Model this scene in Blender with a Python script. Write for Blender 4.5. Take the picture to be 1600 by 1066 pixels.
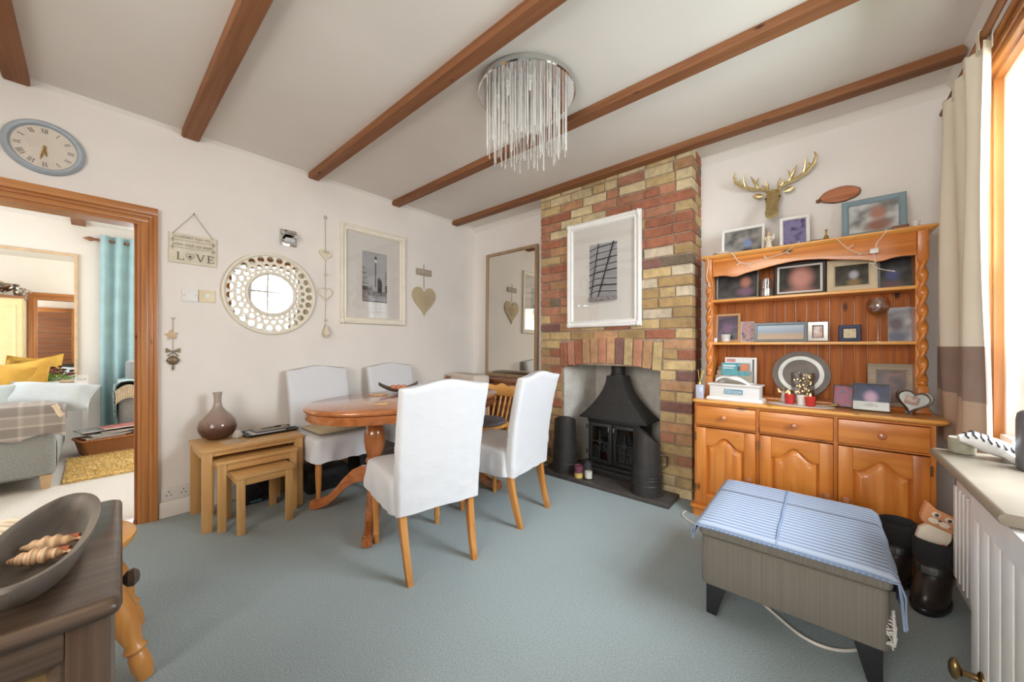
import bpy, bmesh, math, random
from mathutils import Vector, Matrix, noise, Euler
R = math.radians
PI = math.pi
scene = bpy.context.scene
for o in list(bpy.data.objects):
    bpy.data.objects.remove(o)
C = scene.collection

# ------------------------------------------------------------------ camera
cam_d = bpy.data.cameras.new('camera')
cam = bpy.data.objects.new('camera', cam_d)
C.objects.link(cam)
cam.location = (3.276, 0.0, 1.13)
cam.rotation_euler = (R(90), 0, R(40.7))
cam_d.sensor_fit = 'HORIZONTAL'
cam_d.sensor_width = 36
cam_d.lens = 564 / 1600 * 36
cam_d.shift_y = 7 / 1600
cam_d.clip_start = 0.02
scene.camera = cam

# ------------------------------------------------------------------ world and light
w = bpy.data.worlds.new('sky')
scene.world = w
w.use_nodes = True
bg = w.node_tree.nodes['Background']
bg.inputs['Color'].default_value = (0.86, 0.93, 1.0, 1)
bg.inputs['Strength'].default_value = 1.5

def area(name, loc, rot, sx, sy, power, col):
    d = bpy.data.lights.new(name, 'AREA')
    d.shape = 'RECTANGLE'
    d.size = sx
    d.size_y = sy
    d.energy = power
    d.color = col
    o = bpy.data.objects.new(name, d)
    o.location = loc
    o.rotation_euler = rot
    C.objects.link(o)
    return o
# daylight entering the window beside the camera and the far lounge window; the other two are added fill
area('daylight_window', (5.0, 1.95, 2.5), (R(90), 0, R(90)), 2.6, 2.4, 285, (0.85, 0.925, 1.0))
area('fill_behind_camera', (2.85, -2.0, 1.65), (R(90), 0, 0), 1.8, 1.5, 46, (1.0, 0.935, 0.865))  # warm fill added behind the camera to brighten the far wall
area('daylight_lounge_window', (-3.72, 1.05, 1.55), (R(90), 0, R(-90)), 1.1, 1.5, 75, (0.95, 0.97, 1.0))
area('fill_lounge_side', (-1.8, -2.45, 1.3), (R(90), 0, 0), 2.4, 1.9, 45, (0.97, 0.98, 1.0))  # fill added at the unseen lounge side to brighten that room
vs = scene.view_settings
vs.view_transform = 'Standard'
vs.look = 'None'
vs.gamma = 1
vs.exposure = 1.03
vs.use_curve_mapping = False
scene.cycles.max_bounces = 10
scene.cycles.diffuse_bounces = 6
scene.cycles.transparent_max_bounces = 24
scene.cycles.sample_clamp_indirect = 6
scene.cycles.caustics_reflective = False
scene.cycles.caustics_refractive = False

# ------------------------------------------------------------------ materials
MATS = {}
def lin(c):
    def f(v):
        v /= 255
        return v / 12.92 if v <= 0.04045 else ((v + 0.055) / 1.055) ** 2.4
    return (f(c[0]), f(c[1]), f(c[2]), 1)
def newmat(name):
    m = bpy.data.materials.new(name)
    m.use_nodes = True
    MATS[name] = m
    nt = m.node_tree
    return m, nt, nt.nodes['Principled BSDF']
def nd(nt, t, **k):
    n = nt.nodes.new(t)
    for a, b in k.items():
        setattr(n, a, b)
    return n
def coords(nt, scale=(1, 1, 1), kind='Object', rot=(0, 0, 0)):
    tc = nd(nt, 'ShaderNodeTexCoord')
    mp = nd(nt, 'ShaderNodeMapping')
    mp.inputs['Scale'].default_value = scale
    mp.inputs['Rotation'].default_value = rot
    nt.links.new(tc.outputs[kind], mp.inputs['Vector'])
    return mp.outputs['Vector']
def noise_tex(nt, vec, scale, detail=4, rough=0.55, dist=0.0):
    n = nd(nt, 'ShaderNodeTexNoise')
    n.inputs['Scale'].default_value = scale
    n.inputs['Detail'].default_value = detail
    n.inputs['Roughness'].default_value = rough
    n.inputs['Distortion'].default_value = dist
    nt.links.new(vec, n.inputs['Vector'])
    return n.outputs['Fac']
def ramp(nt, fac, stops, interp='LINEAR'):
    r = nd(nt, 'ShaderNodeValToRGB')
    r.color_ramp.interpolation = interp
    e = r.color_ramp.elements
    while len(e) < len(stops):
        e.new(0.5)
    for i, (p, c) in enumerate(stops):
        e[i].position = p
        e[i].color = lin(c)
    nt.links.new(fac, r.inputs['Fac'])
    return r.outputs['Color']
def bump(nt, p, fac, strength, dist=0.01):
    b = nd(nt, 'ShaderNodeBump')
    b.inputs['Strength'].default_value = strength
    b.inputs['Distance'].default_value = dist
    nt.links.new(fac, b.inputs['Height'])
    nt.links.new(b.outputs['Normal'], p.inputs['Normal'])
def plain(name, col, rough=0.5, metal=0.0, var=0.06, scale=12, bmp=0.0, bscale=150, coat=0.0, kind='Object', spec=0.5):
    m, nt, p = newmat(name)
    v = coords(nt, kind=kind)
    f = noise_tex(nt, v, scale, 3)
    lo = tuple(max(0, c * (1 - var)) for c in col)
    hi = tuple(min(255, c * (1 + var)) for c in col)
    nt.links.new(ramp(nt, f, [(0.3, lo), (0.7, hi)]), p.inputs['Base Color'])
    p.inputs['Roughness'].default_value = rough
    p.inputs['Metallic'].default_value = metal
    p.inputs['Coat Weight'].default_value = coat
    p.inputs['Specular IOR Level'].default_value = spec
    if bmp:
        bump(nt, p, noise_tex(nt, v, bscale, 4), bmp, 0.004)
    return m
def wood(name, dark, mid, light, axis='z', rough=0.35, knots=0.0, coat=0.15, fine=26, spec=0.5):
    m, nt, p = newmat(name)
    lo = 0.9
    s = {'x': (lo, fine, fine), 'y': (fine, lo, fine), 'z': (fine, fine, lo)}[axis]
    v = coords(nt, s)
    f = noise_tex(nt, v, 1.0, 5, 0.6, 0.6)
    col = ramp(nt, f, [(0.28, dark), (0.5, mid), (0.74, light)])
    if knots:
        s2 = {'x': (3.4, 8.5, 8.5), 'y': (8.5, 3.4, 8.5), 'z': (8.5, 8.5, 3.4)}[axis]
        v2 = coords(nt, s2)
        vo = nd(nt, 'ShaderNodeTexVoronoi')
        vo.inputs['Scale'].default_value = 1.0
        vo.inputs['Randomness'].default_value = 1.0
        nt.links.new(v2, vo.inputs['Vector'])
        kd = tuple(c * 0.42 for c in dark)
        kr = nd(nt, 'ShaderNodeValToRGB')
        kr.color_ramp.elements[0].position = knots * 0.45
        kr.color_ramp.elements[0].color = (1, 1, 1, 1)
        kr.color_ramp.elements[1].position = knots
        kr.color_ramp.elements[1].color = (0, 0, 0, 1)
        nt.links.new(vo.outputs['Distance'], kr.inputs['Fac'])
        mx = nd(nt, 'ShaderNodeMix', data_type='RGBA')
        nt.links.new(kr.outputs['Color'], mx.inputs['Factor'])
        nt.links.new(col, mx.inputs['A'])
        mx.inputs['B'].default_value = lin(kd)
        col = mx.outputs['Result']
    nt.links.new(col, p.inputs['Base Color'])
    p.inputs['Roughness'].default_value = rough
    p.inputs['Coat Weight'].default_value = coat
    p.inputs['Coat Roughness'].default_value = 0.2
    p.inputs['Specular IOR Level'].default_value = spec
    bump(nt, p, f, 0.06, 0.002)
    return m
def glass(name, tint=(255, 255, 255), refl=0.1):
    m, nt, p = newmat(name)
    out = nt.nodes['Material Output']
    tr = nd(nt, 'ShaderNodeBsdfTransparent')
    tr.inputs['Color'].default_value = lin(tint)
    gl = nd(nt, 'ShaderNodeBsdfGlossy')
    gl.inputs['Roughness'].default_value = 0.02
    lw = nd(nt, 'ShaderNodeLayerWeight')
    lw.inputs['Blend'].default_value = 0.5
    pw = nd(nt, 'ShaderNodeMath', operation='POWER')
    pw.inputs[1].default_value = 4.0
    nt.links.new(lw.outputs['Facing'], pw.inputs[0])
    ml = nd(nt, 'ShaderNodeMath', operation='MULTIPLY_ADD')
    ml.inputs[1].default_value = 0.6
    ml.inputs[2].default_value = 0.03 + refl * 0.1
    nt.links.new(pw.outputs[0], ml.inputs[0])
    mx = nd(nt, 'ShaderNodeMixShader')
    nt.links.new(ml.outputs[0], mx.inputs['Fac'])
    nt.links.new(tr.outputs[0], mx.inputs[1])
    nt.links.new(gl.outputs[0], mx.inputs[2])
    nt.links.new(mx.outputs[0], out.inputs['Surface'])
    return m
def mirror(name, col=(235, 238, 236)):
    m, nt, p = newmat(name)
    p.inputs['Base Color'].default_value = lin(col)
    p.inputs['Metallic'].default_value = 1
    p.inputs['Roughness'].default_value = 0.01
    return m
def emit(name, col, s):
    m, nt, p = newmat(name)
    p.inputs['Base Color'].default_value = lin(col)
    p.inputs['Emission Color'].default_value = lin(col)
    p.inputs['Emission Strength'].default_value = s
    return m
def photo(name, cols, scale=9, rough=0.25, seed=0):
    m, nt, p = newmat(name)
    tc = nd(nt, 'ShaderNodeTexCoord')
    mp = nd(nt, 'ShaderNodeMapping')
    mp.inputs['Location'].default_value = (seed * 3.7, seed * 1.3, seed * 5.1)
    nt.links.new(tc.outputs['Object'], mp.inputs['Vector'])
    f = noise_tex(nt, mp.outputs['Vector'], scale, 1.5, 0.4)
    n = len(cols)
    st = [(0.3 + 0.4 * i / (n - 1), c) for i, c in enumerate(cols)]
    nt.links.new(ramp(nt, f, st, 'EASE'), p.inputs['Base Color'])
    p.inputs['Roughness'].default_value = rough
    return m
def portrait(name, bgc, face, cx, cz, r, cloth=None):
    """a blurred head-and-shoulders print: soft blobs in the print's own plane"""
    m, nt, p = newmat(name)
    tc = nd(nt, 'ShaderNodeTexCoord')
    def blob(x, z, rx, rz):
        mp = nd(nt, 'ShaderNodeMapping')
        mp.vector_type = 'TEXTURE'
        mp.inputs['Location'].default_value = (x, 0, z)
        mp.inputs['Scale'].default_value = (rx, 50, rz)
        nt.links.new(tc.outputs['Object'], mp.inputs['Vector'])
        g = nd(nt, 'ShaderNodeTexGradient', gradient_type='SPHERICAL')
        nt.links.new(mp.outputs['Vector'], g.inputs['Vector'])
        r_ = nd(nt, 'ShaderNodeValToRGB')
        r_.color_ramp.elements[0].position = 0.0
        r_.color_ramp.elements[1].position = 0.75
        r_.color_ramp.interpolation = 'EASE'
        nt.links.new(g.outputs['Fac'], r_.inputs['Fac'])
        return r_.outputs['Color']
    nz = noise_tex(nt, tc.outputs['Object'], 14, 1)
    col = ramp(nt, nz, [(0.35, bgc), (0.65, tuple(c * 0.62 for c in bgc))])
    layers = [(blob(cx, cz, r, r * 1.25), face)]
    if cloth:
        layers.insert(0, (blob(cx, cz - r * 1.5, r * 1.6, r * 1.1), cloth))
    for f, c in layers:
        mx = nd(nt, 'ShaderNodeMix', data_type='RGBA')
        nt.links.new(f, mx.inputs['Factor'])
        nt.links.new(col, mx.inputs['A'])
        mx.inputs['B'].default_value = lin(c)
        col = mx.outputs['Result']
    nt.links.new(col, p.inputs['Base Color'])
    p.inputs['Roughness'].default_value = 0.25
    return m
def stripes(name, cols, axis, scale, rough=0.9, bmp=0.0, dist=0.0):
    m, nt, p = newmat(name)
    v = coords(nt)
    wv = nd(nt, 'ShaderNodeTexWave', wave_type='BANDS', bands_direction=axis)
    wv.inputs['Scale'].default_value = scale
    wv.inputs['Distortion'].default_value = dist
    nt.links.new(v, wv.inputs['Vector'])
    n = len(cols)
    col = ramp(nt, wv.outputs['Fac'], [(0.1 + 0.8 * i / (n - 1), c) for i, c in enumerate(cols)])
    nt.links.new(col, p.inputs['Base Color'])
    p.inputs['Roughness'].default_value = rough
    if bmp:
        bump(nt, p, wv.outputs['Fac'], bmp, 0.003)
    return m

PL = dict(kind='Object')
plain('wall_paint', (231, 224, 216), 0.9, var=0.012, scale=3, bmp=0.05, bscale=60)
plain('wall_paint_lifted', (242, 237, 232), 0.9, var=0.01, scale=3, bmp=0.05, bscale=60)  # wall paint lightened to make up for light missing on the far wall
plain('ceiling_paint', (229, 224, 217), 0.9, var=0.012, scale=2, bmp=0.12, bscale=45)
plain('lounge_paint', (228, 222, 214), 0.9, var=0.012, scale=2)
plain('white_gloss', (236, 236, 234), 0.35, var=0.015)
plain('sill_paint', (142, 131, 115), 0.45, var=0.03, scale=6)
plain('white_plastic', (226, 222, 216), 0.35, var=0.01)
plain('cream_plastic', (222, 206, 170), 0.35, var=0.02)
plain('socket_slot', (40, 38, 36), 0.6)
# carpet
m, nt, p = newmat('carpet')
v = coords(nt)
f1 = noise_tex(nt, v, 190, 4, 0.8)
f2 = noise_tex(nt, v, 2.2, 3)
c1 = ramp(nt, f1, [(0.28, (124, 137, 139)), (0.5, (174, 188, 190)), (0.72, (216, 226, 227))])
c2 = ramp(nt, f2, [(0.3, (158, 172, 173)), (0.7, (172, 186, 187))])
mx = nd(nt, 'ShaderNodeMix', data_type='RGBA')
mx.inputs['Factor'].default_value = 0.2
nt.links.new(c1, mx.inputs['A']); nt.links.new(c2, mx.inputs['B'])
nt.links.new(mx.outputs['Result'], p.inputs['Base Color'])
p.inputs['Roughness'].default_value = 1
p.inputs['Specular IOR Level'].default_value = 0.1
bump(nt, p, f1, 0.8, 0.008)
plain('lounge_carpet', (196, 190, 182), 1.0, var=0.08, scale=160, bmp=0.4, bscale=200)
plain('rug_pile', (206, 176, 112), 1.0, var=0.22, scale=60, bmp=0.9, bscale=90)
for a in 'xyz':
    wood('beam_' + a, (112, 70, 44), (138, 90, 58), (156, 108, 74), a, 0.6, 0.10, 0.0, 18, 0.3)
    wood('door_pine_' + a, (150, 92, 42), (178, 114, 58), (198, 136, 76), a, 0.35, 0.09, 0.2, 24)
    wood('pine_' + a, (176, 98, 34), (205, 124, 50), (222, 148, 70), a, 0.3, 0.13, 0.3, 20)
    wood('pine_light_' + a, (214, 142, 62), (230, 164, 84), (240, 184, 108), a, 0.28, 0.08, 0.3, 20)
    wood('oak_' + a, (190, 142, 84), (208, 162, 102), (222, 180, 122), a, 0.4, 0.0, 0.1, 22)
    wood('table_wood_' + a, (150, 84, 40), (182, 108, 56), (202, 130, 76), a, 0.14, 0.06, 0.9, 16)
    wood('leg_wood_' + a, (176, 112, 50), (198, 134, 66), (212, 152, 84), a, 0.35, 0.0, 0.2, 20)
    wood('dark_oak_' + a, (60, 45, 35), (86, 69, 56), (116, 96, 78), a, 0.34, 0.0, 0.3, 44)
    wood('brown_wood_' + a, (116, 70, 44), (140, 90, 60), (158, 108, 76), a, 0.4, 0.0, 0.1, 22)
wood('pine_back', (150, 78, 26), (182, 102, 38), (202, 124, 54), 'z', 0.5, 0.15, 0.0, 20, 0.25)
wood('chest_panel', (92, 72, 40), (128, 102, 60), (150, 124, 78), 'y', 0.35, 0.0, 0.3, 60)
wood('bowl_wood', (80, 73, 66), (106, 98, 89), (134, 123, 112), 'x', 0.6, 0.0, 0.0, 14)
wood('grey_wood', (142, 130, 112), (164, 152, 132), (182, 170, 150), 'x', 0.6, 0.0, 0.0, 30)
wood('mirror_frame_wood', (150, 122, 92), (172, 142, 110), (190, 162, 130), 'z', 0.45, 0.0, 0.1, 24)
plain('slate', (74, 68, 64), 0.5, var=0.12, scale=20, bmp=0.2, bscale=60)
plain('mortar', (162, 142, 122), 1.0, var=0.12, scale=30, bmp=0.5, bscale=80)
plain('fire_plaster', (206, 200, 190), 0.9, var=0.05, scale=12, bmp=0.6, bscale=18)
for nm, col in (('red', (164, 104, 78)), ('red2', (178, 124, 97)), ('orange', (186, 142, 104)), ('yellow', (198, 170, 122)),
                ('buff', (208, 188, 148)), ('ochre', (176, 144, 98)), ('purple', (132, 94, 84)), ('pale', (206, 188, 162)), ('sooty', (128, 110, 90))):
    m, nt, p = newmat('brick_' + nm)
    tc = nd(nt, 'ShaderNodeTexCoord')
    oi = nd(nt, 'ShaderNodeObjectInfo')
    ad = nd(nt, 'ShaderNodeVectorMath', operation='ADD')
    nt.links.new(tc.outputs['Object'], ad.inputs[0]); nt.links.new(oi.outputs['Location'], ad.inputs[1])
    f = noise_tex(nt, ad.outputs[0], 22, 5, 0.65)
    f3 = noise_tex(nt, ad.outputs[0], 5, 2)
    a = ramp(nt, f, [(0.25, tuple(c * 0.72 for c in col)), (0.5, col), (0.78, tuple(min(255, c * 1.14) for c in col))])
    b = ramp(nt, f3, [(0.35, tuple(c * 0.8 for c in col)), (0.65, tuple(min(255, c * 1.1) for c in col))])
    mx = nd(nt, 'ShaderNodeMix', data_type='RGBA')
    mx.inputs['Factor'].default_value = 0.4
    nt.links.new(a, mx.inputs['A']); nt.links.new(b, mx.inputs['B'])
    hs = nd(nt, 'ShaderNodeHueSaturation')
    mr = nd(nt, 'ShaderNodeMapRange')
    mr.inputs['To Min'].default_value = 0.86; mr.inputs['To Max'].default_value = 1.1
    nt.links.new(oi.outputs['Random'], mr.inputs['Value']); nt.links.new(mr.outputs['Result'], hs.inputs['Value'])
    nt.links.new(mx.outputs['Result'], hs.inputs['Color'])
    nt.links.new(hs.outputs['Color'], p.inputs['Base Color'])
    p.inputs['Roughness'].default_value = 0.95
    bump(nt, p, noise_tex(nt, ad.outputs[0], 60, 5, 0.7), 0.8, 0.006)
m, nt, p = newmat('slip_white')
v = coords(nt)
p.inputs['Base Color'].default_value = lin((216, 216, 218)); p.inputs['Roughness'].default_value = 0.95
v2 = coords(nt, (1, 1, 2.4))
bump(nt, p, noise_tex(nt, v2, 14, 3, 0.5, 0.6), 0.07, 0.02)
plain('frame_cream', (232, 224, 206), 0.45, var=0.02)
plain('frame_white', (234, 231, 226), 0.4, var=0.015)
plain('mount_card', (228, 222, 214), 0.85, var=0.006)
plain('print_grey', (176, 178, 180), 0.4, var=0.04, scale=6)
plain('print_mid', (128, 122, 120), 0.4, var=0.2, scale=40)
plain('print_dark', (56, 50, 52), 0.4, var=0.2, scale=30)
plain('print_green', (150, 170, 150), 0.4, var=0.1, scale=40)
plain('clock_blue', (166, 175, 182), 0.45, var=0.03)
plain('clock_face', (224, 212, 196), 0.6, var=0.02)
plain('numeral', (88, 80, 74), 0.6)
plain('brass', (198, 160, 84), 0.28, 1.0, var=0.08)
plain('gold', (216, 194, 142), 0.34, 0.85, var=0.06, scale=30)
plain('antique_brass', (150, 124, 84), 0.3, 1.0, var=0.1)
plain('chrome', (214, 214, 214), 0.08, 1.0, var=0.02)
plain('silver', (160, 156, 150), 0.3, 1.0, var=0.05)
plain('pewter', (150, 150, 146), 0.42, 0.9, var=0.08)
plain('black_iron', (46, 44, 43), 0.55, 0.3, var=0.1, scale=30, bmp=0.1, bscale=200)
plain('hod_metal', (66, 62, 60), 0.42, 0.5, var=0.08)
plain('soot', (26, 25, 25), 0.9, var=0.1)
plain('black_plastic', (30, 30, 32), 0.35, var=0.05)
plain('black_leather', (36, 34, 34), 0.38, var=0.12, scale=30, bmp=0.2, bscale=120)
plain('black_felt', (40, 39, 40), 0.95, var=0.1, scale=80, bmp=0.3, bscale=200)
plain('boot_leather', (46, 36, 33), 0.32, var=0.2, scale=14, bmp=0.1, bscale=90)
plain('hessian', (190, 172, 140), 0.95, var=0.06, scale=120, bmp=0.3, bscale=300)
plain('linen', (214, 202, 188), 0.95, var=0.04, scale=120, bmp=0.2, bscale=300)
plain('cream_paint', (220, 208, 184), 0.6, var=0.04)
plain('sign_board', (216, 206, 184), 0.75, var=0.04, scale=14)
plain('sign_ink', (120, 112, 100), 0.8)
plain('star_wood', (206, 176, 140), 0.7, var=0.06)
plain('wire_bronze', (128, 110, 84), 0.45, 0.6, var=0.1)
plain('string', (150, 134, 110), 0.9)
wood('ottoman_fabric', (112, 106, 98), (124, 118, 109), (136, 130, 120), 'z', 0.95, 0.0, 0.0, 330, 0.1)
plain('ottoman_lining', (206, 202, 196), 0.95, var=0.06)
plain('black_wood', (34, 34, 38), 0.45, var=0.05)
plain('curtain_cream', (234, 224, 204), 0.85, var=0.012, scale=5, bmp=0.08, bscale=300)
plain('curtain_taupe', (150, 128, 116), 0.5, var=0.05, scale=8)
plain('curtain_beige', (196, 168, 144), 0.6, var=0.03, scale=8)
plain('teal_cloth', (156, 186, 190), 0.9, var=0.04, scale=6)
plain('sofa_grey', (146, 150, 150), 0.95, var=0.1, scale=120, bmp=0.3, bscale=260)
plain('mustard', (204, 160, 70), 0.9, var=0.06, scale=8, bmp=0.2, bscale=200)
plain('pale_blue_cloth', (186, 200, 206), 0.9, var=0.03, scale=6)
plain('ice_blue_cloth', (196, 206, 214), 0.9, var=0.03, scale=6)
plain('fringe_cream', (222, 206, 182), 0.95, var=0.06)
plain('wicker', (160, 104, 62), 0.7, var=0.25, scale=60, bmp=0.6, bscale=80)
plain('magazine_pink', (190, 120, 118), 0.4, var=0.3, scale=20)
plain('magazine_grey', (130, 132, 136), 0.4, var=0.3, scale=20)
plain('magazine_dark', (60, 64, 72), 0.4, var=0.3, scale=20)
plain('paper', (236, 234, 232), 0.7, var=0.01)
plain('leaf', (120, 150, 70), 0.6, var=0.15)
plain('petal', (110, 52, 46), 0.6, var=0.2, scale=40)
plain('red_wax', (196, 50, 44), 0.45, var=0.06)
plain('white_wax', (236, 230, 220), 0.45, var=0.02)
plain('plum_wax', (112, 60, 78), 0.45, var=0.05)
plain('straw', (206, 178, 100), 0.7, var=0.12, scale=60)
plain('frosted', (206, 204, 198), 0.3, var=0.06, scale=40)
plain('terracotta_print', (198, 126, 92), 0.6, var=0.1)
plain('cat_orange', (216, 150, 104), 0.55, var=0.04)
plain('cat_white', (236, 224, 204), 0.55, var=0.02)
plain('ladybird', (214, 78, 84), 0.5, var=0.05)
plain('shell_tan', (200, 164, 124), 0.55, var=0.16, scale=40)
plain('shell_rust', (170, 92, 60), 0.5, var=0.16, scale=40)
plain('cable_white', (222, 216, 206), 0.5)
plain('cable_black', (34, 34, 36), 0.5)
plain('stone_coaster', (176, 162, 146), 0.6, var=0.1, scale=40)
plain('navy', (38, 52, 84), 0.5, var=0.05)
plain('frame_blue_grey', (130, 152, 162), 0.5, var=0.04)
plain('frame_grey_blue', (126, 138, 146), 0.45, var=0.05)
plain('frame_black', (38, 34, 34), 0.4)
plain('frame_tan', (188, 150, 104), 0.5, var=0.06)
plain('frame_sand', (216, 200, 168), 0.5, var=0.03)
plain('bark', (126, 92, 72), 0.9, var=0.2, scale=40, bmp=0.5)
plain('tiger_white', (232, 230, 228), 0.9, var=0.02)
plain('tiger_stripe', (52, 52, 58), 0.9)
plain('pot_glaze', (156, 152, 132), 0.5, var=0.12, scale=30)
plain('dark_grey_plastic', (110, 112, 120), 0.4, var=0.03)
plain('teal_print', (70, 150, 160), 0.4, var=0.12, scale=30)
plain('blue_plaque', (96, 148, 172), 0.5, var=0.1, scale=60)
plain('diffuser_glass', (178, 184, 200), 0.2, var=0.02)
wood('knob_wood', (160, 92, 54), (184, 116, 76), (196, 132, 92), 'z', 0.25, 0.0, 0.4, 20)
plain('smoked_mirror', (62, 55, 50), 0.35, 0.5, var=0.15)
plain('bowl_silver', (200, 196, 188), 0.12, 1.0, var=0.05)
plain('cupboard_cream', (226, 208, 160), 0.5, var=0.02)
plain('cushion_grey', (104, 104, 108), 0.95, var=0.06, scale=60)
plain('garden_green', (120, 150, 90), 0.9, var=0.3, scale=2)
glass('window_glass', (254, 255, 255), 0.08)
glass('clear_glass', (254, 254, 254), 0.25)
glass('stove_glass', (190, 184, 176), 0.25)
glass('thin_glass', (246, 246, 246), 0.9)
m, nt, p = newmat('crystal')
tr = nd(nt, 'ShaderNodeBsdfTransparent'); mxs = nd(nt, 'ShaderNodeMixShader')
p.inputs['Base Color'].default_value = lin((236, 234, 230)); p.inputs['Roughness'].default_value = 0.08
mxs.inputs['Fac'].default_value = 0.34
nt.links.new(tr.outputs[0], mxs.inputs[1]); nt.links.new(p.outputs[0], mxs.inputs[2])
nt.links.new(mxs.outputs[0], nt.nodes['Material Output'].inputs['Surface'])
mirror('mirror_glass')
mirror('mirror_warm', (226, 222, 212))
emit('fairy_bulb', (255, 206, 124), 2.6)
emit('tea_flame', (255, 190, 100), 4.0)
stripes('throw_stripe', [(122, 138, 166), (152, 166, 188), (166, 178, 198), (172, 183, 202)], 'Y', 11, 0.95, 0.4)
stripes('throw_hem', [(120, 138, 166), (140, 156, 182)], 'X', 20, 0.95, 0.3)
stripes('basket_weave', [(120, 72, 38), (170, 112, 66), (190, 132, 82)], 'Z', 24, 0.7, 0.8, 2.0)
stripes('shell_band', [(206, 170, 130), (180, 120, 84), (214, 190, 150)], 'X', 30, 0.5, 0.2, 1.0)
stripes('blue_throw', [(120, 150, 164), (168, 192, 196), (212, 212, 200), (168, 192, 198)], 'Z', 3.2, 0.95)
stripes('box_boards', [(206, 206, 204), (236, 236, 234)], 'Z', 30, 0.6, 0.2)
# glazed vase: two glazes meeting at the belly
m, nt, p = newmat('vase_glaze')
tc = nd(nt, 'ShaderNodeTexCoord'); sx = nd(nt, 'ShaderNodeSeparateXYZ')
nt.links.new(tc.outputs['Object'], sx.inputs[0])
nz = noise_tex(nt, tc.outputs['Object'], 22, 3)
ma = nd(nt, 'ShaderNodeMath', operation='MULTIPLY_ADD')
ma.inputs[1].default_value = 0.05
nt.links.new(nz, ma.inputs[0]); nt.links.new(sx.outputs['Z'], ma.inputs[2])
nt.links.new(ramp(nt, ma.outputs[0], [(0.0, (70, 44, 36)), (0.10, (92, 62, 52)), (0.16, (150, 128, 116)), (0.30, (172, 158, 146))]), p.inputs['Base Color'])
p.inputs['Roughness'].default_value = 0.12
# plaid throw on the lounge sofa
m, nt, p = newmat('plaid')
v = coords(nt)
w1 = nd(nt, 'ShaderNodeTexWave', bands_direction='Y'); w1.inputs['Scale'].default_value = 1.5
w2 = nd(nt, 'ShaderNodeTexWave', bands_direction='Z'); w2.inputs['Scale'].default_value = 2.0
nt.links.new(v, w1.inputs['Vector']); nt.links.new(v, w2.inputs['Vector'])
a = ramp(nt, w1.outputs['Fac'], [(0.3, (150, 144, 142)), (0.5, (196, 190, 186)), (0.8, (160, 154, 152))])
b = ramp(nt, w2.outputs['Fac'], [(0.3, (132, 126, 126)), (0.5, (204, 198, 194)), (0.8, (158, 152, 150))])
mx = nd(nt, 'ShaderNodeMix', data_type='RGBA'); mx.inputs['Factor'].default_value = 0.5
nt.links.new(a, mx.inputs['A']); nt.links.new(b, mx.inputs['B'])
nt.links.new(mx.outputs['Result'], p.inputs['Base Color']); p.inputs['Roughness'].default_value = 0.95

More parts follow.
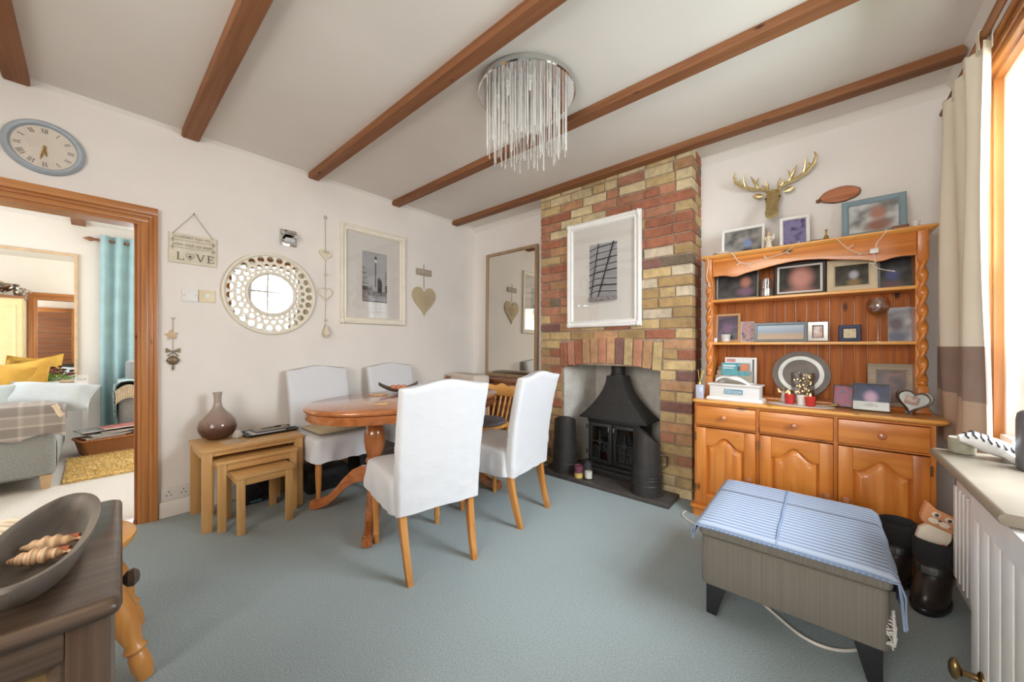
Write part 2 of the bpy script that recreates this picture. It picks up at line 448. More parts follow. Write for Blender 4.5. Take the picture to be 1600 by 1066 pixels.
# ------------------------------------------------------------------ mesh building
class MB:
    def __init__(s):
        s.v = []; s.f = []; s.m = []; s.T = Matrix(); s.slot = 0
    def add(s, vs, fs):
        n = len(s.v)
        T = s.T
        s.v += [tuple(T @ Vector(q)) for q in vs]
        s.f += [tuple(i + n for i in q) for q in fs]
        s.m += [s.slot] * len(fs)
        return s
    def box(s, x0, y0, z0, x1, y1, z1):
        return s.add([(x0, y0, z0), (x1, y0, z0), (x1, y1, z0), (x0, y1, z0), (x0, y0, z1), (x1, y0, z1), (x1, y1, z1), (x0, y1, z1)],
                     [(0, 3, 2, 1), (4, 5, 6, 7), (0, 1, 5, 4), (1, 2, 6, 5), (2, 3, 7, 6), (3, 0, 4, 7)])
    def loft(s, rings, cap0=True, cap1=True, closed=False):
        n = len(rings[0]); vs = [q for r in rings for q in r]; fs = []
        k = len(rings)
        for i in range(k if closed else k - 1):
            a, b = i * n, ((i + 1) % k) * n
            for j in range(n):
                j2 = (j + 1) % n
                fs.append((a + j, a + j2, b + j2, b + j))
        if not closed:
            if cap0: fs.append(tuple(range(n - 1, -1, -1)))
            if cap1: fs.append(tuple(range((k - 1) * n, k * n)))
        return s.add(vs, fs)
    def lathe(s, prof, c=(0, 0, 0), seg=20, axis='z', cap0=True, cap1=True, ry=1.0):
        rings = []
        for r, z in prof:
            ring = []
            for j in range(seg):
                a = 2 * PI * j / seg
                x, y = r * math.cos(a), r * math.sin(a) * ry
                q = {'z': (x, y, z), 'x': (z, x, y), 'y': (y, z, x)}[axis]
                ring.append((c[0] + q[0], c[1] + q[1], c[2] + q[2]))
            rings.append(ring)
        return s.loft(rings, cap0, cap1)
    def tube(s, pts, r, seg=8, cap=True, closed=False):
        pts = [Vector(q) for q in pts]
        n = len(pts)
        rs = r if isinstance(r, (list, tuple)) else [r] * n
        rings = []
        up = None
        for i, q in enumerate(pts):
            if closed:
                d = pts[(i + 1) % n] - pts[i - 1]
            else:
                d = pts[min(i + 1, n - 1)] - pts[max(i - 1, 0)]
            d = d.normalized() if d.length > 1e-9 else Vector((0, 0, 1))
            if up is None:
                up = Vector((0, 0, 1)) if abs(d.z) < 0.9 else Vector((1, 0, 0))
            a = d.cross(up)
            if a.length < 1e-6:
                a = d.cross(Vector((0, 1, 0)))
            a.normalize()
            b = a.cross(d).normalized()
            up = b
            rings.append([tuple(q + (a * math.cos(2 * PI * j / seg) + b * math.sin(2 * PI * j / seg)) * rs[i]) for j in range(seg)])
        return s.loft(rings, cap, cap, closed)
    def prism(s, poly, d0, d1, plane='xz'):
        def P(a, b, d):
            return {'xz': (a, d, b), 'xy': (a, b, d), 'yz': (d, a, b)}[plane]
        n = len(poly)
        vs = [P(a, b, d0) for a, b in poly] + [P(a, b, d1) for a, b in poly]
        fs = [tuple(range(n)), tuple(range(2 * n - 1, n - 1, -1))]
        for i in range(n):
            j = (i + 1) % n
            fs.append((i, i + n, j + n, j))
        return s.add(vs, fs)
    def poly(s, pts):
        return s.add(pts, [tuple(range(len(pts)))])
    def rects(s, w, h, loops, cx=0.0, cz=0.0, cap_last=False):
        """mitred rectangular moulding in the xz plane: loops of (inset, y)"""
        vs = []; fs = []
        for ins, y in loops:
            x, z = w / 2 - ins, h / 2 - ins
            vs += [(cx - x, y, cz - z), (cx + x, y, cz - z), (cx + x, y, cz + z), (cx - x, y, cz + z)]
        for i in range(len(loops) - 1):
            for j in range(4):
                j2 = (j + 1) % 4
                fs.append((i * 4 + j, i * 4 + j2, i * 4 + 4 + j2, i * 4 + 4 + j))
        if cap_last:
            k = (len(loops) - 1) * 4
            fs.append((k, k + 1, k + 2, k + 3))
        return s.add(vs, fs)
    def build(s, name, mat, parent=None, bevel=0.0, seg=2, smooth=True, angle=38, label=None):
        me = bpy.data.meshes.new(name)
        me.from_pydata(s.v, [], s.f)
        ml = mat if isinstance(mat, (list, tuple)) else [mat]
        for q in ml:
            me.materials.append(MATS[q])
        if len(ml) > 1:
            me.polygons.foreach_set('material_index', s.m)
        bm = bmesh.new()
        bm.from_mesh(me)
        bmesh.ops.remove_doubles(bm, verts=bm.verts, dist=1e-6)
        bmesh.ops.recalc_face_normals(bm, faces=bm.faces)
        if bevel:
            ed = [e for e in bm.edges if len(e.link_faces) == 2 and e.calc_face_angle(0) > R(32)]
            bmesh.ops.bevel(bm, geom=ed, offset=bevel, segments=seg, profile=0.6, affect='EDGES', clamp_overlap=True)
        bm.to_mesh(me)
        bm.free()
        if smooth:
            me.polygons.foreach_set('use_smooth', [True] * len(me.polygons))
            me.set_sharp_from_angle(angle=R(angle))
        o = bpy.data.objects.new(name, me)
        C.objects.link(o)
        if parent:
            o.parent = parent
        if label:
            o['label'] = label
        return o
def tag(o, label, cat, group=None, kind=None):
    o['label'] = label
    o['category'] = cat
    if group: o['group'] = group
    if kind: o['kind'] = kind
    return o
def thing(name, label, cat, loc=(0, 0, 0), rz=0.0, group=None):
    o = bpy.data.objects.new(name, None)
    o.empty_display_size = 0.05
    C.objects.link(o)
    o.location = loc
    o.rotation_euler = (0, 0, rz)
    return tag(o, label, cat, group)
def struct(o):
    o['kind'] = 'structure'
    return o
def copy_tree(o, parent=None):
    c = o.copy()
    C.objects.link(c)
    if parent: c.parent = parent
    for ch in list(o.children):
        copy_tree(ch, c)
    return c
def rrs(hx, hy, r, nc=6, ns=14):
    """rounded rectangle outline with extra points along its sides"""
    out = []
    C4 = ((1, 1, 0), (-1, 1, 90), (-1, -1, 180), (1, -1, 270))
    for q in range(4):
        qx, qy, a0 = C4[q]
        for i in range(nc):
            a = R(a0 + 90 * i / (nc - 1))
            out.append((qx * (hx - r) + r * math.cos(a), qy * (hy - r) + r * math.sin(a)))
        nx, ny, b0 = C4[(q + 1) % 4]
        b = R(b0)
        p0 = out[-1]; p1 = (nx * (hx - r) + r * math.cos(b), ny * (hy - r) + r * math.sin(b))
        for i in range(1, ns):
            u = i / ns
            out.append((p0[0] + (p1[0] - p0[0]) * u, p0[1] + (p1[1] - p0[1]) * u))
    return out
def rrect(cx, cy, z, hx, hy, r, n=5):
    out = []
    r = min(r, hx, hy)
    for qx, qy, a0 in ((1, 1, 0), (-1, 1, 90), (-1, -1, 180), (1, -1, 270)):
        for i in range(n):
            a = R(a0 + 90 * i / (n - 1))
            out.append((cx + qx * (hx - r) + r * math.cos(a), cy + qy * (hy - r) + r * math.sin(a), z))
    return out
def smooth(pts, k=6):
    out = []
    P = [Vector(q) for q in pts]
    n = len(P)
    for i in range(n - 1):
        a, b, c_, d_ = P[max(i - 1, 0)], P[i], P[i + 1], P[min(i + 2, n - 1)]
        for j in range(k):
            t = j / k
            out.append(tuple(0.5 * (2 * b + (c_ - a) * t + (2 * a - 5 * b + 4 * c_ - d_) * t * t + (3 * b - a - 3 * c_ + d_) * t ** 3)))
    out.append(tuple(P[-1]))
    return out
def heart(wd, ht, n=28):
    pts = []
    for i in range(n):
        t = 2 * PI * i / n
        x = 16 * math.sin(t) ** 3
        y = 13 * math.cos(t) - 5 * math.cos(2 * t) - 2 * math.cos(3 * t) - math.cos(4 * t)
        pts.append((x / 32 * wd, (y - 12) / 29 * ht))     # top at about 0, point at -ht
    return pts
def wallgrid(name, plane, d0, d1, us, vs, holes, mat):
    """one welded wall slab with openings; plane 'yz' (slab in x) or 'xz' (slab in y)"""
    mb = MB()
    def P(a, b, d):
        return (d, a, b) if plane == 'yz' else (a, d, b)
    def solid(i, j):
        if i < 0 or j < 0 or i >= len(us) - 1 or j >= len(vs) - 1: return False
        a = (us[i] + us[i + 1]) / 2; b = (vs[j] + vs[j + 1]) / 2
        return not any(h[0] < a < h[1] and h[2] < b < h[3] for h in holes)
    for i in range(len(us) - 1):
        for j in range(len(vs) - 1):
            if not solid(i, j): continue
            a0, a1, b0, b1 = us[i], us[i + 1], vs[j], vs[j + 1]
            for d in (d0, d1):
                mb.poly([P(a0, b0, d), P(a1, b0, d), P(a1, b1, d), P(a0, b1, d)])
            if not solid(i - 1, j): mb.poly([P(a0, b0, d0), P(a0, b1, d0), P(a0, b1, d1), P(a0, b0, d1)])
            if not solid(i + 1, j): mb.poly([P(a1, b0, d0), P(a1, b1, d0), P(a1, b1, d1), P(a1, b0, d1)])
            if not solid(i, j - 1): mb.poly([P(a0, b0, d0), P(a1, b0, d0), P(a1, b0, d1), P(a0, b0, d1)])
            if not solid(i, j + 1): mb.poly([P(a0, b1, d0), P(a1, b1, d0), P(a1, b1, d1), P(a0, b1, d1)])
    return struct(mb.build(name, mat, smooth=False))
# ------------------------------------------------------------------ the room shell
CEIL = 2.58
struct(MB().box(-0.07, -1.75, -0.06, 3.83, 3.3, 0).build('floor', 'carpet', smooth=False))
struct(MB().box(-3.55, -2.3, -0.06, -0.07, 2.2, 0).build('floor_lounge', 'lounge_carpet', smooth=False))
struct(MB().box(-0.14, -1.75, CEIL, 4.03, 3.3, CEIL + 0.08).build('ceiling', 'ceiling_paint', smooth=False))
struct(MB().box(-3.55, -2.3, CEIL, -0.14, 2.2, CEIL + 0.08).build('ceiling_lounge', 'ceiling_paint', smooth=False))
D0, D1, DH = -0.62, 0.205, 1.915
wallgrid('wall_left', 'yz', -0.14, 0.0, [-2.3, D0, D1, 3.3], [0, DH, CEIL], [(D0, D1, 0, DH)], 'wall_paint')
WY0, WY1, WZ0, WZ1 = 1.38, 2.515, 0.735, 2.27
wallgrid('wall_right', 'yz', 3.83, 4.03, [-1.75, WY0, WY1, 3.3], [0, WZ0, WZ1, CEIL], [(WY0, WY1, WZ0, WZ1)], 'wall_paint')
OX0, OX1 = 1.445, 2.335
wallgrid('wall_far', 'xz', 3.1, 3.3, [0, OX0, OX1, 3.83], [0, 1.02, CEIL], [(OX0, OX1, 0, 1.02)], 'wall_paint_lifted')
wallgrid('wall_back', 'xz', -1.85, -1.75, [-0.14, 1.95, 3.75, 4.03], [0, 0.92, 2.35, CEIL], [(1.95, 3.75, 0.92, 2.35)], 'wall_paint')
wallgrid('wall_lounge_far', 'yz', -3.55, -3.4, [-2.3, 0.36, 1.7, 2.2], [0, 0.85, 2.25, CEIL], [(0.36, 1.7, 0.85, 2.25)], 'lounge_paint')
wallgrid('wall_lounge_side', 'xz', -2.3, -2.2, [-3.55, -2.9, -0.7, -0.14], [0, 0.5, 2.3, CEIL], [(-2.9, -0.7, 0.5, 2.3)], 'lounge_paint')
wallgrid('wall_lounge_right', 'xz', 2.1, 2.2, [-3.55, -0.14], [0, CEIL], [], 'lounge_paint')
# slim cornice beads
mb = MB(); mb.prism([(0, CEIL), (0.02, CEIL), (0, CEIL - 0.022)], -1.75, 3.1, 'xz'); struct(mb.build('trim_1', 'ceiling_paint', smooth=False))
mb = MB(); mb.prism([(3.1, CEIL), (3.075, CEIL), (3.1, CEIL - 0.06)], 2.56, 3.83, 'yz'); struct(mb.build('trim_2', 'ceiling_paint', smooth=False))
mb = MB(); mb.prism([(3.1, CEIL), (3.075, CEIL), (3.1, CEIL - 0.06)], 0, 1.21, 'yz'); struct(mb.build('trim_3', 'ceiling_paint', smooth=False))
mb = MB(); mb.prism([(3.83, CEIL), (3.79, CEIL), (3.83, CEIL - 0.06)], -1.75, 3.1, 'xz'); struct(mb.build('trim_4', 'ceiling_paint', smooth=False))
struct(MB().box(0, 0.28, 0, 0.014, 3.1, 0.105).build('baseboard_left', 'wall_paint', bevel=0.004))
struct(MB().box(0.0, 3.086, 0, 1.21, 3.1, 0.105).build('baseboard_far', 'wall_paint', bevel=0.004))
# ceiling beams
for i, (y0, y1) in enumerate(((-1.09, -1.0), (-0.31, -0.221), (0.392, 0.484), (1.182, 1.268), (1.96, 2.047), (2.733, 2.822))):
    y0, y1 = y0, min(y1, 2.826)
    mb = MB()
    pr = [(y0, CEIL), (y0, 2.545), (y0 + 0.006, 2.537), (y1 - 0.006, 2.537), (y1, 2.545), (y1, CEIL)]
    mb.prism(pr, 0.004, 3.80, 'yz')
    names = ['behind the camera', 'over the blue wall clock', 'second from the doorway above the wooden sign', 'next to the chandelier on the doorway side',
             'next to the chandelier on the fireplace side', 'touching the top of the brick chimney breast']
    b = mb.build('ceiling_beam', 'beam_x', smooth=False)
    tag(b, 'brown wooden ceiling beam ' + names[i], 'beam', 'ceiling beams of the dining room', 'structure')
# lounge beam
lb = MB().box(-3.38, -0.16, 2.545, -0.2, -0.05, CEIL).build('ceiling_beam', 'beam_x', smooth=False)
tag(lb, 'brown ceiling beam seen through the doorway in the lounge', 'beam', None, 'structure')
# doorway lining and architrave
d = struct(thing('door_1', 'open doorway to the lounge with pine lining', 'doorway')); del d['category']; del d['label']
for nm, face, out in (('architrave', 0.0, 1), ('architrave_lounge_side', -0.14, -1)):
    def side(name, fn, mt):
        mb = MB()
        for o0, o1, t in ((-0.004, 0.03, 0.013), (0.03, 0.05, 0.019), (0.05, 0.072, 0.027)):
            x0, x1 = sorted((face, face + out * t))
            fn(mb, x0, x1, o0, o1)
        mb.build(name, mt, d, bevel=0.003)
    side('casing_upright', lambda mb, a, b, o0, o1: mb.box(a, D1 + o0, 0, b, D1 + o1, DH + max(o0, 0)), 'door_pine_z')
    side('casing_upright', lambda mb, a, b, o0, o1: mb.box(a, D0 - o1, 0, b, D0 - o0, DH + max(o0, 0)), 'door_pine_z')
    side('casing_head', lambda mb, a, b, o0, o1: mb.box(a, D0 - o1, DH + max(o0, 0), b, D1 + o1, DH + o1 + (0.024 if o1 > 0.07 else 0)), 'door_pine_y')
MB().box(-0.14, D1 - 0.018, 0, 0, D1, DH).build('jamb', 'door_pine_z', d)
MB().box(-0.14, D0, 0, 0, D0 + 0.018, DH).build('jamb', 'door_pine_z', d)
MB().box(-0.14, D0 + 0.018, DH - 0.018, 0, D1 - 0.018, DH).build('lining_head', 'door_pine_y', d)
MB().box(-0.09, D1 - 0.03, 0, -0.05, D1 - 0.018, DH - 0.018).build('door_stop', 'door_pine_z', d)
for z in (0.25, 1.62):
    MB().box(-0.12, D1 - 0.0215, z, -0.09, D1 - 0.018, z + 0.09).build('hinge_plate', 'antique_brass', d)
mb = MB().box(-0.14, D0, 0, 0.0, D1 - 0.02, 0.008)
mb.build('threshold', 'brown_wood_y', d, bevel=0.002)
# lounge far window, plus windows added behind camera and at lounge side for fill
def glazing(name, plane, d_, u0, u1, v0, v1, cols, rows, bar=0.03, fr=0.06, t=0.04):
    r = bpy.data.objects.new(name, None); C.objects.link(r); r['kind'] = 'structure'
    def bx(a0, a1, b0, b1, tt=t):
        if plane == 'yz': return (d_ - tt / 2, a0, b0, d_ + tt / 2, a1, b1)
        return (a0, d_ - tt / 2, b0, a1, d_ + tt / 2, b1)
    for q in ((u0, u0 + fr, v0, v1), (u1 - fr, u1, v0, v1)):
        MB().box(*bx(*q)).build('frame_stile', 'white_gloss', r, bevel=0.004)
    for q in ((u0 + fr, u1 - fr, v0, v0 + fr), (u0 + fr, u1 - fr, v1 - fr, v1)):
        MB().box(*bx(*q)).build('frame_rail', 'white_gloss', r, bevel=0.004)
    pw = (u1 - u0 - 2 * fr) / cols; ph = (v1 - v0 - 2 * fr) / rows
    for i in range(1, cols):
        a = u0 + fr + pw * i
        MB().box(*bx(a - bar / 2, a + bar / 2, v0 + fr, v1 - fr, t * 0.8)).build('glazing_bar', 'white_gloss', r)
    for j in range(1, rows):
        b = v0 + fr + ph * j
        MB().box(*bx(u0 + fr, u1 - fr, b - bar / 2, b + bar / 2, t * 0.7)).build('glazing_bar', 'white_gloss', r)
    for i in range(cols):
        for j in range(rows):
            a, b = u0 + fr + pw * i, v0 + fr + ph * j
            MB().box(*bx(a, a + pw, b, b + ph, 0.004)).build('pane', 'window_glass', r, smooth=False)
    return r
glazing('added_window_back', 'xz', -1.8, 1.95, 3.75, 0.92, 2.35, 3, 2)  # unseen window added for the fill behind the camera
glazing('window_3', 'yz', -3.47, 0.36, 1.7, 0.85, 2.25, 3, 2)
glazing('added_window_lounge', 'xz', -2.25, -2.9, -0.7, 0.5, 2.3, 4, 2)  # unseen window added for the lounge side fill
# the sash window beside the camera
win = bpy.data.objects.new('window_1', None); C.objects.link(win); win['kind'] = 'structure'
for y0, y1 in ((WY0, WY0 + 0.03), (WY1 - 0.03, WY1)):
    MB().box(3.857, y0, WZ0, 3.99, y1, WZ1).build('frame_stile', 'white_gloss', win, bevel=0.004)
MB().box(3.857, WY0 + 0.03, WZ1 - 0.03, 3.99, WY1 - 0.03, WZ1).build('frame_rail', 'white_gloss', win, bevel=0.004)
MB().box(3.84, WY0 + 0.03, WZ0, 3.99, WY1 - 0.03, WZ0 + 0.025).build('window_sill', 'white_gloss', win, bevel=0.004)
def sash(x, z0, z1, mr):
    y0, y1 = WY0 + 0.03, WY1 - 0.03
    t = 0.035
    for a in ((y0, y0 + 0.05), (y1 - 0.05, y1)):
        MB().box(x, a[0], z0, x + t, a[1], z1).build('sash_stile', 'white_gloss', win, bevel=0.004)
    MB().box(x, y0 + 0.05, z0, x + t, y1 - 0.05, z0 + mr[0]).build('sash_rail', 'white_gloss', win, bevel=0.004)
    MB().box(x, y0 + 0.05, z1 - mr[1], x + t, y1 - 0.05, z1).build('sash_rail', 'white_gloss', win, bevel=0.004)
    a0, a1, b0, b1 = y0 + 0.05, y1 - 0.05, z0 + mr[0], z1 - mr[1]
    for i in range(1, 4):
        a = a0 + (a1 - a0) * i / 4
        MB().box(x + 0.006, a - 0.017, b0, x + t - 0.006, a + 0.017, b1).build('glazing_bar', 'white_gloss', win)
    b = (b0 + b1) / 2
    MB().box(x + 0.008, a0, b - 0.017, x + t - 0.008, a1, b + 0.017).build('glazing_bar', 'white_gloss', win)
    for i in range(4):
        for j in range(2):
            ya, yb = a0 + (a1 - a0) * i / 4, a0 + (a1 - a0) * (i + 1) / 4
            za, zb = (b0, b) if j == 0 else (b, b1)
            MB().box(x + t / 2 - 0.002, ya, za, x + t / 2 + 0.002, yb, zb).build('pane', 'window_glass', win, smooth=False)
sash(3.893, WZ0 + 0.025, 1.47, (0.07, 0.045))
sash(3.932, 1.425, WZ1 - 0.03, (0.045, 0.06))
# pine casing of that window
cs = bpy.data.objects.new('trim_5', None); C.objects.link(cs); cs['kind'] = 'structure'
for y0, y1 in ((WY1, WY1 + 0.085), (WY0 - 0.085, WY0)):
    mb = MB(); mb.box(3.806, y0, 0.72, 3.83, y1, WZ1 + 0.085)
    yy = y0 if y0 >= WY1 else y1 - 0.03
    mb2 = MB().box(3.796, y0 + 0.03, 0.72, 3.806, y0 + 0.05, WZ1 + 0.05)
    mb.build('casing_upright', 'door_pine_z', cs, bevel=0.004)
    mb2.build('casing_bead', 'door_pine_z', cs, bevel=0.003)
MB().box(3.806, WY0, WZ1, 3.83, WY1, WZ1 + 0.085).build('casing_head', 'door_pine_y', cs, bevel=0.004)
MB().box(3.796, WY0, WZ1 + 0.03, 3.806, WY1, WZ1 + 0.05).build('casing_bead', 'door_pine_y', cs, bevel=0.003)
MB().box(3.79, WY0 - 0.1, WZ1 + 0.085, 3.83, WY1 + 0.1, WZ1 + 0.1).build('casing_cap', 'door_pine_y', cs, bevel=0.003)
MB().box(3.83, WY1 - 0.008, WZ0, 3.857, WY1, WZ1).build('lining', 'door_pine_z', cs)
MB().box(3.83, WY0, WZ0, 3.857, WY0 + 0.008, WZ1).build('lining', 'door_pine_z', cs)
MB().box(3.83, WY0 + 0.008, WZ1 - 0.008, 3.857, WY1 - 0.008, WZ1).build('lining', 'door_pine_y', cs)
# louvred pine door behind the camera: only the lounge mirror shows it
dl = bpy.data.objects.new('door_2', None); C.objects.link(dl); dl['kind'] = 'structure'
for y0, y1 in ((-1.0, -0.92), (-0.33, -0.25)):
    MB().box(3.775, y0, 0, 3.81, y1, 2.02).build('door_stile', 'door_pine_z', dl, bevel=0.003)
for z0, z1 in ((0, 0.14), (1.92, 2.02)):
    MB().box(3.775, -0.92, z0, 3.81, -0.33, z1).build('door_rail', 'door_pine_y', dl, bevel=0.003)
for k in range(11):
    z = 0.15 + k * 0.161
    MB().box(3.785, -0.92, z, 3.803, -0.33, z + 0.15).build('door_slat', 'brown_wood_y', dl)

# ------------------------------------------------------------------ brick chimney breast
random.seed(7)
CX0, CX1, CY = 1.21, 2.56, 2.83
mb = MB()
chim = wallgrid('wall_chimney', 'xz', CY + 0.012, 3.1, [CX0 + 0.006, OX0 + 0.006, OX1 - 0.006, CX1 - 0.006], [0, 0.96, CEIL], [(OX0, OX1, 0, 0.96)], 'mortar')
BR = {}
def brick_mesh(L, dep, h=0.0685, v=0):
    key = (round(L, 4), round(dep, 4), round(h, 4), v)
    if key in BR: return BR[key]
    rr = random.Random(hash(key) & 0xffff)
    c = 0.004
    j = lambda s=0.0016: rr.uniform(-s, s)
    hx, hz = L / 2, h / 2
    f = [(-hx + c + j(), -0.0 + j(), -hz + c + j()), (hx - c + j(), j(), -hz + c + j()), (hx - c + j(), j(), hz - c + j()), (-hx + c + j(), j(), hz - c + j())]
    e = [(-hx + j(.001), c, -hz + j(.001)), (hx + j(.001), c, -hz + j(.001)), (hx + j(.001), c, hz + j(.001)), (-hx + j(.001), c, hz + j(.001))]
    b = [(-hx, dep, -hz), (hx, dep, -hz), (hx, dep, hz), (-hx, dep, hz)]
    vs = f + e + b
    fs = [(0, 1, 2, 3)]
    for k in (0, 4):
        for i in range(4):
            i2 = (i + 1) % 4
            fs.append((k + i, k + 4 + i, k + 4 + i2, k + i2))
    me = bpy.data.meshes.new('brick')
    me.from_pydata(vs, [], fs)
    me.materials.append(MATS['brick_red'])
    BR[key] = me
    return me
def pick(pairs):
    t = random.random() * sum(w for _, w in pairs)
    for n, w_ in pairs:
        t -= w_
        if t <= 0: return n
    return pairs[-1][0]
def tone(x, z):
    u = (x - CX0) / (CX1 - CX0)
    if z > 2.36: return pick([('yellow', 4), ('buff', 4), ('orange', 1), ('red2', 1)])
    if z > 2.12: return pick([('red', 4), ('red2', 3), ('buff', 3), ('yellow', 2), ('orange', 1), ('sooty', 0.4)]) if u < 0.62 else pick([('red', 4), ('red2', 4), ('yellow', 1.5), ('buff', 1)])
    if z > 1.3:
        if u < 0.3: return pick([('red', 5), ('red2', 4), ('orange', 2), ('sooty', 0.9), ('yellow', 0.8)])
        if z > 1.85: return pick([('red', 5), ('red2', 3), ('ochre', 1.2), ('purple', 0.5)])
        return pick([('yellow', 3), ('ochre', 2.5), ('orange', 2), ('red2', 1.5), ('purple', 0.4), ('pale', 1.2), ('sooty', 0.6)])
    if z > 0.93: return pick([('orange', 2), ('yellow', 3), ('ochre', 2), ('red', 2), ('purple', 0.8)])
    if u < 0.5:
        return pick([('red', 4), ('red2', 3), ('orange', 2), ('ochre', 1.5)]) if z > 0.55 else pick([('ochre', 3), ('yellow', 3), ('orange', 2), ('sooty', 1)])
    return pick([('yellow', 4), ('buff', 3), ('ochre', 2.5), ('purple', 0.5), ('red2', 0.9), ('orange', 0.8)])
def put_brick(me, loc, tn, rot=(0, 0, 0)):
    o = bpy.data.objects.new('brick', me)
    C.objects.link(o)
    o.parent = chim
    o.location = loc
    o.rotation_euler = rot
    s = o.material_slots[0]
    s.link = 'OBJECT'
    s.material = MATS['brick_' + tn]
    return o
PITCH = 0.0785
Hb = 0.102; St = 0.215; J = 0.0105
nb = 0
for row in range(33):
    z = 0.04 + row * PITCH
    if z > 2.56: break
    spans = [(CX0, CX1)]
    if z < 0.94: spans = [(CX0, OX0), (OX1, CX1)]
    elif z < 1.175: spans = [(CX0, 1.423), (2.357, CX1)]
    for (a, b) in spans:
        x = a
        first = True
        while x < b - 0.03:
            rem = b - x
            if rem < 0.26 and rem > 0.2: L = rem if (row % 2 == 0) else (rem - J) / 2
            elif rem <= 0.2: L = rem
            else:
                if first and row % 2: L = Hb
                else: L = Hb if random.random() < 0.16 else St + random.uniform(-0.008, 0.006)
                if rem - L - J < 0.06: L = rem
                if rem - L - J > 0 and rem - L - J < 0.085: L = rem - Hb - J
            first = False
            dep = 0.1
            if x + L > CX1 - 0.02: dep = 0.1 if row % 2 == 0 else 0.168
            hh = 0.0685 + random.uniform(-0.002, 0.001)
            me = brick_mesh(round(L, 3), dep, 0.068, random.randrange(3) if L > 0.2 else 0)
            put_brick(me, (x + L / 2, CY + random.uniform(-0.003, 0.003), z), tone(x + L / 2, z), (random.uniform(-.01, .01), random.uniform(-0.006, 0.006), random.uniform(-.008, .008)))
            x += L + J
    # return face towards the dresser
    y0 = CY + (0.1 if row % 2 == 0 else 0.168) + J
    Lr = 3.097 - y0
    tn = pick([('red', 3), ('red2', 3), ('yellow', 2), ('sooty', 1)]) if z > 1.2 else pick([('yellow', 3), ('sooty', 2), ('purple', 2), ('red', 2)])
    put_brick(brick_mesh(round(Lr, 3), 0.1, 0.068), (CX1 + random.uniform(-.002, .002), y0 + Lr / 2, z), tn, (0, 0, R(90)))
# soldier arch over the opening
tn = ['red', 'red2', 'red', 'orange', 'orange', 'red2', 'orange', 'purple', 'yellow', 'red2', 'orange', 'yellow']
n = len(tn)
for i in range(n):
    t = (i + 0.5) / n
    x = 1.43 + t * 0.92
    bow = 0.05 * (1 - (2 * t - 1) ** 2)
    put_brick(brick_mesh(0.066, 0.11, 0.218), (x, CY - 0.003 + random.uniform(-.003, .003), 0.932 + bow + 0.109 - 0.004), tn[i], (0, (t - 0.5) * 0.16 + random.uniform(-.015, .015), 0))
# recess
mb = MB()
mb.poly([(OX0, 2.85, 0), (OX0 + 0.13, 3.25, 0), (OX0 + 0.13, 3.25, 1.05), (OX0, 2.85, 1.05)])
mb.poly([(OX0 + 0.13, 3.25, 0), (OX1 - 0.05, 3.25, 0), (OX1 - 0.05, 3.25, 1.05), (OX0 + 0.13, 3.25, 1.05)])
mb.poly([(OX1 - 0.05, 3.25, 0), (OX1, 2.85, 0), (OX1, 2.85, 1.05), (OX1 - 0.05, 3.25, 1.05)])
struct(mb.build('wall_fireplace_recess', 'fire_plaster', smooth=False))
struct(MB().box(OX0, 2.93, 0.99, OX1, 3.29, 1.04).build('ceiling_fireplace_recess', 'soot', smooth=False))
h = MB().box(1.36, 2.585, 0, 2.475, 3.25, 0.032).build('hearth_slab', 'slate', bevel=0.004)
tag(h, 'dark slate hearth slab under the stove', 'hearth', None, 'structure')
# ------------------------------------------------------------------ window shelf, radiator, cupboard door
sh = MB()
prof = [(0, -0.016), (0.004, -0.006), (0.012, 0), (0.24, 0), (0.24, -0.03), (0.012, -0.03), (0.004, -0.026)]
sh.T = Matrix.Translation((3.59, 0, 0.735))
sh.prism([(a, b) for a, b in prof], 1.40, 2.125, 'xz')
s = sh.build('window_shelf', 'sill_paint', bevel=0.003)
tag(s, 'taupe painted window shelf above the white radiator', 'shelf')
r = thing('radiator', 'white panel radiator under the window shelf', 'radiator', (3.69, 2.0, 0))
mb = MB()
mb.box(0, -0.3, 0.15, 0.012, 0.3, 0.6)
mb.build('panel', 'white_gloss', r, bevel=0.004)
for k in range(12):
    y = -0.28 + k * 0.05
    MB().box(-0.008, y, 0.19, 0.0, y + 0.03, 0.56).build('flute', 'white_gloss', r, bevel=0.004)
MB().box(0.012, -0.3, 0.17, 0.09, 0.3, 0.58).build('convector', 'white_gloss', r)
MB().box(0.09, -0.2, 0.3, 0.138, -0.16, 0.42).box(0.09, 0.16, 0.3, 0.138, 0.2, 0.42).build('wall_bracket', 'white_gloss', r)
c = thing('cupboard_door', 'white grooved cupboard door with an oval brass knob', 'cupboard door', (3.61, 1.70, 0))
mb = MB()
# panel with routed grooves: strips between the grooves stand proud
mb.box(0.006, -0.95, 0.0, 0.03, 0, 0.70)
mb.build('panel', 'white_gloss', c)
MB().box(0, -0.95, 0.625, 0.006, 0, 0.70).build('top_rail', 'white_gloss', c)
edges = [0.0] + [-(0.066 + 0.083 * k) for k in range(11)]
for k in range(11):
    a, b = edges[k], edges[k + 1]
    MB().box(0, b + 0.005, 0.0, 0.006, a - (0.005 if k else 0), 0.625).build('board', 'white_gloss', c, bevel=0.002)
kn = MB().lathe([(0.019, 0), (0.019, -0.004), (0.009, -0.01), (0.008, -0.032), (0.012, -0.038)], (0, -0.105, 0.21), 14, 'x')
kn.build('knob_stem', 'antique_brass', c)
kb = MB(); kb.T = Matrix.Translation((-0.05, -0.105, 0.214)) @ Matrix.Diagonal((0.5, 0.72, 1.15, 1))
kb.lathe([(0.001, -0.026), (0.014, -0.022), (0.023, -0.010), (0.025, 0.002), (0.021, 0.014), (0.011, 0.023), (0.001, 0.026)], seg=16)
kb.build('knob', 'antique_brass', c)
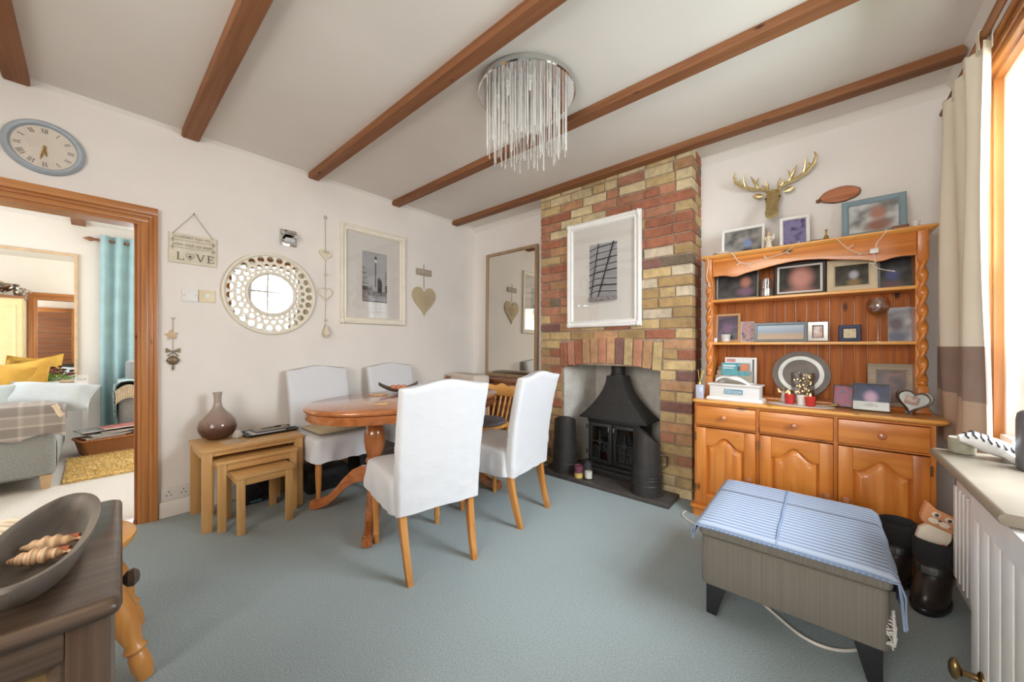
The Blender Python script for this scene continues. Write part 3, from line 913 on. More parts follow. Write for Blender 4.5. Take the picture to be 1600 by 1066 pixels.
# ------------------------------------------------------------------ curtain at the window
rail = thing('curtain_pole', 'square wooden curtain pole above the window', 'curtain pole', (3.765, 0, 2.37))
mb = MB().tube([(0, 1.1, 0), (0, 2.97, 0)], 0.014, 10); mb.build('pole', 'beam_y', rail)
mb = MB().box(0.0, 2.60, -0.02, 0.065, 2.625, 0.012); mb.build('bracket', 'brass', rail)
mb = MB().box(0.0, 1.25, -0.02, 0.065, 1.275, 0.012); mb.build('bracket', 'brass', rail)
cu = thing('curtain', 'cream curtain with taupe satin bands hanging beside the pine dresser', 'curtain', (3.755, 2.6, 0))
def fold(mb, z0, z1, flare0, flare1, nz=6, n=72, amp=0.026):
    rows = []
    for k in range(nz + 1):
        t = k / nz; z = z0 + (z1 - z0) * t
        fl = flare0 + (flare1 - flare0) * t
        row = []
        for i in range(n + 1):
            s_ = i / n
            y = -0.36 * fl + 0.70 * fl * s_
            ph = s_ * 2 * PI * 3.6 + 0.5 * math.sin(s_ * 5)
            x = amp * math.sin(ph) * (0.7 + 0.3 * math.sin(9 * s_)) + 0.008 * math.sin(z * 3 + s_ * 8)
            row.append((x - 0.004, y, z))
        rows.append(row)
    vs = [q for r_ in rows for q in r_]; fs = []
    for k in range(nz):
        for i in range(n):
            a = k * (n + 1) + i
            fs.append((a, a + 1, a + n + 2, a + n + 1))
    m2 = len(vs)
    vs2 = vs + [(x + 0.004, y, z) for x, y, z in vs]
    fs2 = fs + [tuple(q + m2 for q in reversed(f_)) for f_ in fs]
    for k in range(nz):
        a, b = k * (n + 1), (k + 1) * (n + 1)
        fs2.append((a, b, b + m2, a + m2)); fs2.append((a + n, a + n + m2, b + n + m2, b + n))
    mb.add(vs2, fs2)
    return mb
fold(MB(), 1.125, 2.335, 1.0, 0.86, 10).build('drape', 'curtain_cream', cu, angle=80)
fold(MB(), 1.005, 1.126, 1.0, 1.0, 3).build('satin_band', 'curtain_taupe', cu, angle=80)
fold(MB(), 0.90, 1.006, 0.99, 1.0, 3).build('plain_band', 'curtain_taupe', cu, angle=80)
fold(MB(), 0.655, 0.901, 0.95, 0.99, 3).build('lower_band', 'curtain_beige', cu, angle=80)
for i in range(4):
    y = -0.27 + i * 0.18
    mb = MB()
    for s_ in (-1, 1):
        mb.add([(0.012 + s_ * 0.016 - 0.002, y - 0.022, 2.31), (0.012 + s_ * 0.016 - 0.002, y + 0.022, 2.31), (0.012 + s_ * 0.015, y + 0.018, 2.388), (0.012 + s_ * 0.015, y - 0.018, 2.388),
                (0.012 + s_ * 0.016 + 0.002, y - 0.022, 2.31), (0.012 + s_ * 0.016 + 0.002, y + 0.022, 2.31), (0.012 + s_ * 0.018, y + 0.018, 2.388), (0.012 + s_ * 0.018, y - 0.018, 2.388)],
               [(0, 1, 2, 3), (7, 6, 5, 4), (0, 4, 5, 1), (1, 5, 6, 2), (2, 6, 7, 3), (3, 7, 4, 0)])
    mb.box(-0.006, y - 0.018, 2.386, 0.03, y + 0.018, 2.391)
    mb.build('tab', 'curtain_cream', cu)
# ------------------------------------------------------------------ toy tiger, pot, grey object on the shelf
pt = thing('plant_pot', 'small glazed pot beside the toy tiger', 'pot', (3.665, 2.085, 0.735))
MB().lathe([(0.026, 0), (0.033, 0.002), (0.035, 0.05), (0.033, 0.056), (0.029, 0.056), (0.028, 0.012)], seg=18, cap1=True).build('body', 'pot_glaze', pt)
MB().lathe([(0.028, 0.04), (0.001, 0.047)], seg=14).build('soil', 'bark', pt)
tg = thing('toy_tiger', 'white soft toy tiger with dark stripes lying on the window shelf', 'soft toy', (3.722, 2.035, 0.735), R(4))
mb = MB()
mb.tube([(-0.075, 0, 0.062), (-0.045, 0, 0.066), (-0.01, 0, 0.05), (0.025, 0, 0.036), (0.05, 0, 0.03)], [0.012, 0.026, 0.03, 0.028, 0.018], 14)
mb.build('body', 'tiger_white', tg)
hd = MB(); hd.T = Matrix.Translation((0.062, 0, 0.036)); hd.lathe([(0.001, -0.03), (0.02, -0.024), (0.03, -0.004), (0.027, 0.014), (0.014, 0.027), (0.001, 0.03)], seg=14)
hd.build('head', 'tiger_white', tg)
for s_ in (-1, 1):
    e = MB(); e.T = Matrix.Translation((0.058, 0.02 * s_, 0.062)); e.lathe([(0.001, -0.008), (0.009, -0.003), (0.009, 0.003), (0.001, 0.009)], seg=8); e.build('ear', 'tiger_white', tg)
    MB().tube([(0.02, 0.025 * s_, 0.03), (0.04, 0.04 * s_, 0.012), (0.06, 0.045 * s_, 0.01)], [0.014, 0.012, 0.009], 8).build('paw', 'tiger_white', tg)
for k in range(7):
    x = -0.06 + k * 0.016
    zc = 0.066 - (x + 0.045) * 0.45 if x > -0.045 else 0.066 + (x + 0.045) * 0.13
    rr = (0.026 + (x + 0.045) * 0.114 if x < -0.01 else 0.03 - (x + 0.01) * 0.06) if x > -0.045 else 0.026 + (x + 0.045) * 0.47
    MB().tube([(x + 0.006 * math.sin(a * 2), rr * math.cos(R(a)) * 1.02, zc + rr * math.sin(R(a)) * 1.0) for a in range(-10, 200, 30)], 0.003, 5).build('stripe', 'tiger_stripe', tg)
gs = thing('smart_speaker', 'dark grey rounded speaker beside the toy tiger on the window shelf', 'speaker', (3.785, 1.93, 0.735))
MB().loft([rrect(0, 0, z, 0.035 * k, 0.05 * k, 0.03 * k) for z, k in ((0, 0.9), (0.006, 1), (0.155, 1), (0.176, 0.93), (0.185, 0.75))]).build('body', 'dark_grey_plastic', gs)
MB().loft([rrect(0, 0, z, 0.024, 0.034, 0.02) for z in (0.185, 0.187)]).build('top_cap', 'black_plastic', gs)
# ------------------------------------------------------------------ pine dresser
dr = thing('pine_dresser', 'tall pine dresser with barley-twist posts and three cupboard doors', 'dresser', (0, 0, 0))
BX0, BX1, BY0, BY1 = 2.625, 3.69, 2.64, 3.09
mb = MB()
t = 0.02
mb.box(BX0, BY0 + 0.02, 0.07, BX0 + t, BY1, 0.745)
mb.build('side_panel', 'pine_z', dr, bevel=0.002)
MB().box(BX1 - t, BY0 + 0.02, 0.07, BX1, BY1, 0.745).build('side_panel', 'pine_z', dr, bevel=0.002)
MB().box(BX0, BY1 - 0.01, 0.07, BX1, BY1, 0.745).build('back_panel', 'pine_z', dr)
MB().box(BX0, BY0 + 0.03, 0.07, BX1, BY1, 0.09).build('bottom_panel', 'pine_x', dr)
for x0, x1 in ((BX0, 2.636), (2.969, 2.986), (3.322, 3.338), (3.672, BX1)):
    MB().box(x0, BY0, 0.07, x1, BY0 + 0.03, 0.745).build('face_stile', 'pine_z', dr)
for z0, z1 in ((0.07, 0.09), (0.594, 0.602), (0.735, 0.745)):
    MB().box(BX0, BY0 + 0.004, z0, BX1, BY0 + 0.03, z1).build('face_rail', 'pine_x', dr)
pl = MB().loft([rrect(3.1575, 2.86, z, 0.545 + o, 0.235 + o, 0.015) for z, o in ((0, 0.0), (0.045, 0.0), (0.055, 0.012), (0.066, 0.012), (0.07, 0.004))])
pl.build('plinth', 'pine_x', dr)
wt = MB().loft([rrect(3.172, 2.855, z, 0.563 + o, 0.237 + o, 0.03) for z, o in ((0.745, -0.016), (0.752, -0.004), (0.76, 0.0), (0.768, -0.002), (0.772, -0.006))])
wt.build('worktop', 'pine_light_x', dr)
def knob_at(par, x, y, z, mt='knob_wood', r=0.017):
    q = MB(); q.T = Matrix.Translation((x, y, z)) @ Matrix.Rotation(R(90), 4, 'X')
    q.lathe([(0.010, 0), (0.010, 0.004), (0.007, 0.010), (r * 0.9, 0.017), (r, 0.024), (r * 0.8, 0.031), (0.002, 0.034)], seg=14)
    return q.build('knob', mt, par)
doors = ((2.638, 2.967), (2.988, 3.320), (3.340, 3.670))
for i, (x0, x1) in enumerate(doors):
    dw = MB().box(x0, BY0 - 0.012, 0.606, x1, BY0 + 0.012, 0.732).build('drawer', 'pine_x', dr, bevel=0.004)
    knob_at(dw, (x0 + x1) / 2, BY0 - 0.012, 0.669)
    # cathedral raised-panel door
    z0, z1 = 0.092, 0.588
    fy, ry = BY0 - 0.012, BY0 + 0.006
    st = 0.058
    do = MB().box(x0, ry, z0, x1, BY0 + 0.016, z1).build('door', 'pine_z', dr)
    for a, b in ((x0, x0 + st), (x1 - st, x1)):
        MB().box(a, fy, z0, b, ry, z1).build('stile', 'pine_z', do, bevel=0.003)
    MB().box(x0 + st, fy, z0, x1 - st, ry, z0 + st).build('lower_rail', 'pine_x', do, bevel=0.003)
    xa, xb = x0 + st, x1 - st
    def crown(u, base, rise):      # cathedral curve
        s_ = abs(2 * u - 1)
        return base + rise * (0.5 + 0.5 * math.cos(PI * min(1, s_ / 0.82)))
    top = [(xa + (xb - xa) * k / 20, crown(k / 20, z1 - 0.115, 0.062)) for k in range(21)]
    poly = [(xb, z1), (xa, z1)] + top
    MB().prism(poly, fy, ry, 'xz').build('arched_rail', 'pine_x', do, bevel=0.002)
    # raised panel
    g = 0.016
    def panel(inset, y):
        pts = [(xa + inset, y, z0 + st + inset), (xb - inset, y, z0 + st + inset)]
        for k in range(20, -1, -1):
            u = k / 20
            pts.append((xa + inset + (xb - xa - 2 * inset) * u, y, crown(u, z1 - 0.115 - inset, 0.062)))
        return pts
    MB().loft([panel(0.006, ry), panel(0.010, ry - 0.003), panel(0.03, fy + 0.002), panel(0.034, fy + 0.001)], cap0=False).build('raised_panel', 'pine_z', do, angle=25)
    kx = (x1 - 0.03) if i < 2 else (x0 + 0.03)
    knob_at(do, kx, fy, 0.31, 'knob_wood', 0.019)
    hx = x0 - 0.004 if i < 2 else x1 + 0.004
    for hz in (0.16, 0.5):
        MB().box(hx - 0.005, fy - 0.003, hz, hx + 0.005, fy + 0.006, hz + 0.05).build('hinge', 'antique_brass', do)
# hutch
HX0, HX1, HY0 = 2.64, 3.70, 2.86
for x0, x1 in ((HX0 + 0.03, HX0 + 0.046), (HX1 - 0.046, HX1 - 0.03)):
    MB().box(x0, HY0 + 0.015, 0.772, x1, 3.08, 1.74).build('hutch_side', 'pine_z', dr)
nbd = 17
bw = (HX1 - HX0 - 0.09) / nbd
for k in range(nbd):
    x = HX0 + 0.045 + k * bw
    mb = MB().box(x, 3.062, 0.772, x + bw - 0.004, 3.075, 1.74)
    mb.build('back_board', 'pine_back', dr, bevel=0.003, seg=1)
    MB().box(x + bw * 0.46, 3.0595, 0.772, x + bw * 0.5, 3.062, 1.74).build('board_bead', 'pine_back', dr)
MB().box(HX0 + 0.04, 3.075, 0.772, HX1 - 0.04, 3.085, 1.74).build('hutch_back', 'pine_z', dr)
for z in (1.135, 1.435):
    MB().box(HX0 + 0.03, HY0 + 0.012, z, HX1 - 0.03, 3.062, z + 0.018).build('hutch_shelf', 'pine_light_x', dr, bevel=0.004)
MB().box(HX0 + 0.05, HY0 + 0.02, 0.772, HX1 - 0.05, 3.06, 0.79).build('hutch_base', 'pine_x', dr, bevel=0.003)
tb = MB().loft([rrect(3.172, 2.965, z, 0.563 + o, 0.118 + o, 0.02) for z, o in ((1.738, -0.022), (1.745, -0.008), (1.755, 0.0), (1.762, 0.0), (1.766, -0.005))])
tb.build('top_board', 'pine_light_x', dr)
pts = []
fx0, fx1 = HX0 + 0.045, HX1 - 0.045
for k in range(41):
    u = k / 40
    zz = 1.615 + 0.0 * u
    s_ = abs(2 * u - 1)
    zz = 1.618 + 0.042 * (0.5 + 0.5 * math.cos(PI * min(1, s_ / 0.7))) - 0.018 * math.exp(-((s_ - 0.72) / 0.1) ** 2) + 0.03 * max(0, s_ - 0.86) * -1
    pts.append((fx0 + (fx1 - fx0) * u, zz))
MB().prism([(fx1, 1.738), (fx0, 1.738)] + pts, HY0 + 0.004, HY0 + 0.022, 'xz').build('shaped_frieze', 'pine_x', dr, bevel=0.003)
def twist_post(cx):
    cy = HY0 + 0.012
    MB().loft([rrect(cx, cy, z, 0.021 + o, 0.021 + o, 0.004) for z, o in ((0.772, 0), (0.905, 0), (0.915, -0.006))]).build('post_foot', 'pine_z', dr)
    MB().box(cx - 0.03, cy - 0.03, 0.772, cx + 0.03, cy + 0.03, 0.784).build('post_base', 'pine_x', dr, bevel=0.004)
    MB().lathe([(0.016, 0.915), (0.021, 0.925), (0.017, 0.935), (0.02, 0.945)], (cx, cy, 0), 18).build('post_collar', 'pine_z', dr)
    rings = []
    for k in range(121):
        z = 0.944 + (1.582 - 0.944) * k / 120
        ring = []
        ph = (z - 0.944) / 0.094 * 2 * PI
        for j in range(18):
            a = 2 * PI * j / 18
            rr = 0.0165 + 0.0055 * math.cos(2 * a - ph)
            rr = max(rr, 0.0125)
            ring.append((cx + rr * math.cos(a), cy + rr * math.sin(a), z))
        rings.append(ring)
    MB().loft(rings).build('barley_twist', 'pine_z', dr, angle=70)
    MB().loft([rrect(cx, cy, z, 0.021 + o, 0.021 + o, 0.004) for z, o in ((1.578, -0.006), (1.588, 0), (1.738, 0))]).build('post_head', 'pine_z', dr)
twist_post(HX0 + 0.022)
twist_post(HX1 - 0.022)
# ------------------------------------------------------------------ stove and hearth things
st = thing('stove', 'black cast iron stove with canopy hood and two glazed doors', 'stove', (1.93, 2.86, 0.032))
mb = MB()
rings = []
for k in range(13):
    u = k / 12
    z = 0.475 + 0.36 * u
    e = (1 - u) ** 1.75
    hx = 0.075 + 0.225 * e
    hy = 0.07 + 0.07 * e
    rings.append([(-hx, 0.12 - hy, z), (hx, 0.12 - hy, z), (hx, 0.12 + hy, z), (-hx, 0.12 + hy, z)])
rings.insert(0, [(q[0], q[1], 0.462) for q in rings[0]])
mb.loft(rings).build('canopy', 'black_iron', st, angle=40)
MB().lathe([(0.058, 0.83), (0.058, 1.03)], (0.0, 0.12, 0), 24).build('flue', 'black_iron', st)
MB().lathe([(0.066, 0.83), (0.066, 0.85), (0.058, 0.855)], (0.0, 0.12, 0), 24).build('flue_collar', 'black_iron', st)
bx = MB()
bx.box(-0.235, 0.03, 0.05, -0.2, 0.25, 0.47); bx.box(0.2, 0.03, 0.05, 0.235, 0.25, 0.47); bx.box(-0.2, 0.23, 0.05, 0.2, 0.25, 0.47)
bx.build('body', 'black_iron', st)
MB().box(-0.235, 0.01, 0.43, 0.235, 0.25, 0.465).build('top_plate', 'black_iron', st, bevel=0.004)
MB().box(-0.25, -0.03, 0.05, 0.25, 0.25, 0.075).build('base_plate', 'black_iron', st, bevel=0.004)
MB().box(-0.22, -0.06, 0.0, 0.22, 0.0, 0.05).build('ash_pan', 'black_iron', st, bevel=0.004)
for x in (-0.2, 0.2):
    MB().lathe([(0.022, 0), (0.016, 0.02), (0.024, 0.05)], (x, 0.2, 0), 10).build('foot', 'black_iron', st)
for s_ in (-1, 1):
    x0, x1 = (-0.222, -0.004) if s_ < 0 else (0.004, 0.222)
    do = MB()
    do.T = Matrix.Translation(((x0 + x1) / 2, 0.012, 0.255))
    do.rects(0.216, 0.345, [(0, 0.012), (0, -0.012), (0.006, -0.016), (0.028, -0.016), (0.034, -0.006), (0.034, 0.012)])
    dd = do.build('door', 'black_iron', st)
    cx = (x0 + x1) / 2
    MB().box(x0 + 0.034, 0.01, 0.117, x1 - 0.034, 0.014, 0.393).build('door_glass', 'stove_glass', dd)
    bar = MB()
    bar.box(cx - 0.004, -0.004, 0.19, cx + 0.004, 0.008, 0.36).box(x0 + 0.034, -0.004, 0.262, x1 - 0.034, 0.008, 0.27).build('glazing_bar', 'black_iron', dd)
    MB().lathe([(0.02, -0.006), (0.02, 0.004), (0.008, 0.006)], (cx, 0, 0.266), 12, 'y').build('rosette', 'black_iron', dd)
    # spired lower tracery
    tr = MB()
    for k in (0, 1):
        xa = x0 + 0.034 + k * 0.074; xb = xa + 0.074
        tr.tube([(xa, 0.002, 0.125), (xa, 0.002, 0.20), ((xa + xb) / 2, 0.002, 0.235), (xb, 0.002, 0.20), (xb, 0.002, 0.125)], 0.004, 6)
    tr.build('tracery', 'black_iron', dd)
    hn = MB(); hn.T = Matrix.Translation((-s_ * -0.022, -0.02, 0.385))
    hn.lathe([(0.001, -0.024), (0.008, -0.018), (0.0105, 0), (0.008, 0.02), (0.001, 0.026)], seg=12)
    hn.build('door_handle', 'silver', dd)
    for z in (0.15, 0.37):
        hx = x0 - 0.012 if s_ < 0 else x1 + 0.012
        MB().lathe([(0.007, z), (0.007, z + 0.035)], (hx, -0.004, 0), 10).build('hinge', 'black_iron', dd)
for k, (x, z, l) in enumerate(((-0.1, 0.1, 0.16), (0.02, 0.1, 0.15), (0.12, 0.1, 0.13), (-0.04, 0.15, 0.16), (0.1, 0.16, 0.14))):
    lg = MB().tube([(x - l / 2, 0.13 + 0.01 * k, z), (x + l / 2, 0.12 + 0.012 * k, z + 0.02)], 0.032, 10)
    lg.build('log', 'bark', st)
def hod(x, y, cut, rz, label):
    h_ = thing('coal_scuttle', label, 'coal scuttle', (x, y, 0.032), rz)
    seg = 32
    rings = []
    for k, (z, r_) in enumerate(((0.0, 0.118), (0.012, 0.118), (0.016, 0.112), (0.06, 0.111), (0.1, 0.109), (0.2, 0.104), (0.3, 0.099), (0.36, 0.096))):
        rings.append([(r_ * math.cos(2 * PI * j / seg), r_ * math.sin(2 * PI * j / seg), z) for j in range(seg)])
    def rim(r_, dz):
        out = []
        for j in range(seg):
            a = 2 * PI * j / seg
            c_ = (1 + math.cos(a - cut)) / 2
            out.append((r_ * math.cos(a), r_ * math.sin(a), 0.36 + 0.13 * c_ ** 0.8 + dz))
        return out
    rings.append(rim(0.092, 0))
    rings.append(rim(0.087, 0.0))
    rings.append([(0.09 * math.cos(2 * PI * j / seg), 0.09 * math.sin(2 * PI * j / seg), 0.1) for j in range(seg)])
    MB().loft(rings, cap0=True, cap1=True).build('body', 'hod_metal', h_, angle=50)
    for z in (0.075, 0.115, 0.135):
        r_ = 0.112 - z * 0.02
        MB().tube([(r_ * math.cos(2 * PI * j / 32), r_ * math.sin(2 * PI * j / 32), z) for j in range(32)], 0.0028, 6, closed=True).build('band', 'hod_metal', h_)
    MB().tube([(0.1 * math.cos(cut + PI) , 0.1 * math.sin(cut + PI), 0.28), (0.145 * math.cos(cut + PI), 0.145 * math.sin(cut + PI), 0.27),
               (0.145 * math.cos(cut + PI), 0.145 * math.sin(cut + PI), 0.2), (0.105 * math.cos(cut + PI), 0.105 * math.sin(cut + PI), 0.18)], 0.006, 8).build('handle', 'hod_metal', h_)
    return h_
hod(2.275, 2.71, R(-150), 0, 'grey metal coal scuttle on the hearth beside the right brick pier')
hod(1.545, 2.735, R(-60), 0, 'grey metal coal scuttle on the hearth behind the candles')
cg = thing('candle', 'plum and straw coloured candle on the hearth', 'candle', (1.735, 2.645, 0.032))
MB().lathe([(0.034, 0), (0.035, 0.004), (0.035, 0.042)], seg=20).build('lower_half', 'straw', cg)
MB().lathe([(0.036, 0.042), (0.036, 0.098), (0.03, 0.1), (0.028, 0.092)], seg=20).build('upper_half', 'plum_wax', cg)
cg = thing('candle_glass', 'clear glass tumbler with a white candle on the hearth', 'candle holder', (1.815, 2.665, 0.032))
MB().lathe([(0.036, 0), (0.038, 0.004), (0.043, 0.14), (0.041, 0.14), (0.036, 0.008)], seg=24, cap1=False).build('glass', 'clear_glass', cg)
MB().lathe([(0.03, 0.008), (0.03, 0.06), (0.004, 0.062)], seg=18).build('wax', 'white_wax', cg)
cg = thing('candle_stub', 'tiny pale tealight glass by the left brick pier', 'candle holder', (1.41, 2.79, 0.032))
MB().lathe([(0.018, 0), (0.022, 0.045), (0.02, 0.045), (0.016, 0.004)], seg=14).build('glass', 'frosted', cg)
MB().lathe([(0.015, 0.004), (0.015, 0.02)], seg=12).build('wax', 'white_wax', cg)

# ------------------------------------------------------------------ flat print helper
def decal(name, polys, parent, y=-0.0006):
    """flat print: polygons in the xz plane, [(pts, material)]"""
    mats = []
    mb = MB()
    for i, (pts, mt) in enumerate(polys):
        if mt not in mats: mats.append(mt)
        mb.slot = mats.index(mt)
        yy = y - 0.00012 * i
        mb.poly([(a, yy, b) for a, b in pts])
    o = mb.build(name, mats if len(mats) > 1 else mats[0], parent, smooth=False)
    return o
def rectp(x0, z0, x1, z1):
    return [(x0, z0), (x1, z0), (x1, z1), (x0, z1)]
def strokep(x0, z0, x1, z1, t):
    dx, dz = x1 - x0, z1 - z0
    l = math.hypot(dx, dz) or 1
    nx, nz = -dz / l * t / 2, dx / l * t / 2
    return [(x0 - nx, z0 - nz), (x1 - nx, z1 - nz), (x1 + nx, z1 + nz), (x0 + nx, z0 + nz)]
# ------------------------------------------------------------------ wall clock
ck = thing('wall_clock', 'round pale blue wall clock with roman numerals above the doorway', 'clock', (0.0, -0.172, 2.225), R(90))
MB().lathe([(0.145, 0), (0.147, -0.008), (0.142, -0.022), (0.132, -0.03), (0.122, -0.028), (0.117, -0.02), (0.115, -0.008)], seg=56, axis='y', cap1=False).build('rim', 'clock_blue', ck)
MB().lathe([(0.117, 0), (0.117, -0.009)], seg=48, axis='y').build('dial', 'clock_face', ck)
rom = ['XII', 'I', 'II', 'III', 'IV', 'V', 'VI', 'VII', 'VIII', 'IX', 'X', 'XI']
for k, s_ in enumerate(rom):
    a = PI / 2 - 2 * PI * k / 12
    polys = []
    wds = {'I': 0.0065, 'V': 0.012, 'X': 0.012}
    tot = sum(wds[c_] for c_ in s_)
    x = -tot / 2
    for c_ in s_:
        h2 = 0.0125
        if c_ == 'I': polys.append(strokep(x + 0.003, -h2, x + 0.003, h2, 0.0028))
        if c_ == 'V':
            polys.append(strokep(x + 0.001, h2, x + 0.006, -h2, 0.0028)); polys.append(strokep(x + 0.011, h2, x + 0.006, -h2, 0.0014))
        if c_ == 'X':
            polys.append(strokep(x + 0.001, h2, x + 0.010, -h2, 0.0028)); polys.append(strokep(x + 0.010, h2, x + 0.001, -h2, 0.0014))
        x += wds[c_]
    rot = a - PI / 2
    out = []
    for p_ in polys:
        out.append(([(0.092 * math.cos(a) + q[0] * math.cos(rot) - q[1] * math.sin(rot), 0.092 * math.sin(a) + q[0] * math.sin(rot) + q[1] * math.cos(rot)) for q in p_], 'numeral'))
    decal('numeral', out, ck, -0.0096)
for nm, a, l in (('hour_hand', -82, 0.05), ('minute_hand', -102, 0.072)):
    mb = MB(); mb.T = Matrix.Translation((0, -0.012, 0)) @ Matrix.Rotation(R(-a), 4, 'Y')
    mb.prism([(-0.012, -0.002), (l * 0.7, -0.004), (l, 0), (l * 0.7, 0.004), (-0.012, 0.002)], 0, -0.0015, 'xz')
    mb.build(nm, 'brass', ck)
MB().lathe([(0.006, -0.009), (0.006, -0.016)], seg=12, axis='y').build('hub', 'brass', ck)
decal('dial_emblem', [(rectp(-0.016, 0.045, 0.016, 0.048), 'sign_board')], ck, -0.0097)
MB().lathe([(0.116, -0.021), (0.08, -0.0215), (0.001, -0.022)], seg=40, axis='y', cap0=False).build('clock_glass', 'clear_glass', ck)
# ------------------------------------------------------------------ LOVE sign
sg = thing('hanging_sign', 'cream wooden sign of three boards reading LOVE', 'sign', (0.0, 0.4515, 1.684), R(90))
def scribble(x0, x1, z, h_, seed):
    rr = random.Random(seed); out = []; x = x0
    while x < x1:
        k = rr.randrange(4)
        out.append((strokep(x, z - h_ / 2, x, z + h_ / 2, 0.0022), 'sign_ink'))
        if k == 0: out.append((strokep(x, z, x + 0.006, z, 0.002), 'sign_ink'))
        if k == 1: out.append((strokep(x, z + h_ / 2, x + 0.006, z + h_ / 2, 0.002), 'sign_ink'))
        if k == 2: out.append((strokep(x, z - h_ / 2, x + 0.006, z - h_ / 2, 0.002), 'sign_ink'))
        x += 0.0085 + (0.008 if rr.random() < 0.14 else 0)
    return out
for nm, z0, z1 in (('board', 0.155, 0.2), ('board', 0.104, 0.149), ('board', 0.0, 0.097)):
    b_ = MB().box(-0.124, -0.012, z0, 0.124, -0.002, z1).build(nm, 'sign_board', sg, bevel=0.002)
    if z0 > 0.1:
        decal('lettering', scribble(-0.1, 0.1, (z0 + z1) / 2 - 0.002, 0.016, int(z0 * 1000)), b_, -0.0125)
    else:
        z, h_ = 0.047, 0.048
        a, c_ = z - h_ / 2, z + h_ / 2
        P_ = []
        def ser(x, zz, wd=0.018): P_.append((rectp(x - wd / 2, zz - 0.0016, x + wd / 2, zz + 0.0016), 'sign_ink'))
        P_.append((rectp(-0.082, a, -0.074, c_), 'sign_ink')); ser(-0.078, c_); ser(-0.078, a)
        P_.append((rectp(-0.078, a - 0.0016, -0.05, a + 0.002), 'sign_ink')); P_.append((rectp(-0.053, a, -0.049, a + 0.012), 'sign_ink'))
        hp = heart(0.042, 0.044)
        for i in range(len(hp)):
            q, q2 = hp[i], hp[(i + 1) % len(hp)]
            P_.append((strokep(q[0] - 0.018, c_ + q[1] - 0.002, q2[0] - 0.018, c_ + q2[1] - 0.002, 0.003), 'sign_ink'))
        hp = heart(0.018, 0.018)
        P_.append(([(q[0] - 0.018, z + 0.008 + q[1]) for q in hp], 'numeral'))
        P_.append((strokep(0.018, c_, 0.036, a, 0.007), 'sign_ink')); P_.append((strokep(0.054, c_, 0.037, a, 0.0035), 'sign_ink')); ser(0.018, c_, 0.02); ser(0.054, c_, 0.018)
        P_.append((rectp(0.076, a, 0.084, c_), 'sign_ink'))
        P_.append((rectp(0.07, a - 0.0016, 0.108, a + 0.002), 'sign_ink')); P_.append((rectp(0.07, c_ - 0.002, 0.106, c_ + 0.0016), 'sign_ink')); P_.append((rectp(0.08, z - 0.0015, 0.098, z + 0.0015), 'sign_ink'))
        P_.append((rectp(0.105, a, 0.109, a + 0.012), 'sign_ink')); P_.append((rectp(0.103, c_ - 0.01, 0.107, c_), 'sign_ink')); P_.append((rectp(0.096, z - 0.006, 0.099, z + 0.006), 'sign_ink'))
        decal('lettering', P_, b_, -0.0125)
MB().tube([(-0.105, -0.013, 0.19), (0.003, -0.008, 0.345), (0.105, -0.013, 0.19)], 0.0018, 6).build('cord', 'string', sg)
for x in (-0.105, 0.105):
    for z in (0.103, 0.152):
        MB().tube([(x, -0.013, z - 0.014), (x, -0.0135, z + 0.014)], 0.0025, 6).build('link', 'string', sg)
MB().lathe([(0.0035, 0), (0.0035, -0.016)], (0.003, 0, 0.348), 8, 'y').build('nail', 'wire_bronze', sg)
# ------------------------------------------------------------------ switches and sockets
def plate(name, label, cat, y, z, wd, h_, mt, fn):
    t_ = thing(name, label, cat, (0.0, y, z), R(90))
    MB().box(-wd / 2, -0.009, -h_ / 2, wd / 2, 0, h_ / 2).build('plate', mt, t_, bevel=0.003)
    fn(t_)
    return t_
def two_screws(t_):
    for x in (-0.03, 0.03):
        MB().lathe([(0.003, -0.009), (0.003, -0.0105)], (x, 0, 0), 8, 'y').build('screw', 'sign_ink', t_)
    MB().box(-0.012, -0.011, -0.008, 0.012, -0.009, 0.008).build('dial_window', 'white_plastic', t_)
plate('wall_switch', 'white square control plate on the wall below the wooden sign', 'switch', 0.434, 1.472, 0.084, 0.084, 'white_plastic', two_screws)
def rocker(t_):
    MB().box(-0.012, -0.014, -0.012, 0.012, -0.009, 0.018).build('rocker', 'white_plastic', t_, bevel=0.002)
plate('light_switch', 'cream light switch plate nearest the round mirror', 'switch', 0.524, 1.474, 0.088, 0.084, 'cream_plastic', rocker)
def holes(t_):
    for x in (-0.036, 0.036):
        for dx, dz in ((0, 0.014), (-0.011, -0.008), (0.011, -0.008)):
            MB().box(x + dx - 0.0025, -0.0096, dz - 0.004, x + dx + 0.0025, -0.009, dz + 0.004).build('socket_slot', 'socket_slot', t_)
        MB().box(x - 0.006, -0.012, 0.022, x + 0.006, -0.009, 0.032).build('socket_rocker', 'white_plastic', t_)
plate('wall_socket', 'white double power socket low on the wall beside the doorway', 'socket', 0.365, 0.15, 0.145, 0.086, 'white_plastic', holes)
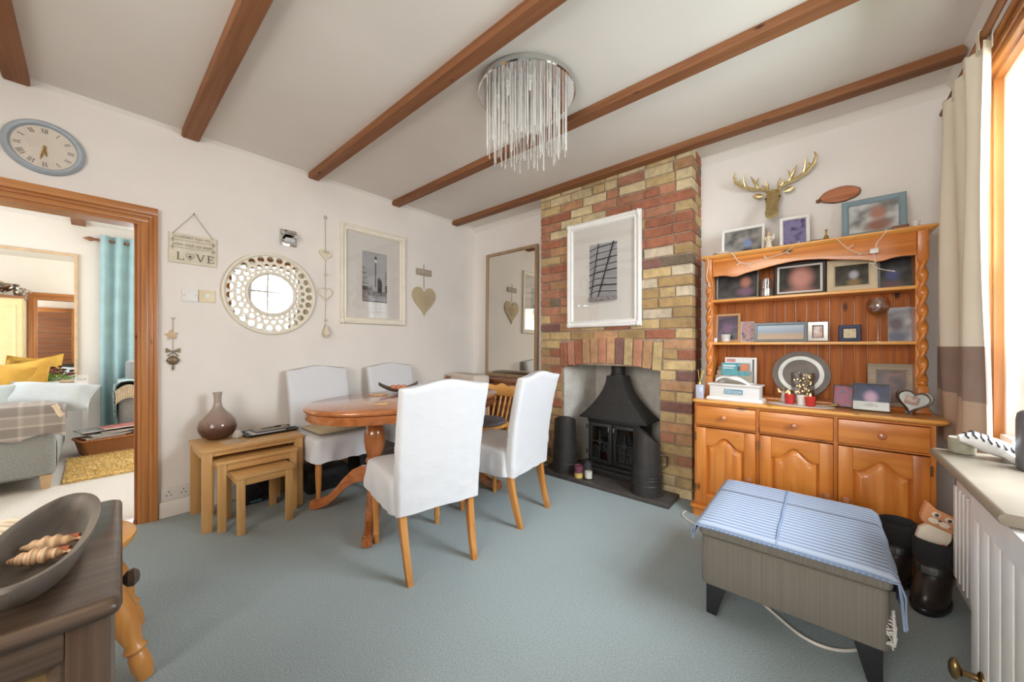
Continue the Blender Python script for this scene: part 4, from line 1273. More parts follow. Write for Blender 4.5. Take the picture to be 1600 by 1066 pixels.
# ------------------------------------------------------------------ star and bauble hanger
hg = thing('wall_hanging', 'wooden star and beaded bauble hanging on a thread beside the doorway', 'wall hanging', (0.0, 0.349, 0.964), R(90))
MB().tube([(0, -0.006, 0.1), (0, -0.006, 0.345)], 0.0012, 5).build('thread', 'string', hg)
MB().tube([(-0.012, -0.008, 0.35), (0, -0.008, 0.342), (0.012, -0.008, 0.352)], 0.0015, 5).build('hook', 'silver', hg)
sp = []
for i in range(10):
    r_ = 0.036 if i % 2 == 0 else 0.018
    a = PI / 2 + i * PI / 5 + 0.15
    sp.append((r_ * math.cos(a) - 0.008, 0.236 + r_ * math.sin(a)))
MB().prism(sp, -0.002, -0.012, 'xz').build('star', 'star_wood', hg, bevel=0.002)
for s_ in (-1, 1):
    MB().prism([(0, 0.128), (s_ * 0.034, 0.15), (s_ * 0.036, 0.118)], -0.002, -0.012, 'xz').build('bow_loop', 'wire_bronze', hg, bevel=0.002)
    MB().prism([(0, 0.126), (s_ * 0.03, 0.098), (s_ * 0.02, 0.095)], -0.002, -0.009, 'xz').build('bow_tail', 'wire_bronze', hg)
MB().lathe([(0.001, 0.035), (0.02, 0.045), (0.034, 0.068), (0.02, 0.09), (0.001, 0.1)], (0, -0.012, 0), 18, ry=0.35).build('bauble', 'wire_bronze', hg)
MB().lathe([(0.001, 0.0), (0.005, 0.012), (0.003, 0.035)], (0, -0.01, 0), 10).build('drop', 'wire_bronze', hg)
# ------------------------------------------------------------------ round mirror with mirrored discs
rm = thing('round_mirror', 'round wall mirror in a cream lattice of mirrored discs', 'mirror', (0.008, 0.916, 1.53), R(90))
rm.rotation_euler = (R(1.6), 0, R(90))
MB().lathe([(0.30, 0), (0.30, -0.006), (0.165, -0.006), (0.165, 0)], seg=64, axis='y', cap0=False, cap1=False).build('backing', 'frame_cream', rm)
MB().tube([(0.305 * math.cos(2 * PI * i / 72), -0.01, 0.305 * math.sin(2 * PI * i / 72)) for i in range(72)], 0.011, 10, closed=True).build('outer_ring', 'frame_cream', rm)
MB().lathe([(0.168, 0), (0.17, -0.016), (0.162, -0.02), (0.15, -0.012), (0.147, -0.006)], seg=64, axis='y', cap0=False, cap1=False).build('inner_ring', 'frame_cream', rm)
MB().lathe([(0.151, 0), (0.151, -0.007)], seg=56, axis='y').build('centre_glass', 'mirror_glass', rm)
for rad, R_, off in ((0.0255, 0.268, 0), (0.0185, 0.2185, 0.5), (0.0115, 0.1855, 0)):
    n = 27
    pm = None
    for k in range(n):
        a = 2 * PI * (k + off) / n
        if pm is None:
            mb = MB()
            mb.slot = 0; mb.lathe([(rad - 0.003, -0.007), (0.0005, -0.0072)], seg=18, axis='y', cap0=False)
            mb.slot = 1; mb.lathe([(rad, -0.004), (rad, -0.013), (rad - 0.003, -0.013), (rad - 0.003, -0.006)], seg=18, axis='y', cap0=False, cap1=False)
            o = mb.build('mirror_disc', ['mirror_glass', 'frame_cream'], rm)
            pm = o.data
        else:
            o = bpy.data.objects.new('mirror_disc', pm); C.objects.link(o); o.parent = rm
        o.location = (R_ * math.cos(a), 0, R_ * math.sin(a))
# ------------------------------------------------------------------ chrome sconce
sc = thing('wall_light', 'square chrome wall light above the round mirror', 'wall light', (0.0, 1.032, 1.996), R(90))
MB().box(-0.058, -0.012, -0.064, 0.058, 0, 0.064).build('back_plate', 'chrome', sc, bevel=0.003)
mb = MB(); mb.prism([(-0.012, -0.012), (-0.075, 0.02), (-0.07, 0.028), (-0.012, 0.0)], -0.045, 0.045, 'yz'); mb.build('arm', 'chrome', sc)
mb = MB(); mb.prism([(-0.012, -0.05), (-0.06, -0.01), (-0.055, -0.004), (-0.012, -0.04)], -0.035, 0.035, 'yz'); mb.build('reflector', 'mirror_glass', sc)
for k in range(5):
    q = MB(); q.T = Matrix.Translation((-0.042 + 0.021 * k, -0.03, 0.036))
    q.lathe([(0.001, -0.014), (0.009, -0.004), (0.009, 0.006), (0.001, 0.014)], seg=8); q.build('crystal', 'crystal', sc, smooth=False)
# ------------------------------------------------------------------ heart garland
gl = thing('heart_garland', 'hanging garland of cream hearts and beads left of the framed street print', 'wall hanging', (0.0, 1.319, 1.19), R(90))
MB().tube([(0, -0.006, 0.1), (0, -0.006, 1.04)], 0.0014, 5).build('cord', 'string', gl)
MB().tube([(0.012 * math.cos(i / 10 * 2 * PI), -0.006, 1.052 + 0.012 * math.sin(i / 10 * 2 * PI)) for i in range(10)], 0.002, 5, closed=True).build('ring', 'wire_bronze', gl)
MB().prism([(a, b + 0.772) for a, b in heart(0.108, 0.098)], -0.002, -0.014, 'xz').build('solid_heart', 'cream_paint', gl, bevel=0.003)
decal('lettering', scribble(-0.026, 0.026, 0.745, 0.014, 3), gl, -0.0148)
for z in (0.557, 0.162):
    q = MB(); q.T = Matrix.Translation((0, -0.012, z)); q.lathe([(0.001, -0.012), (0.014, -0.006), (0.016, 0.004), (0.001, 0.012)], seg=10); q.build('bead', 'cream_paint', gl)
MB().tube([(a, -0.007, b + 0.438) for a, b in heart(0.115, 0.118, 36)], 0.005, 7, closed=True).build('open_heart', 'cream_paint', gl)
q = MB(); q.T = Matrix.Translation((0, -0.03, 0)); q.lathe([(0.001, 0.0), (0.008, 0.012), (0.028, 0.038), (0.028, 0.046), (0.012, 0.1), (0.004, 0.118)], seg=14); q.build('bell', 'cream_paint', gl)
MB().box(-0.006, -0.03, 0.1, 0.006, -0.005, 0.112).build('bell_loop', 'string', gl)
# ------------------------------------------------------------------ big framed prints
def art(name, label, loc, rz, wd, h_, mt, pw, ph, px, pz, polys):
    t_ = thing(name, label, 'picture', loc, rz)
    mb = MB()
    mb.rects(wd, h_, [(0, 0), (0, -0.012), (0.008, -0.026), (0.02, -0.03), (0.03, -0.022), (0.038, -0.02), (0.05, -0.024), (0.06, -0.016), (0.064, -0.008), (0.064, -0.004)])
    mb.build('frame', mt, t_, angle=30)
    for sx in (-1, 1):
        for sz in (-1, 1):
            for dx, dz, r_ in ((0.022, 0.022, 0.02), (0.055, 0.018, 0.012), (0.018, 0.055, 0.012), (0.085, 0.02, 0.009), (0.02, 0.085, 0.009)):
                q = MB(); q.T = Matrix.Translation((sx * (wd / 2 - dx), -0.026, sz * (h_ / 2 - dz))) @ Matrix.Diagonal((1.2, 0.5, 1.2, 1))
                q.lathe([(0.001, -r_), (r_ * 0.8, -r_ * 0.5), (r_, 0), (r_ * 0.8, r_ * 0.5), (0.001, r_)], seg=10)
                q.build('corner_scroll', mt, t_)
    MB().box(-wd / 2 + 0.06, -0.006, -h_ / 2 + 0.06, wd / 2 - 0.06, -0.003, h_ / 2 - 0.06).build('mount', 'mount_card', t_, smooth=False)
    pr = decal('print', polys(px - pw / 2, pz - ph / 2, pw, ph), t_, -0.0065)
    MB().box(-wd / 2 + 0.06, -0.0105, -h_ / 2 + 0.06, wd / 2 - 0.06, -0.0095, h_ / 2 - 0.06).build('glazing', 'clear_glass', t_, smooth=False)
    return t_
def street(x, z, w_, h_):
    rr = random.Random(5)
    P = [(rectp(x, z, x + w_, z + h_), 'print_grey')]
    Q = lambda a, b, c_, d_, mt: P.append((rectp(x + a * w_, z + b * h_, x + c_ * w_, z + d_ * h_), mt))
    Q(0, 0, 1, 0.22, 'print_mid')
    for k in range(9): Q(0.0, 0.25 + 0.05 * k, 0.3 - 0.025 * k, 0.28 + 0.05 * k, 'print_green' if k % 2 else 'print_mid')
    for k in range(8): Q(0.9, 0.22 + 0.055 * k, 1.0, 0.25 + 0.055 * k, 'print_mid')
    Q(0, 0.22, 0.22, 0.3, 'print_dark'); Q(0.93, 0.2, 1.0, 0.36, 'print_dark')
    P.append((strokep(x + 0.52 * w_, z + 0.3 * h_, x + 0.53 * w_, z + 0.84 * h_, 0.008), 'print_dark'))
    P.append(([(x + 0.46 * w_, z + 0.86 * h_), (x + 0.6 * w_, z + 0.86 * h_), (x + 0.53 * w_, z + 0.94 * h_)], 'print_dark'))
    P.append(([(x + 0.48 * w_, z + 0.80 * h_), (x + 0.58 * w_, z + 0.80 * h_), (x + 0.6 * w_, z + 0.86 * h_), (x + 0.46 * w_, z + 0.86 * h_)], 'mount_card'))
    for cx, hh in ((0.66, 0.52), (0.73, 0.48), (0.35, 0.34), (0.28, 0.3)):
        P.append(([(x + (cx - 0.05) * w_, z + 0.2 * h_), (x + (cx + 0.05) * w_, z + 0.2 * h_), (x + (cx + 0.06) * w_, z + (hh - 0.08) * h_), (x + cx * w_, z + hh * h_), (x + (cx - 0.06) * w_, z + (hh - 0.08) * h_)], 'print_dark' if cx > 0.5 else 'print_mid'))
    for k in range(14):
        a = rr.uniform(0.1, 0.9); b = rr.uniform(0.02, 0.2)
        Q(a, b, a + rr.uniform(0.03, 0.1), b + 0.008, 'print_dark' if k % 2 else 'print_grey')
    Q(0, 0, 1, 0.012, 'print_dark')
    return P
def girders(x, z, w_, h_):
    P = [(rectp(x, z, x + w_, z + h_), 'print_grey')]
    S = lambda a, b, c_, d_, t_, mt='print_dark': P.append((strokep(x + a * w_, z + b * h_, x + c_ * w_, z + d_ * h_, t_), mt))
    for k in range(9):
        b = 0.94 - 0.11 * k
        S(0, b - 0.045, 0.28, b, 0.010 if k % 2 == 0 else 0.006)
        S(0.28, b, 1, b + (0.03 if k < 5 else -0.02), 0.011 if k % 2 == 0 else 0.006)
        for j in range(4): S(0, b - 0.06 - 0.016 * j, 1, b - 0.03 - 0.018 * j, 0.0016, 'print_mid')
        if k % 2 == 0:
            for j in range(11): S(0.02 + 0.09 * j, b - 0.03, 0.06 + 0.09 * j, b - 0.005, 0.003)
    S(0.36, 1.0, 0.05, 0.0, 0.009); S(0.9, 1.0, 0.3, 0.0, 0.012)
    P.append((rectp(x, z, x + w_, z + 0.07 * h_), 'print_mid'))
    return P
art('framed_print', 'cream ornate frame with a grey street lamp photograph', (0.0, 1.775, 1.786), R(90), 0.665, 0.912, 'frame_cream', 0.253, 0.476, 0.0, 0.0, street)
art('framed_print', 'white ornate frame with a roof girder photograph on the brick chimney', (1.857, 2.826, 1.748), 0, 0.68, 0.925, 'frame_white', 0.253, 0.487, 0.01, 0.005, girders)
# ------------------------------------------------------------------ heart plaque
hp_ = thing('heart_plaque', 'pale wooden heart hanging from a small grey tag near the corner', 'wall hanging', (0.0, 2.338, 1.448), R(90))
MB().prism([(a, b + 0.31) for a, b in heart(0.30, 0.31, 40)], -0.004, -0.016, 'xz').build('heart', 'hessian', hp_, bevel=0.004)
for k, z in enumerate((0.205, 0.165, 0.125)):
    decal('lettering', [(p_, 'grey_wood') for p_, _ in scribble(-0.07 + 0.015 * k, 0.075 - 0.015 * k, z, 0.026, 20 + k)], hp_, -0.0168)
MB().box(-0.098, -0.014, 0.438, 0.098, -0.006, 0.506).build('tag', 'grey_wood', hp_, bevel=0.003)
decal('tag_lettering', [(p_, 'cream_paint') for p_, _ in scribble(-0.075, 0.07, 0.472, 0.024, 31)], hp_, -0.0148)
MB().tube([(0, -0.009, 0.29), (0, -0.009, 0.44)], 0.0025, 6).build('cord', 'string', hp_)
MB().tube([(0, -0.009, 0.5), (0, -0.008, 0.56)], 0.0025, 6).build('hook', 'wire_bronze', hp_)
# ------------------------------------------------------------------ alcove mirror and cabinet
am = thing('leaning_mirror', 'tall wood-framed mirror standing on the brown cabinet', 'mirror', (0.615, 3.072, 0.772))
am.rotation_euler = (R(-0.8), 0, 0)
mb = MB(); mb.T = Matrix.Translation((0, 0, 0.717))
mb.rects(0.76, 1.434, [(0, 0.0), (0, -0.03), (0.006, -0.034), (0.03, -0.034), (0.034, -0.026), (0.034, -0.018)])
mb.build('frame', 'mirror_frame_wood', am)
MB().box(-0.348, -0.02, 0.032, 0.348, -0.016, 1.402).build('mirror_pane', 'mirror_warm', am, smooth=False)
MB().box(-0.37, -0.016, 0.01, 0.37, -0.001, 1.424).build('back_board', 'brown_wood_z', am)
cb = thing('cabinet', 'low brown cabinet with drawers in the alcove under the tall mirror', 'cabinet', (0.78, 2.96, 0))
MB().box(-0.40, -0.125, 0.03, 0.40, 0.135, 0.74).build('carcass', 'brown_wood_z', cb, bevel=0.003)
MB().box(-0.415, -0.145, 0.74, 0.415, 0.138, 0.772).build('top', 'brown_wood_x', cb, bevel=0.005)
MB().box(-0.385, -0.115, 0, 0.385, 0.125, 0.03).build('plinth', 'brown_wood_x', cb)
for z0, z1 in ((0.56, 0.72), (0.31, 0.54), (0.05, 0.29)):
    dw = MB().box(-0.385, -0.138, z0, 0.385, -0.125, z1).build('drawer', 'brown_wood_x', cb, bevel=0.004)
    for x in (-0.18, 0.18):
        MB().box(x - 0.05, -0.1392, (z0 + z1) / 2, x + 0.05, -0.138, (z0 + z1) / 2 + 0.02).build('finger_slot', 'black_plastic', dw)
# ------------------------------------------------------------------ gold stag head
sg_ = thing('stag_head', 'gold stag head with branching antlers on the wall above the dresser', 'wall ornament', (3.02, 3.1, 2.09))
mb = MB()
def hring(y, z, hx, hz, tilt=0.0):
    return [(hx * math.cos(2 * PI * j / 16), y + tilt * hz * math.sin(2 * PI * j / 16), z + hz * math.sin(2 * PI * j / 16)) for j in range(16)]
mb.loft([hring(-0.002, 0.06, 0.03, 0.05), hring(-0.05, 0.06, 0.045, 0.055), hring(-0.085, 0.04, 0.045, 0.05, 0.3), hring(-0.115, 0.0, 0.036, 0.04, 0.5), hring(-0.14, -0.045, 0.034, 0.036, 0.6), hring(-0.158, -0.075, 0.038, 0.034, 0.6), hring(-0.166, -0.095, 0.034, 0.028, 0.6), hring(-0.168, -0.108, 0.018, 0.014, 0.6)])
mb.build('head', 'gold', sg_)
for s_ in (-1, 1):
    mb = MB(); mb.T = Matrix.Translation((s_ * 0.045, -0.062, 0.07)) @ Matrix.Rotation(R(-18 * s_), 4, 'Y')
    mb.loft([[(s_ * (0.012 + 0.062 * u), 0.008 * math.cos(a) - 0.004, (0.004 + 0.017 * math.sin(PI * u)) * math.sin(a)) for a in [2 * PI * j / 10 for j in range(10)]] for u in (0, 0.15, 0.4, 0.7, 1.0)])
    mb.build('ear', 'gold', sg_)
    q = MB(); q.T = Matrix.Translation((s_ * 0.039, -0.098, 0.042)); q.lathe([(0.001, -0.006), (0.006, 0), (0.001, 0.006)], seg=8); q.build('eye', 'socket_slot', sg_)
    an = MB()
    main = [(0.025, -0.06, 0.095), (0.04, -0.055, 0.118), (0.075, -0.05, 0.135), (0.13, -0.055, 0.15), (0.18, -0.065, 0.175), (0.215, -0.08, 0.21), (0.226, -0.095, 0.25), (0.217, -0.1, 0.275)]
    an.tube([(s_ * a, b, c_) for a, b, c_ in main], [0.013, 0.012, 0.012, 0.012, 0.012, 0.0115, 0.008, 0.003], 8)
    for base, mid, tip in (((0.035, -0.056, 0.112), (0.03, -0.075, 0.14), (0.042, -0.085, 0.17)), ((0.085, -0.052, 0.138), (0.098, -0.06, 0.17), (0.082, -0.062, 0.215)), ((0.098, -0.06, 0.17), (0.113, -0.066, 0.2), (0.128, -0.07, 0.232)),
                           ((0.158, -0.06, 0.165), (0.168, -0.07, 0.2), (0.172, -0.085, 0.262)), ((0.2, -0.074, 0.195), (0.192, -0.08, 0.21), (0.185, -0.085, 0.222)), ((0.04, -0.055, 0.118), (0.055, -0.062, 0.14), (0.064, -0.066, 0.155))):
        an.tube([(s_ * a, b, c_) for a, b, c_ in (base, mid, tip)], [0.010, 0.008, 0.0025], 7)
    an.build('antler', 'gold', sg_)
# ------------------------------------------------------------------ log-slice plaque
ls = thing('log_slice', 'oval polished log slice with bark edge on the wall above the dresser', 'wall ornament', (3.36, 3.1, 2.085), 0)
ls.rotation_euler = (0, R(-1), 0)
pts = []
rr = random.Random(4)
for i in range(30):
    a = 2 * PI * i / 30
    k = 1 + 0.03 * rr.uniform(-1, 1)
    pts.append((0.098 * math.cos(a) * k, 0.048 * math.sin(a) * k))
MB().prism(pts, -0.001, -0.022, 'xz').build('bark_edge', 'bark', ls, bevel=0.003)
wood('slice_face', (140, 76, 42), (184, 110, 70), (206, 140, 94), 'x', 0.3, 0.0, 0.4, 40)
MB().prism([(a * 0.94, b * 0.9) for a, b in pts], -0.022, -0.0235, 'xz').build('cut_face', 'slice_face', ls)
q = MB(); q.T = Matrix.Translation((-0.104, -0.012, -0.012)); q.lathe([(0.001, -0.014), (0.013, -0.008), (0.014, 0.006), (0.001, 0.013)], seg=10); q.build('knot_stub', 'bark', ls)
# ------------------------------------------------------------------ things on the dresser
def photo_frame(label, cx, y, z0, wd, h_, fw, fm, pm, lean=8, rz=0, mount=None, depth=0.014, name='photo_frame', prof=None, cat='photo frame'):
    t_ = thing(name, label, cat, (cx, y, z0))
    t_.rotation_euler = (R(-lean), 0, R(rz))
    mb = MB(); mb.T = Matrix.Translation((0, 0, h_ / 2))
    d_ = depth
    loops = prof or [(0, 0), (0, -d_), (fw * 0.15, -d_ - 0.003), (fw * 0.8, -d_ - 0.001), (fw, -d_ * 0.5), (fw, -d_ * 0.35)]
    mb.rects(wd, h_, loops)
    mb.build('frame', fm, t_, angle=30)
    MB().box(-wd / 2 + 0.003, -d_ * 0.2, 0.003, wd / 2 - 0.003, 0, h_ - 0.003).build('backing', 'black_plastic', t_)
    yy = -d_ * 0.4
    iw, ih = wd / 2 - fw, h_ - fw
    if mount:
        MB().box(-iw, yy, fw, iw, yy + 0.001, ih).build('mount', 'mount_card', t_, smooth=False)
        MB().box(-iw + mount, yy - 0.001, fw + mount, iw - mount, yy, ih - mount).build('photo', pm, t_, smooth=False)
    else:
        MB().box(-iw, yy, fw, iw, yy + 0.001, ih).build('photo', pm, t_, smooth=False)
    # easel strut behind
    a = math.tan(R(lean)) if lean > 1 else 0.1
    L = h_ * 0.55
    mb = MB(); mb.T = Matrix.Rotation(R(lean), 4, 'X')
    by = h_ * 0.5 * math.sin(R(lean))
    mb.add([(-0.012, by, h_ * 0.5), (0.012, by, h_ * 0.5), (0.015, by + 0.03, 0.001), (-0.015, by + 0.03, 0.001),
            (-0.012, by + 0.003, h_ * 0.5), (0.012, by + 0.003, h_ * 0.5), (0.015, by + 0.034, 0.001), (-0.015, by + 0.034, 0.001)],
           [(0, 1, 2, 3), (7, 6, 5, 4), (0, 4, 5, 1), (1, 5, 6, 2), (2, 6, 7, 3), (3, 7, 4, 0)])
    mb.build('easel_strut', 'black_plastic', t_)
    return t_
ZT, Z1, Z2, ZW = 1.766, 1.453, 1.153, 0.772
portrait('ph_a', (150, 146, 142), (120, 138, 178), 0.03, 0.07, 0.035, (70, 66, 70))
photo('ph_b', [(70, 64, 92), (128, 120, 160), (92, 84, 120)], 20, seed=2)
portrait('ph_c', (206, 208, 206), (176, 128, 112), 0.02, 0.14, 0.05, (150, 110, 96))
portrait('ph_d', (78, 74, 72), (176, 120, 100), 0.05, 0.12, 0.045, (120, 90, 110))
portrait('ph_e', (62, 62, 56), (206, 146, 134), 0.01, 0.11, 0.085, (196, 130, 120))
portrait('ph_f', (84, 82, 72), (186, 186, 196), 0.01, 0.1, 0.03, (140, 120, 80))
portrait('ph_g', (84, 86, 84), (84, 92, 140), -0.02, 0.08, 0.04, (110, 86, 90))
portrait('ph_h', (104, 88, 112), (120, 90, 120), 0, 0.1, 0.04, (60, 66, 60))
photo('ph_i', [(140, 90, 90), (176, 140, 140), (90, 80, 92)], 26, seed=5)
m, nt, p = newmat('ph_beach')
tc = nd(nt, 'ShaderNodeTexCoord'); sx = nd(nt, 'ShaderNodeSeparateXYZ')
nt.links.new(tc.outputs['Object'], sx.inputs[0])
mu = nd(nt, 'ShaderNodeMath', operation='MULTIPLY'); mu.inputs[1].default_value = 7.8
nt.links.new(sx.outputs['Z'], mu.inputs[0])
nt.links.new(ramp(nt, mu.outputs[0], [(0.2, (190, 160, 128)), (0.42, (176, 160, 140)), (0.55, (150, 170, 190)), (0.8, (176, 192, 204))]), p.inputs['Base Color'])
p.inputs['Roughness'].default_value = 0.25
photo('ph_j', [(214, 200, 196), (200, 160, 150), (232, 222, 216)], 22, seed=7)
photo('ph_k', [(196, 170, 120), (206, 190, 150), (150, 120, 80)], 26, seed=8)
portrait('ph_l', (190, 196, 204), (96, 84, 92), -0.02, 0.1, 0.05, (92, 100, 124))
photo('ph_m', [(92, 86, 100), (176, 96, 120), (120, 110, 130)], 26, seed=9)
portrait('ph_n', (44, 60, 106), (196, 160, 190), 0.0, 0.075, 0.04, (150, 130, 190))
photo('ph_o', [(70, 78, 84), (130, 104, 100), (90, 84, 86)], 12, seed=11)
photo('ph_p', [(180, 150, 140), (150, 126, 116), (196, 176, 160)], 30, seed=12)
G = 'photo frames on the dresser'
photo_frame('white frame with a blurred dark photo at the left on top of the dresser', 2.853, 2.95, ZT, 0.255, 0.19, 0.018, 'frame_white', 'ph_a', 8)['group'] = G
photo_frame('small white frame with a purple photo on top of the dresser', 3.139, 2.96, ZT, 0.155, 0.205, 0.02, 'frame_white', 'ph_b', 8, 6)['group'] = G
photo_frame('large blue-grey frame with a portrait on top of the dresser', 3.50, 2.97, ZT, 0.27, 0.235, 0.032, 'frame_blue_grey', 'ph_c', 8)['group'] = G
photo_frame('thin silver and brown frame at the left of the upper dresser shelf', 2.819, 2.965, Z1, 0.258, 0.235, 0.014, 'pewter', 'ph_d', 7)['group'] = G
photo_frame('black frame with a smiling close-up portrait on the upper dresser shelf', 3.162, 2.965, Z1, 0.262, 0.215, 0.016, 'frame_black', 'ph_e', 7, 0, 0.012)['group'] = G
photo_frame('wide cream frame on the upper dresser shelf', 3.408, 2.965, Z1, 0.222, 0.2, 0.038, 'frame_sand', 'ph_f', 7)['group'] = G
photo_frame('pale grey frame at the right of the upper dresser shelf', 3.60, 2.98, Z1, 0.16, 0.19, 0.012, 'frame_grey_blue', 'ph_g', 7)['group'] = G
photo_frame('tan wood frame at the left of the middle dresser shelf', 2.757, 2.985, Z2, 0.158, 0.205, 0.018, 'frame_tan', 'ph_h', 7)['group'] = G
photo_frame('small pink photo tucked behind the tan frame on the middle shelf', 2.876, 3.0, Z2, 0.08, 0.145, 0.004, 'frame_white', 'ph_i', 7, 0, None, 0.006)['group'] = G
photo_frame('wide slate-blue frame with a beach view on the middle shelf', 3.061, 2.985, Z2, 0.285, 0.13, 0.018, 'frame_grey_blue', 'ph_beach', 7)['group'] = G
photo_frame('square silver frame on the middle shelf', 3.254, 2.97, Z2, 0.103, 0.128, 0.03, 'silver', 'ph_j', 7)['group'] = G
photo_frame('small navy frame on the middle shelf', 3.40, 2.97, Z2, 0.1, 0.1, 0.022, 'navy', 'ph_k', 7, -5)['group'] = G
photo_frame('frameless photo of two people at the right of the middle shelf', 3.615, 2.99, Z2, 0.106, 0.195, 0.003, 'frame_white', 'ph_l', 6, 0, None, 0.006)['group'] = G
photo_frame('small glass frame with a pink photo on the dresser worktop', 3.372, 2.84, ZW, 0.1, 0.128, 0.004, 'pewter', 'ph_m', 14, -8)['group'] = G
t_ = photo_frame('glass frame with a dark blue portrait on the dresser worktop', 3.475, 2.765, ZW, 0.148, 0.15, 0.005, 'pewter', 'ph_n', 14, -4)
t_['group'] = G
MB().box(-0.07, -0.0155, 0.004, 0.07, -0.0125, 0.05).build('etched_panel', 'pewter', t_)
decal('lettering', [(p_, 'sign_ink') for p_, _ in scribble(-0.02, 0.03, 0.03, 0.012, 44)], t_, -0.0158)
photo_frame('large grey wood frame at the right of the dresser worktop', 3.575, 2.945, ZW, 0.195, 0.255, 0.042, 'grey_wood', 'ph_o', 10)['group'] = G
hf = thing('heart_photo_frame', 'silver heart-shaped frame at the right end of the dresser worktop', 'photo frame', (3.61, 2.735, ZW + 0.004), 0, G)
hf.rotation_euler = (R(-16), R(14), R(-6))
def hloop(k, y, dz=0.0): return [(a * k, y, 0.128 + (b + 0.06) * k - 0.06 + dz) for a, b in heart(0.135, 0.128, 40)]
MB().loft([hloop(0.98, 0.0), hloop(1.0, -0.008), hloop(0.94, -0.018), hloop(0.84, -0.016), hloop(0.78, -0.006)], cap0=True, cap1=False).build('rim', 'silver', hf, angle=60)
MB().loft([hloop(0.79, -0.004), hloop(0.79, -0.006)]).build('inner_panel', 'pewter', hf)
MB().box(-0.03, -0.0085, 0.05, 0.022, -0.0065, 0.095).build('photo', 'ph_p', hf)
mb = MB(); mb.T = Matrix.Rotation(R(16), 4, 'X'); mb.box(-0.014, 0.03, 0.0, 0.014, 0.036, 0.07); mb.build('easel_strut', 'black_plastic', hf)
# top of dresser
dish = thing('dish', 'small white dish at the left end on top of the dresser', 'dish', (2.735, 2.90, ZT))
MB().lathe([(0.03, 0), (0.05, 0.014), (0.052, 0.016), (0.048, 0.015), (0.028, 0.004)], seg=24).build('bowl', 'white_plastic', dish)
MB().lathe([(0.03, 0.004), (0.018, 0.02), (0.002, 0.024)], seg=14).build('contents', 'frosted', dish)
fg = thing('figurine', 'small cream cherub figurine between the two white frames', 'figurine', (3.006, 2.91, ZT))
MB().lathe([(0.02, 0), (0.022, 0.01), (0.017, 0.03), (0.013, 0.06), (0.012, 0.082), (0.006, 0.09)], seg=14).build('robe', 'cream_paint', fg)
q = MB(); q.T = Matrix.Translation((0, 0, 0.101)); q.lathe([(0.001, -0.014), (0.011, -0.007), (0.0125, 0.002), (0.008, 0.011), (0.001, 0.014)], seg=12); q.build('head', 'shell_tan', fg)
for s_ in (-1, 1):
    MB().tube([(s_ * 0.01, 0, 0.08), (s_ * 0.022, -0.008, 0.066), (s_ * 0.014, -0.02, 0.06)], [0.006, 0.005, 0.004], 8).build('arm', 'cream_paint', fg)
    MB().prism([(s_ * 0.006, 0.06), (s_ * 0.03, 0.1), (s_ * 0.032, 0.07), (s_ * 0.018, 0.05)], 0.006, 0.01, 'xz').build('wing', 'cream_paint', fg)
bl = thing('brass_bell', 'tiny brass hand bell on top of the dresser', 'bell', (3.293, 2.90, ZT))
MB().lathe([(0.016, 0), (0.014, 0.006), (0.011, 0.024), (0.006, 0.034)], seg=14).build('cup', 'brass', bl)
MB().lathe([(0.003, 0.034), (0.005, 0.046), (0.003, 0.052), (0.007, 0.062), (0.002, 0.07)], seg=10).build('handle', 'brass', bl)
pn = thing('folded_spectacles', 'thin dark spectacles lying on top of the dresser', 'spectacles', (3.255, 2.868, ZT))
MB().tube([(-0.06, 0, 0.002), (-0.02, 0, 0.006), (0.06, -0.002, 0.003)], 0.0015, 5).build('arm', 'black_plastic', pn)
MB().tube([(-0.055, 0.006, 0.002), (0, 0.008, 0.007), (0.058, 0.004, 0.003)], 0.0015, 5).build('rim', 'black_plastic', pn)
bk = thing('trinket_box', 'little brown trinket box at the right on top of the dresser', 'box', (3.60, 2.885, ZT))
MB().box(-0.03, -0.018, 0, 0.03, 0.018, 0.014).build('base', 'brown_wood_x', bk, bevel=0.002)
MB().box(-0.031, -0.019, 0.014, 0.031, 0.019, 0.02).build('lid', 'brown_wood_x', bk, bevel=0.002)
tl = thing('tealight_glass', 'small clear tealight glass at the right end on top of the dresser', 'candle holder', (3.655, 2.885, ZT))
MB().lathe([(0.014, 0), (0.017, 0.002), (0.019, 0.032), (0.0175, 0.032), (0.015, 0.004)], seg=16, cap1=False).build('glass', 'crystal', tl)
MB().lathe([(0.012, 0.004), (0.012, 0.014)], seg=12).build('wax', 'white_wax', tl)
# upper shelf jar
jr = thing('glass_jar', 'clear glass jar with a silver band beside the black frame', 'jar', (2.991, 2.93, Z1))
MB().lathe([(0.034, 0), (0.036, 0.004), (0.036, 0.105), (0.03, 0.112), (0.03, 0.12), (0.028, 0.12), (0.028, 0.11), (0.033, 0.1), (0.033, 0.006)], seg=22, cap1=False).build('glass', 'thin_glass', jr)
MB().lathe([(0.0365, 0.006), (0.037, 0.01), (0.037, 0.05), (0.0365, 0.054)], seg=22, cap0=False, cap1=False).build('silver_band', 'silver', jr)
MB().lathe([(0.03, 0.008), (0.03, 0.05)], seg=16).build('candle', 'white_wax', jr)
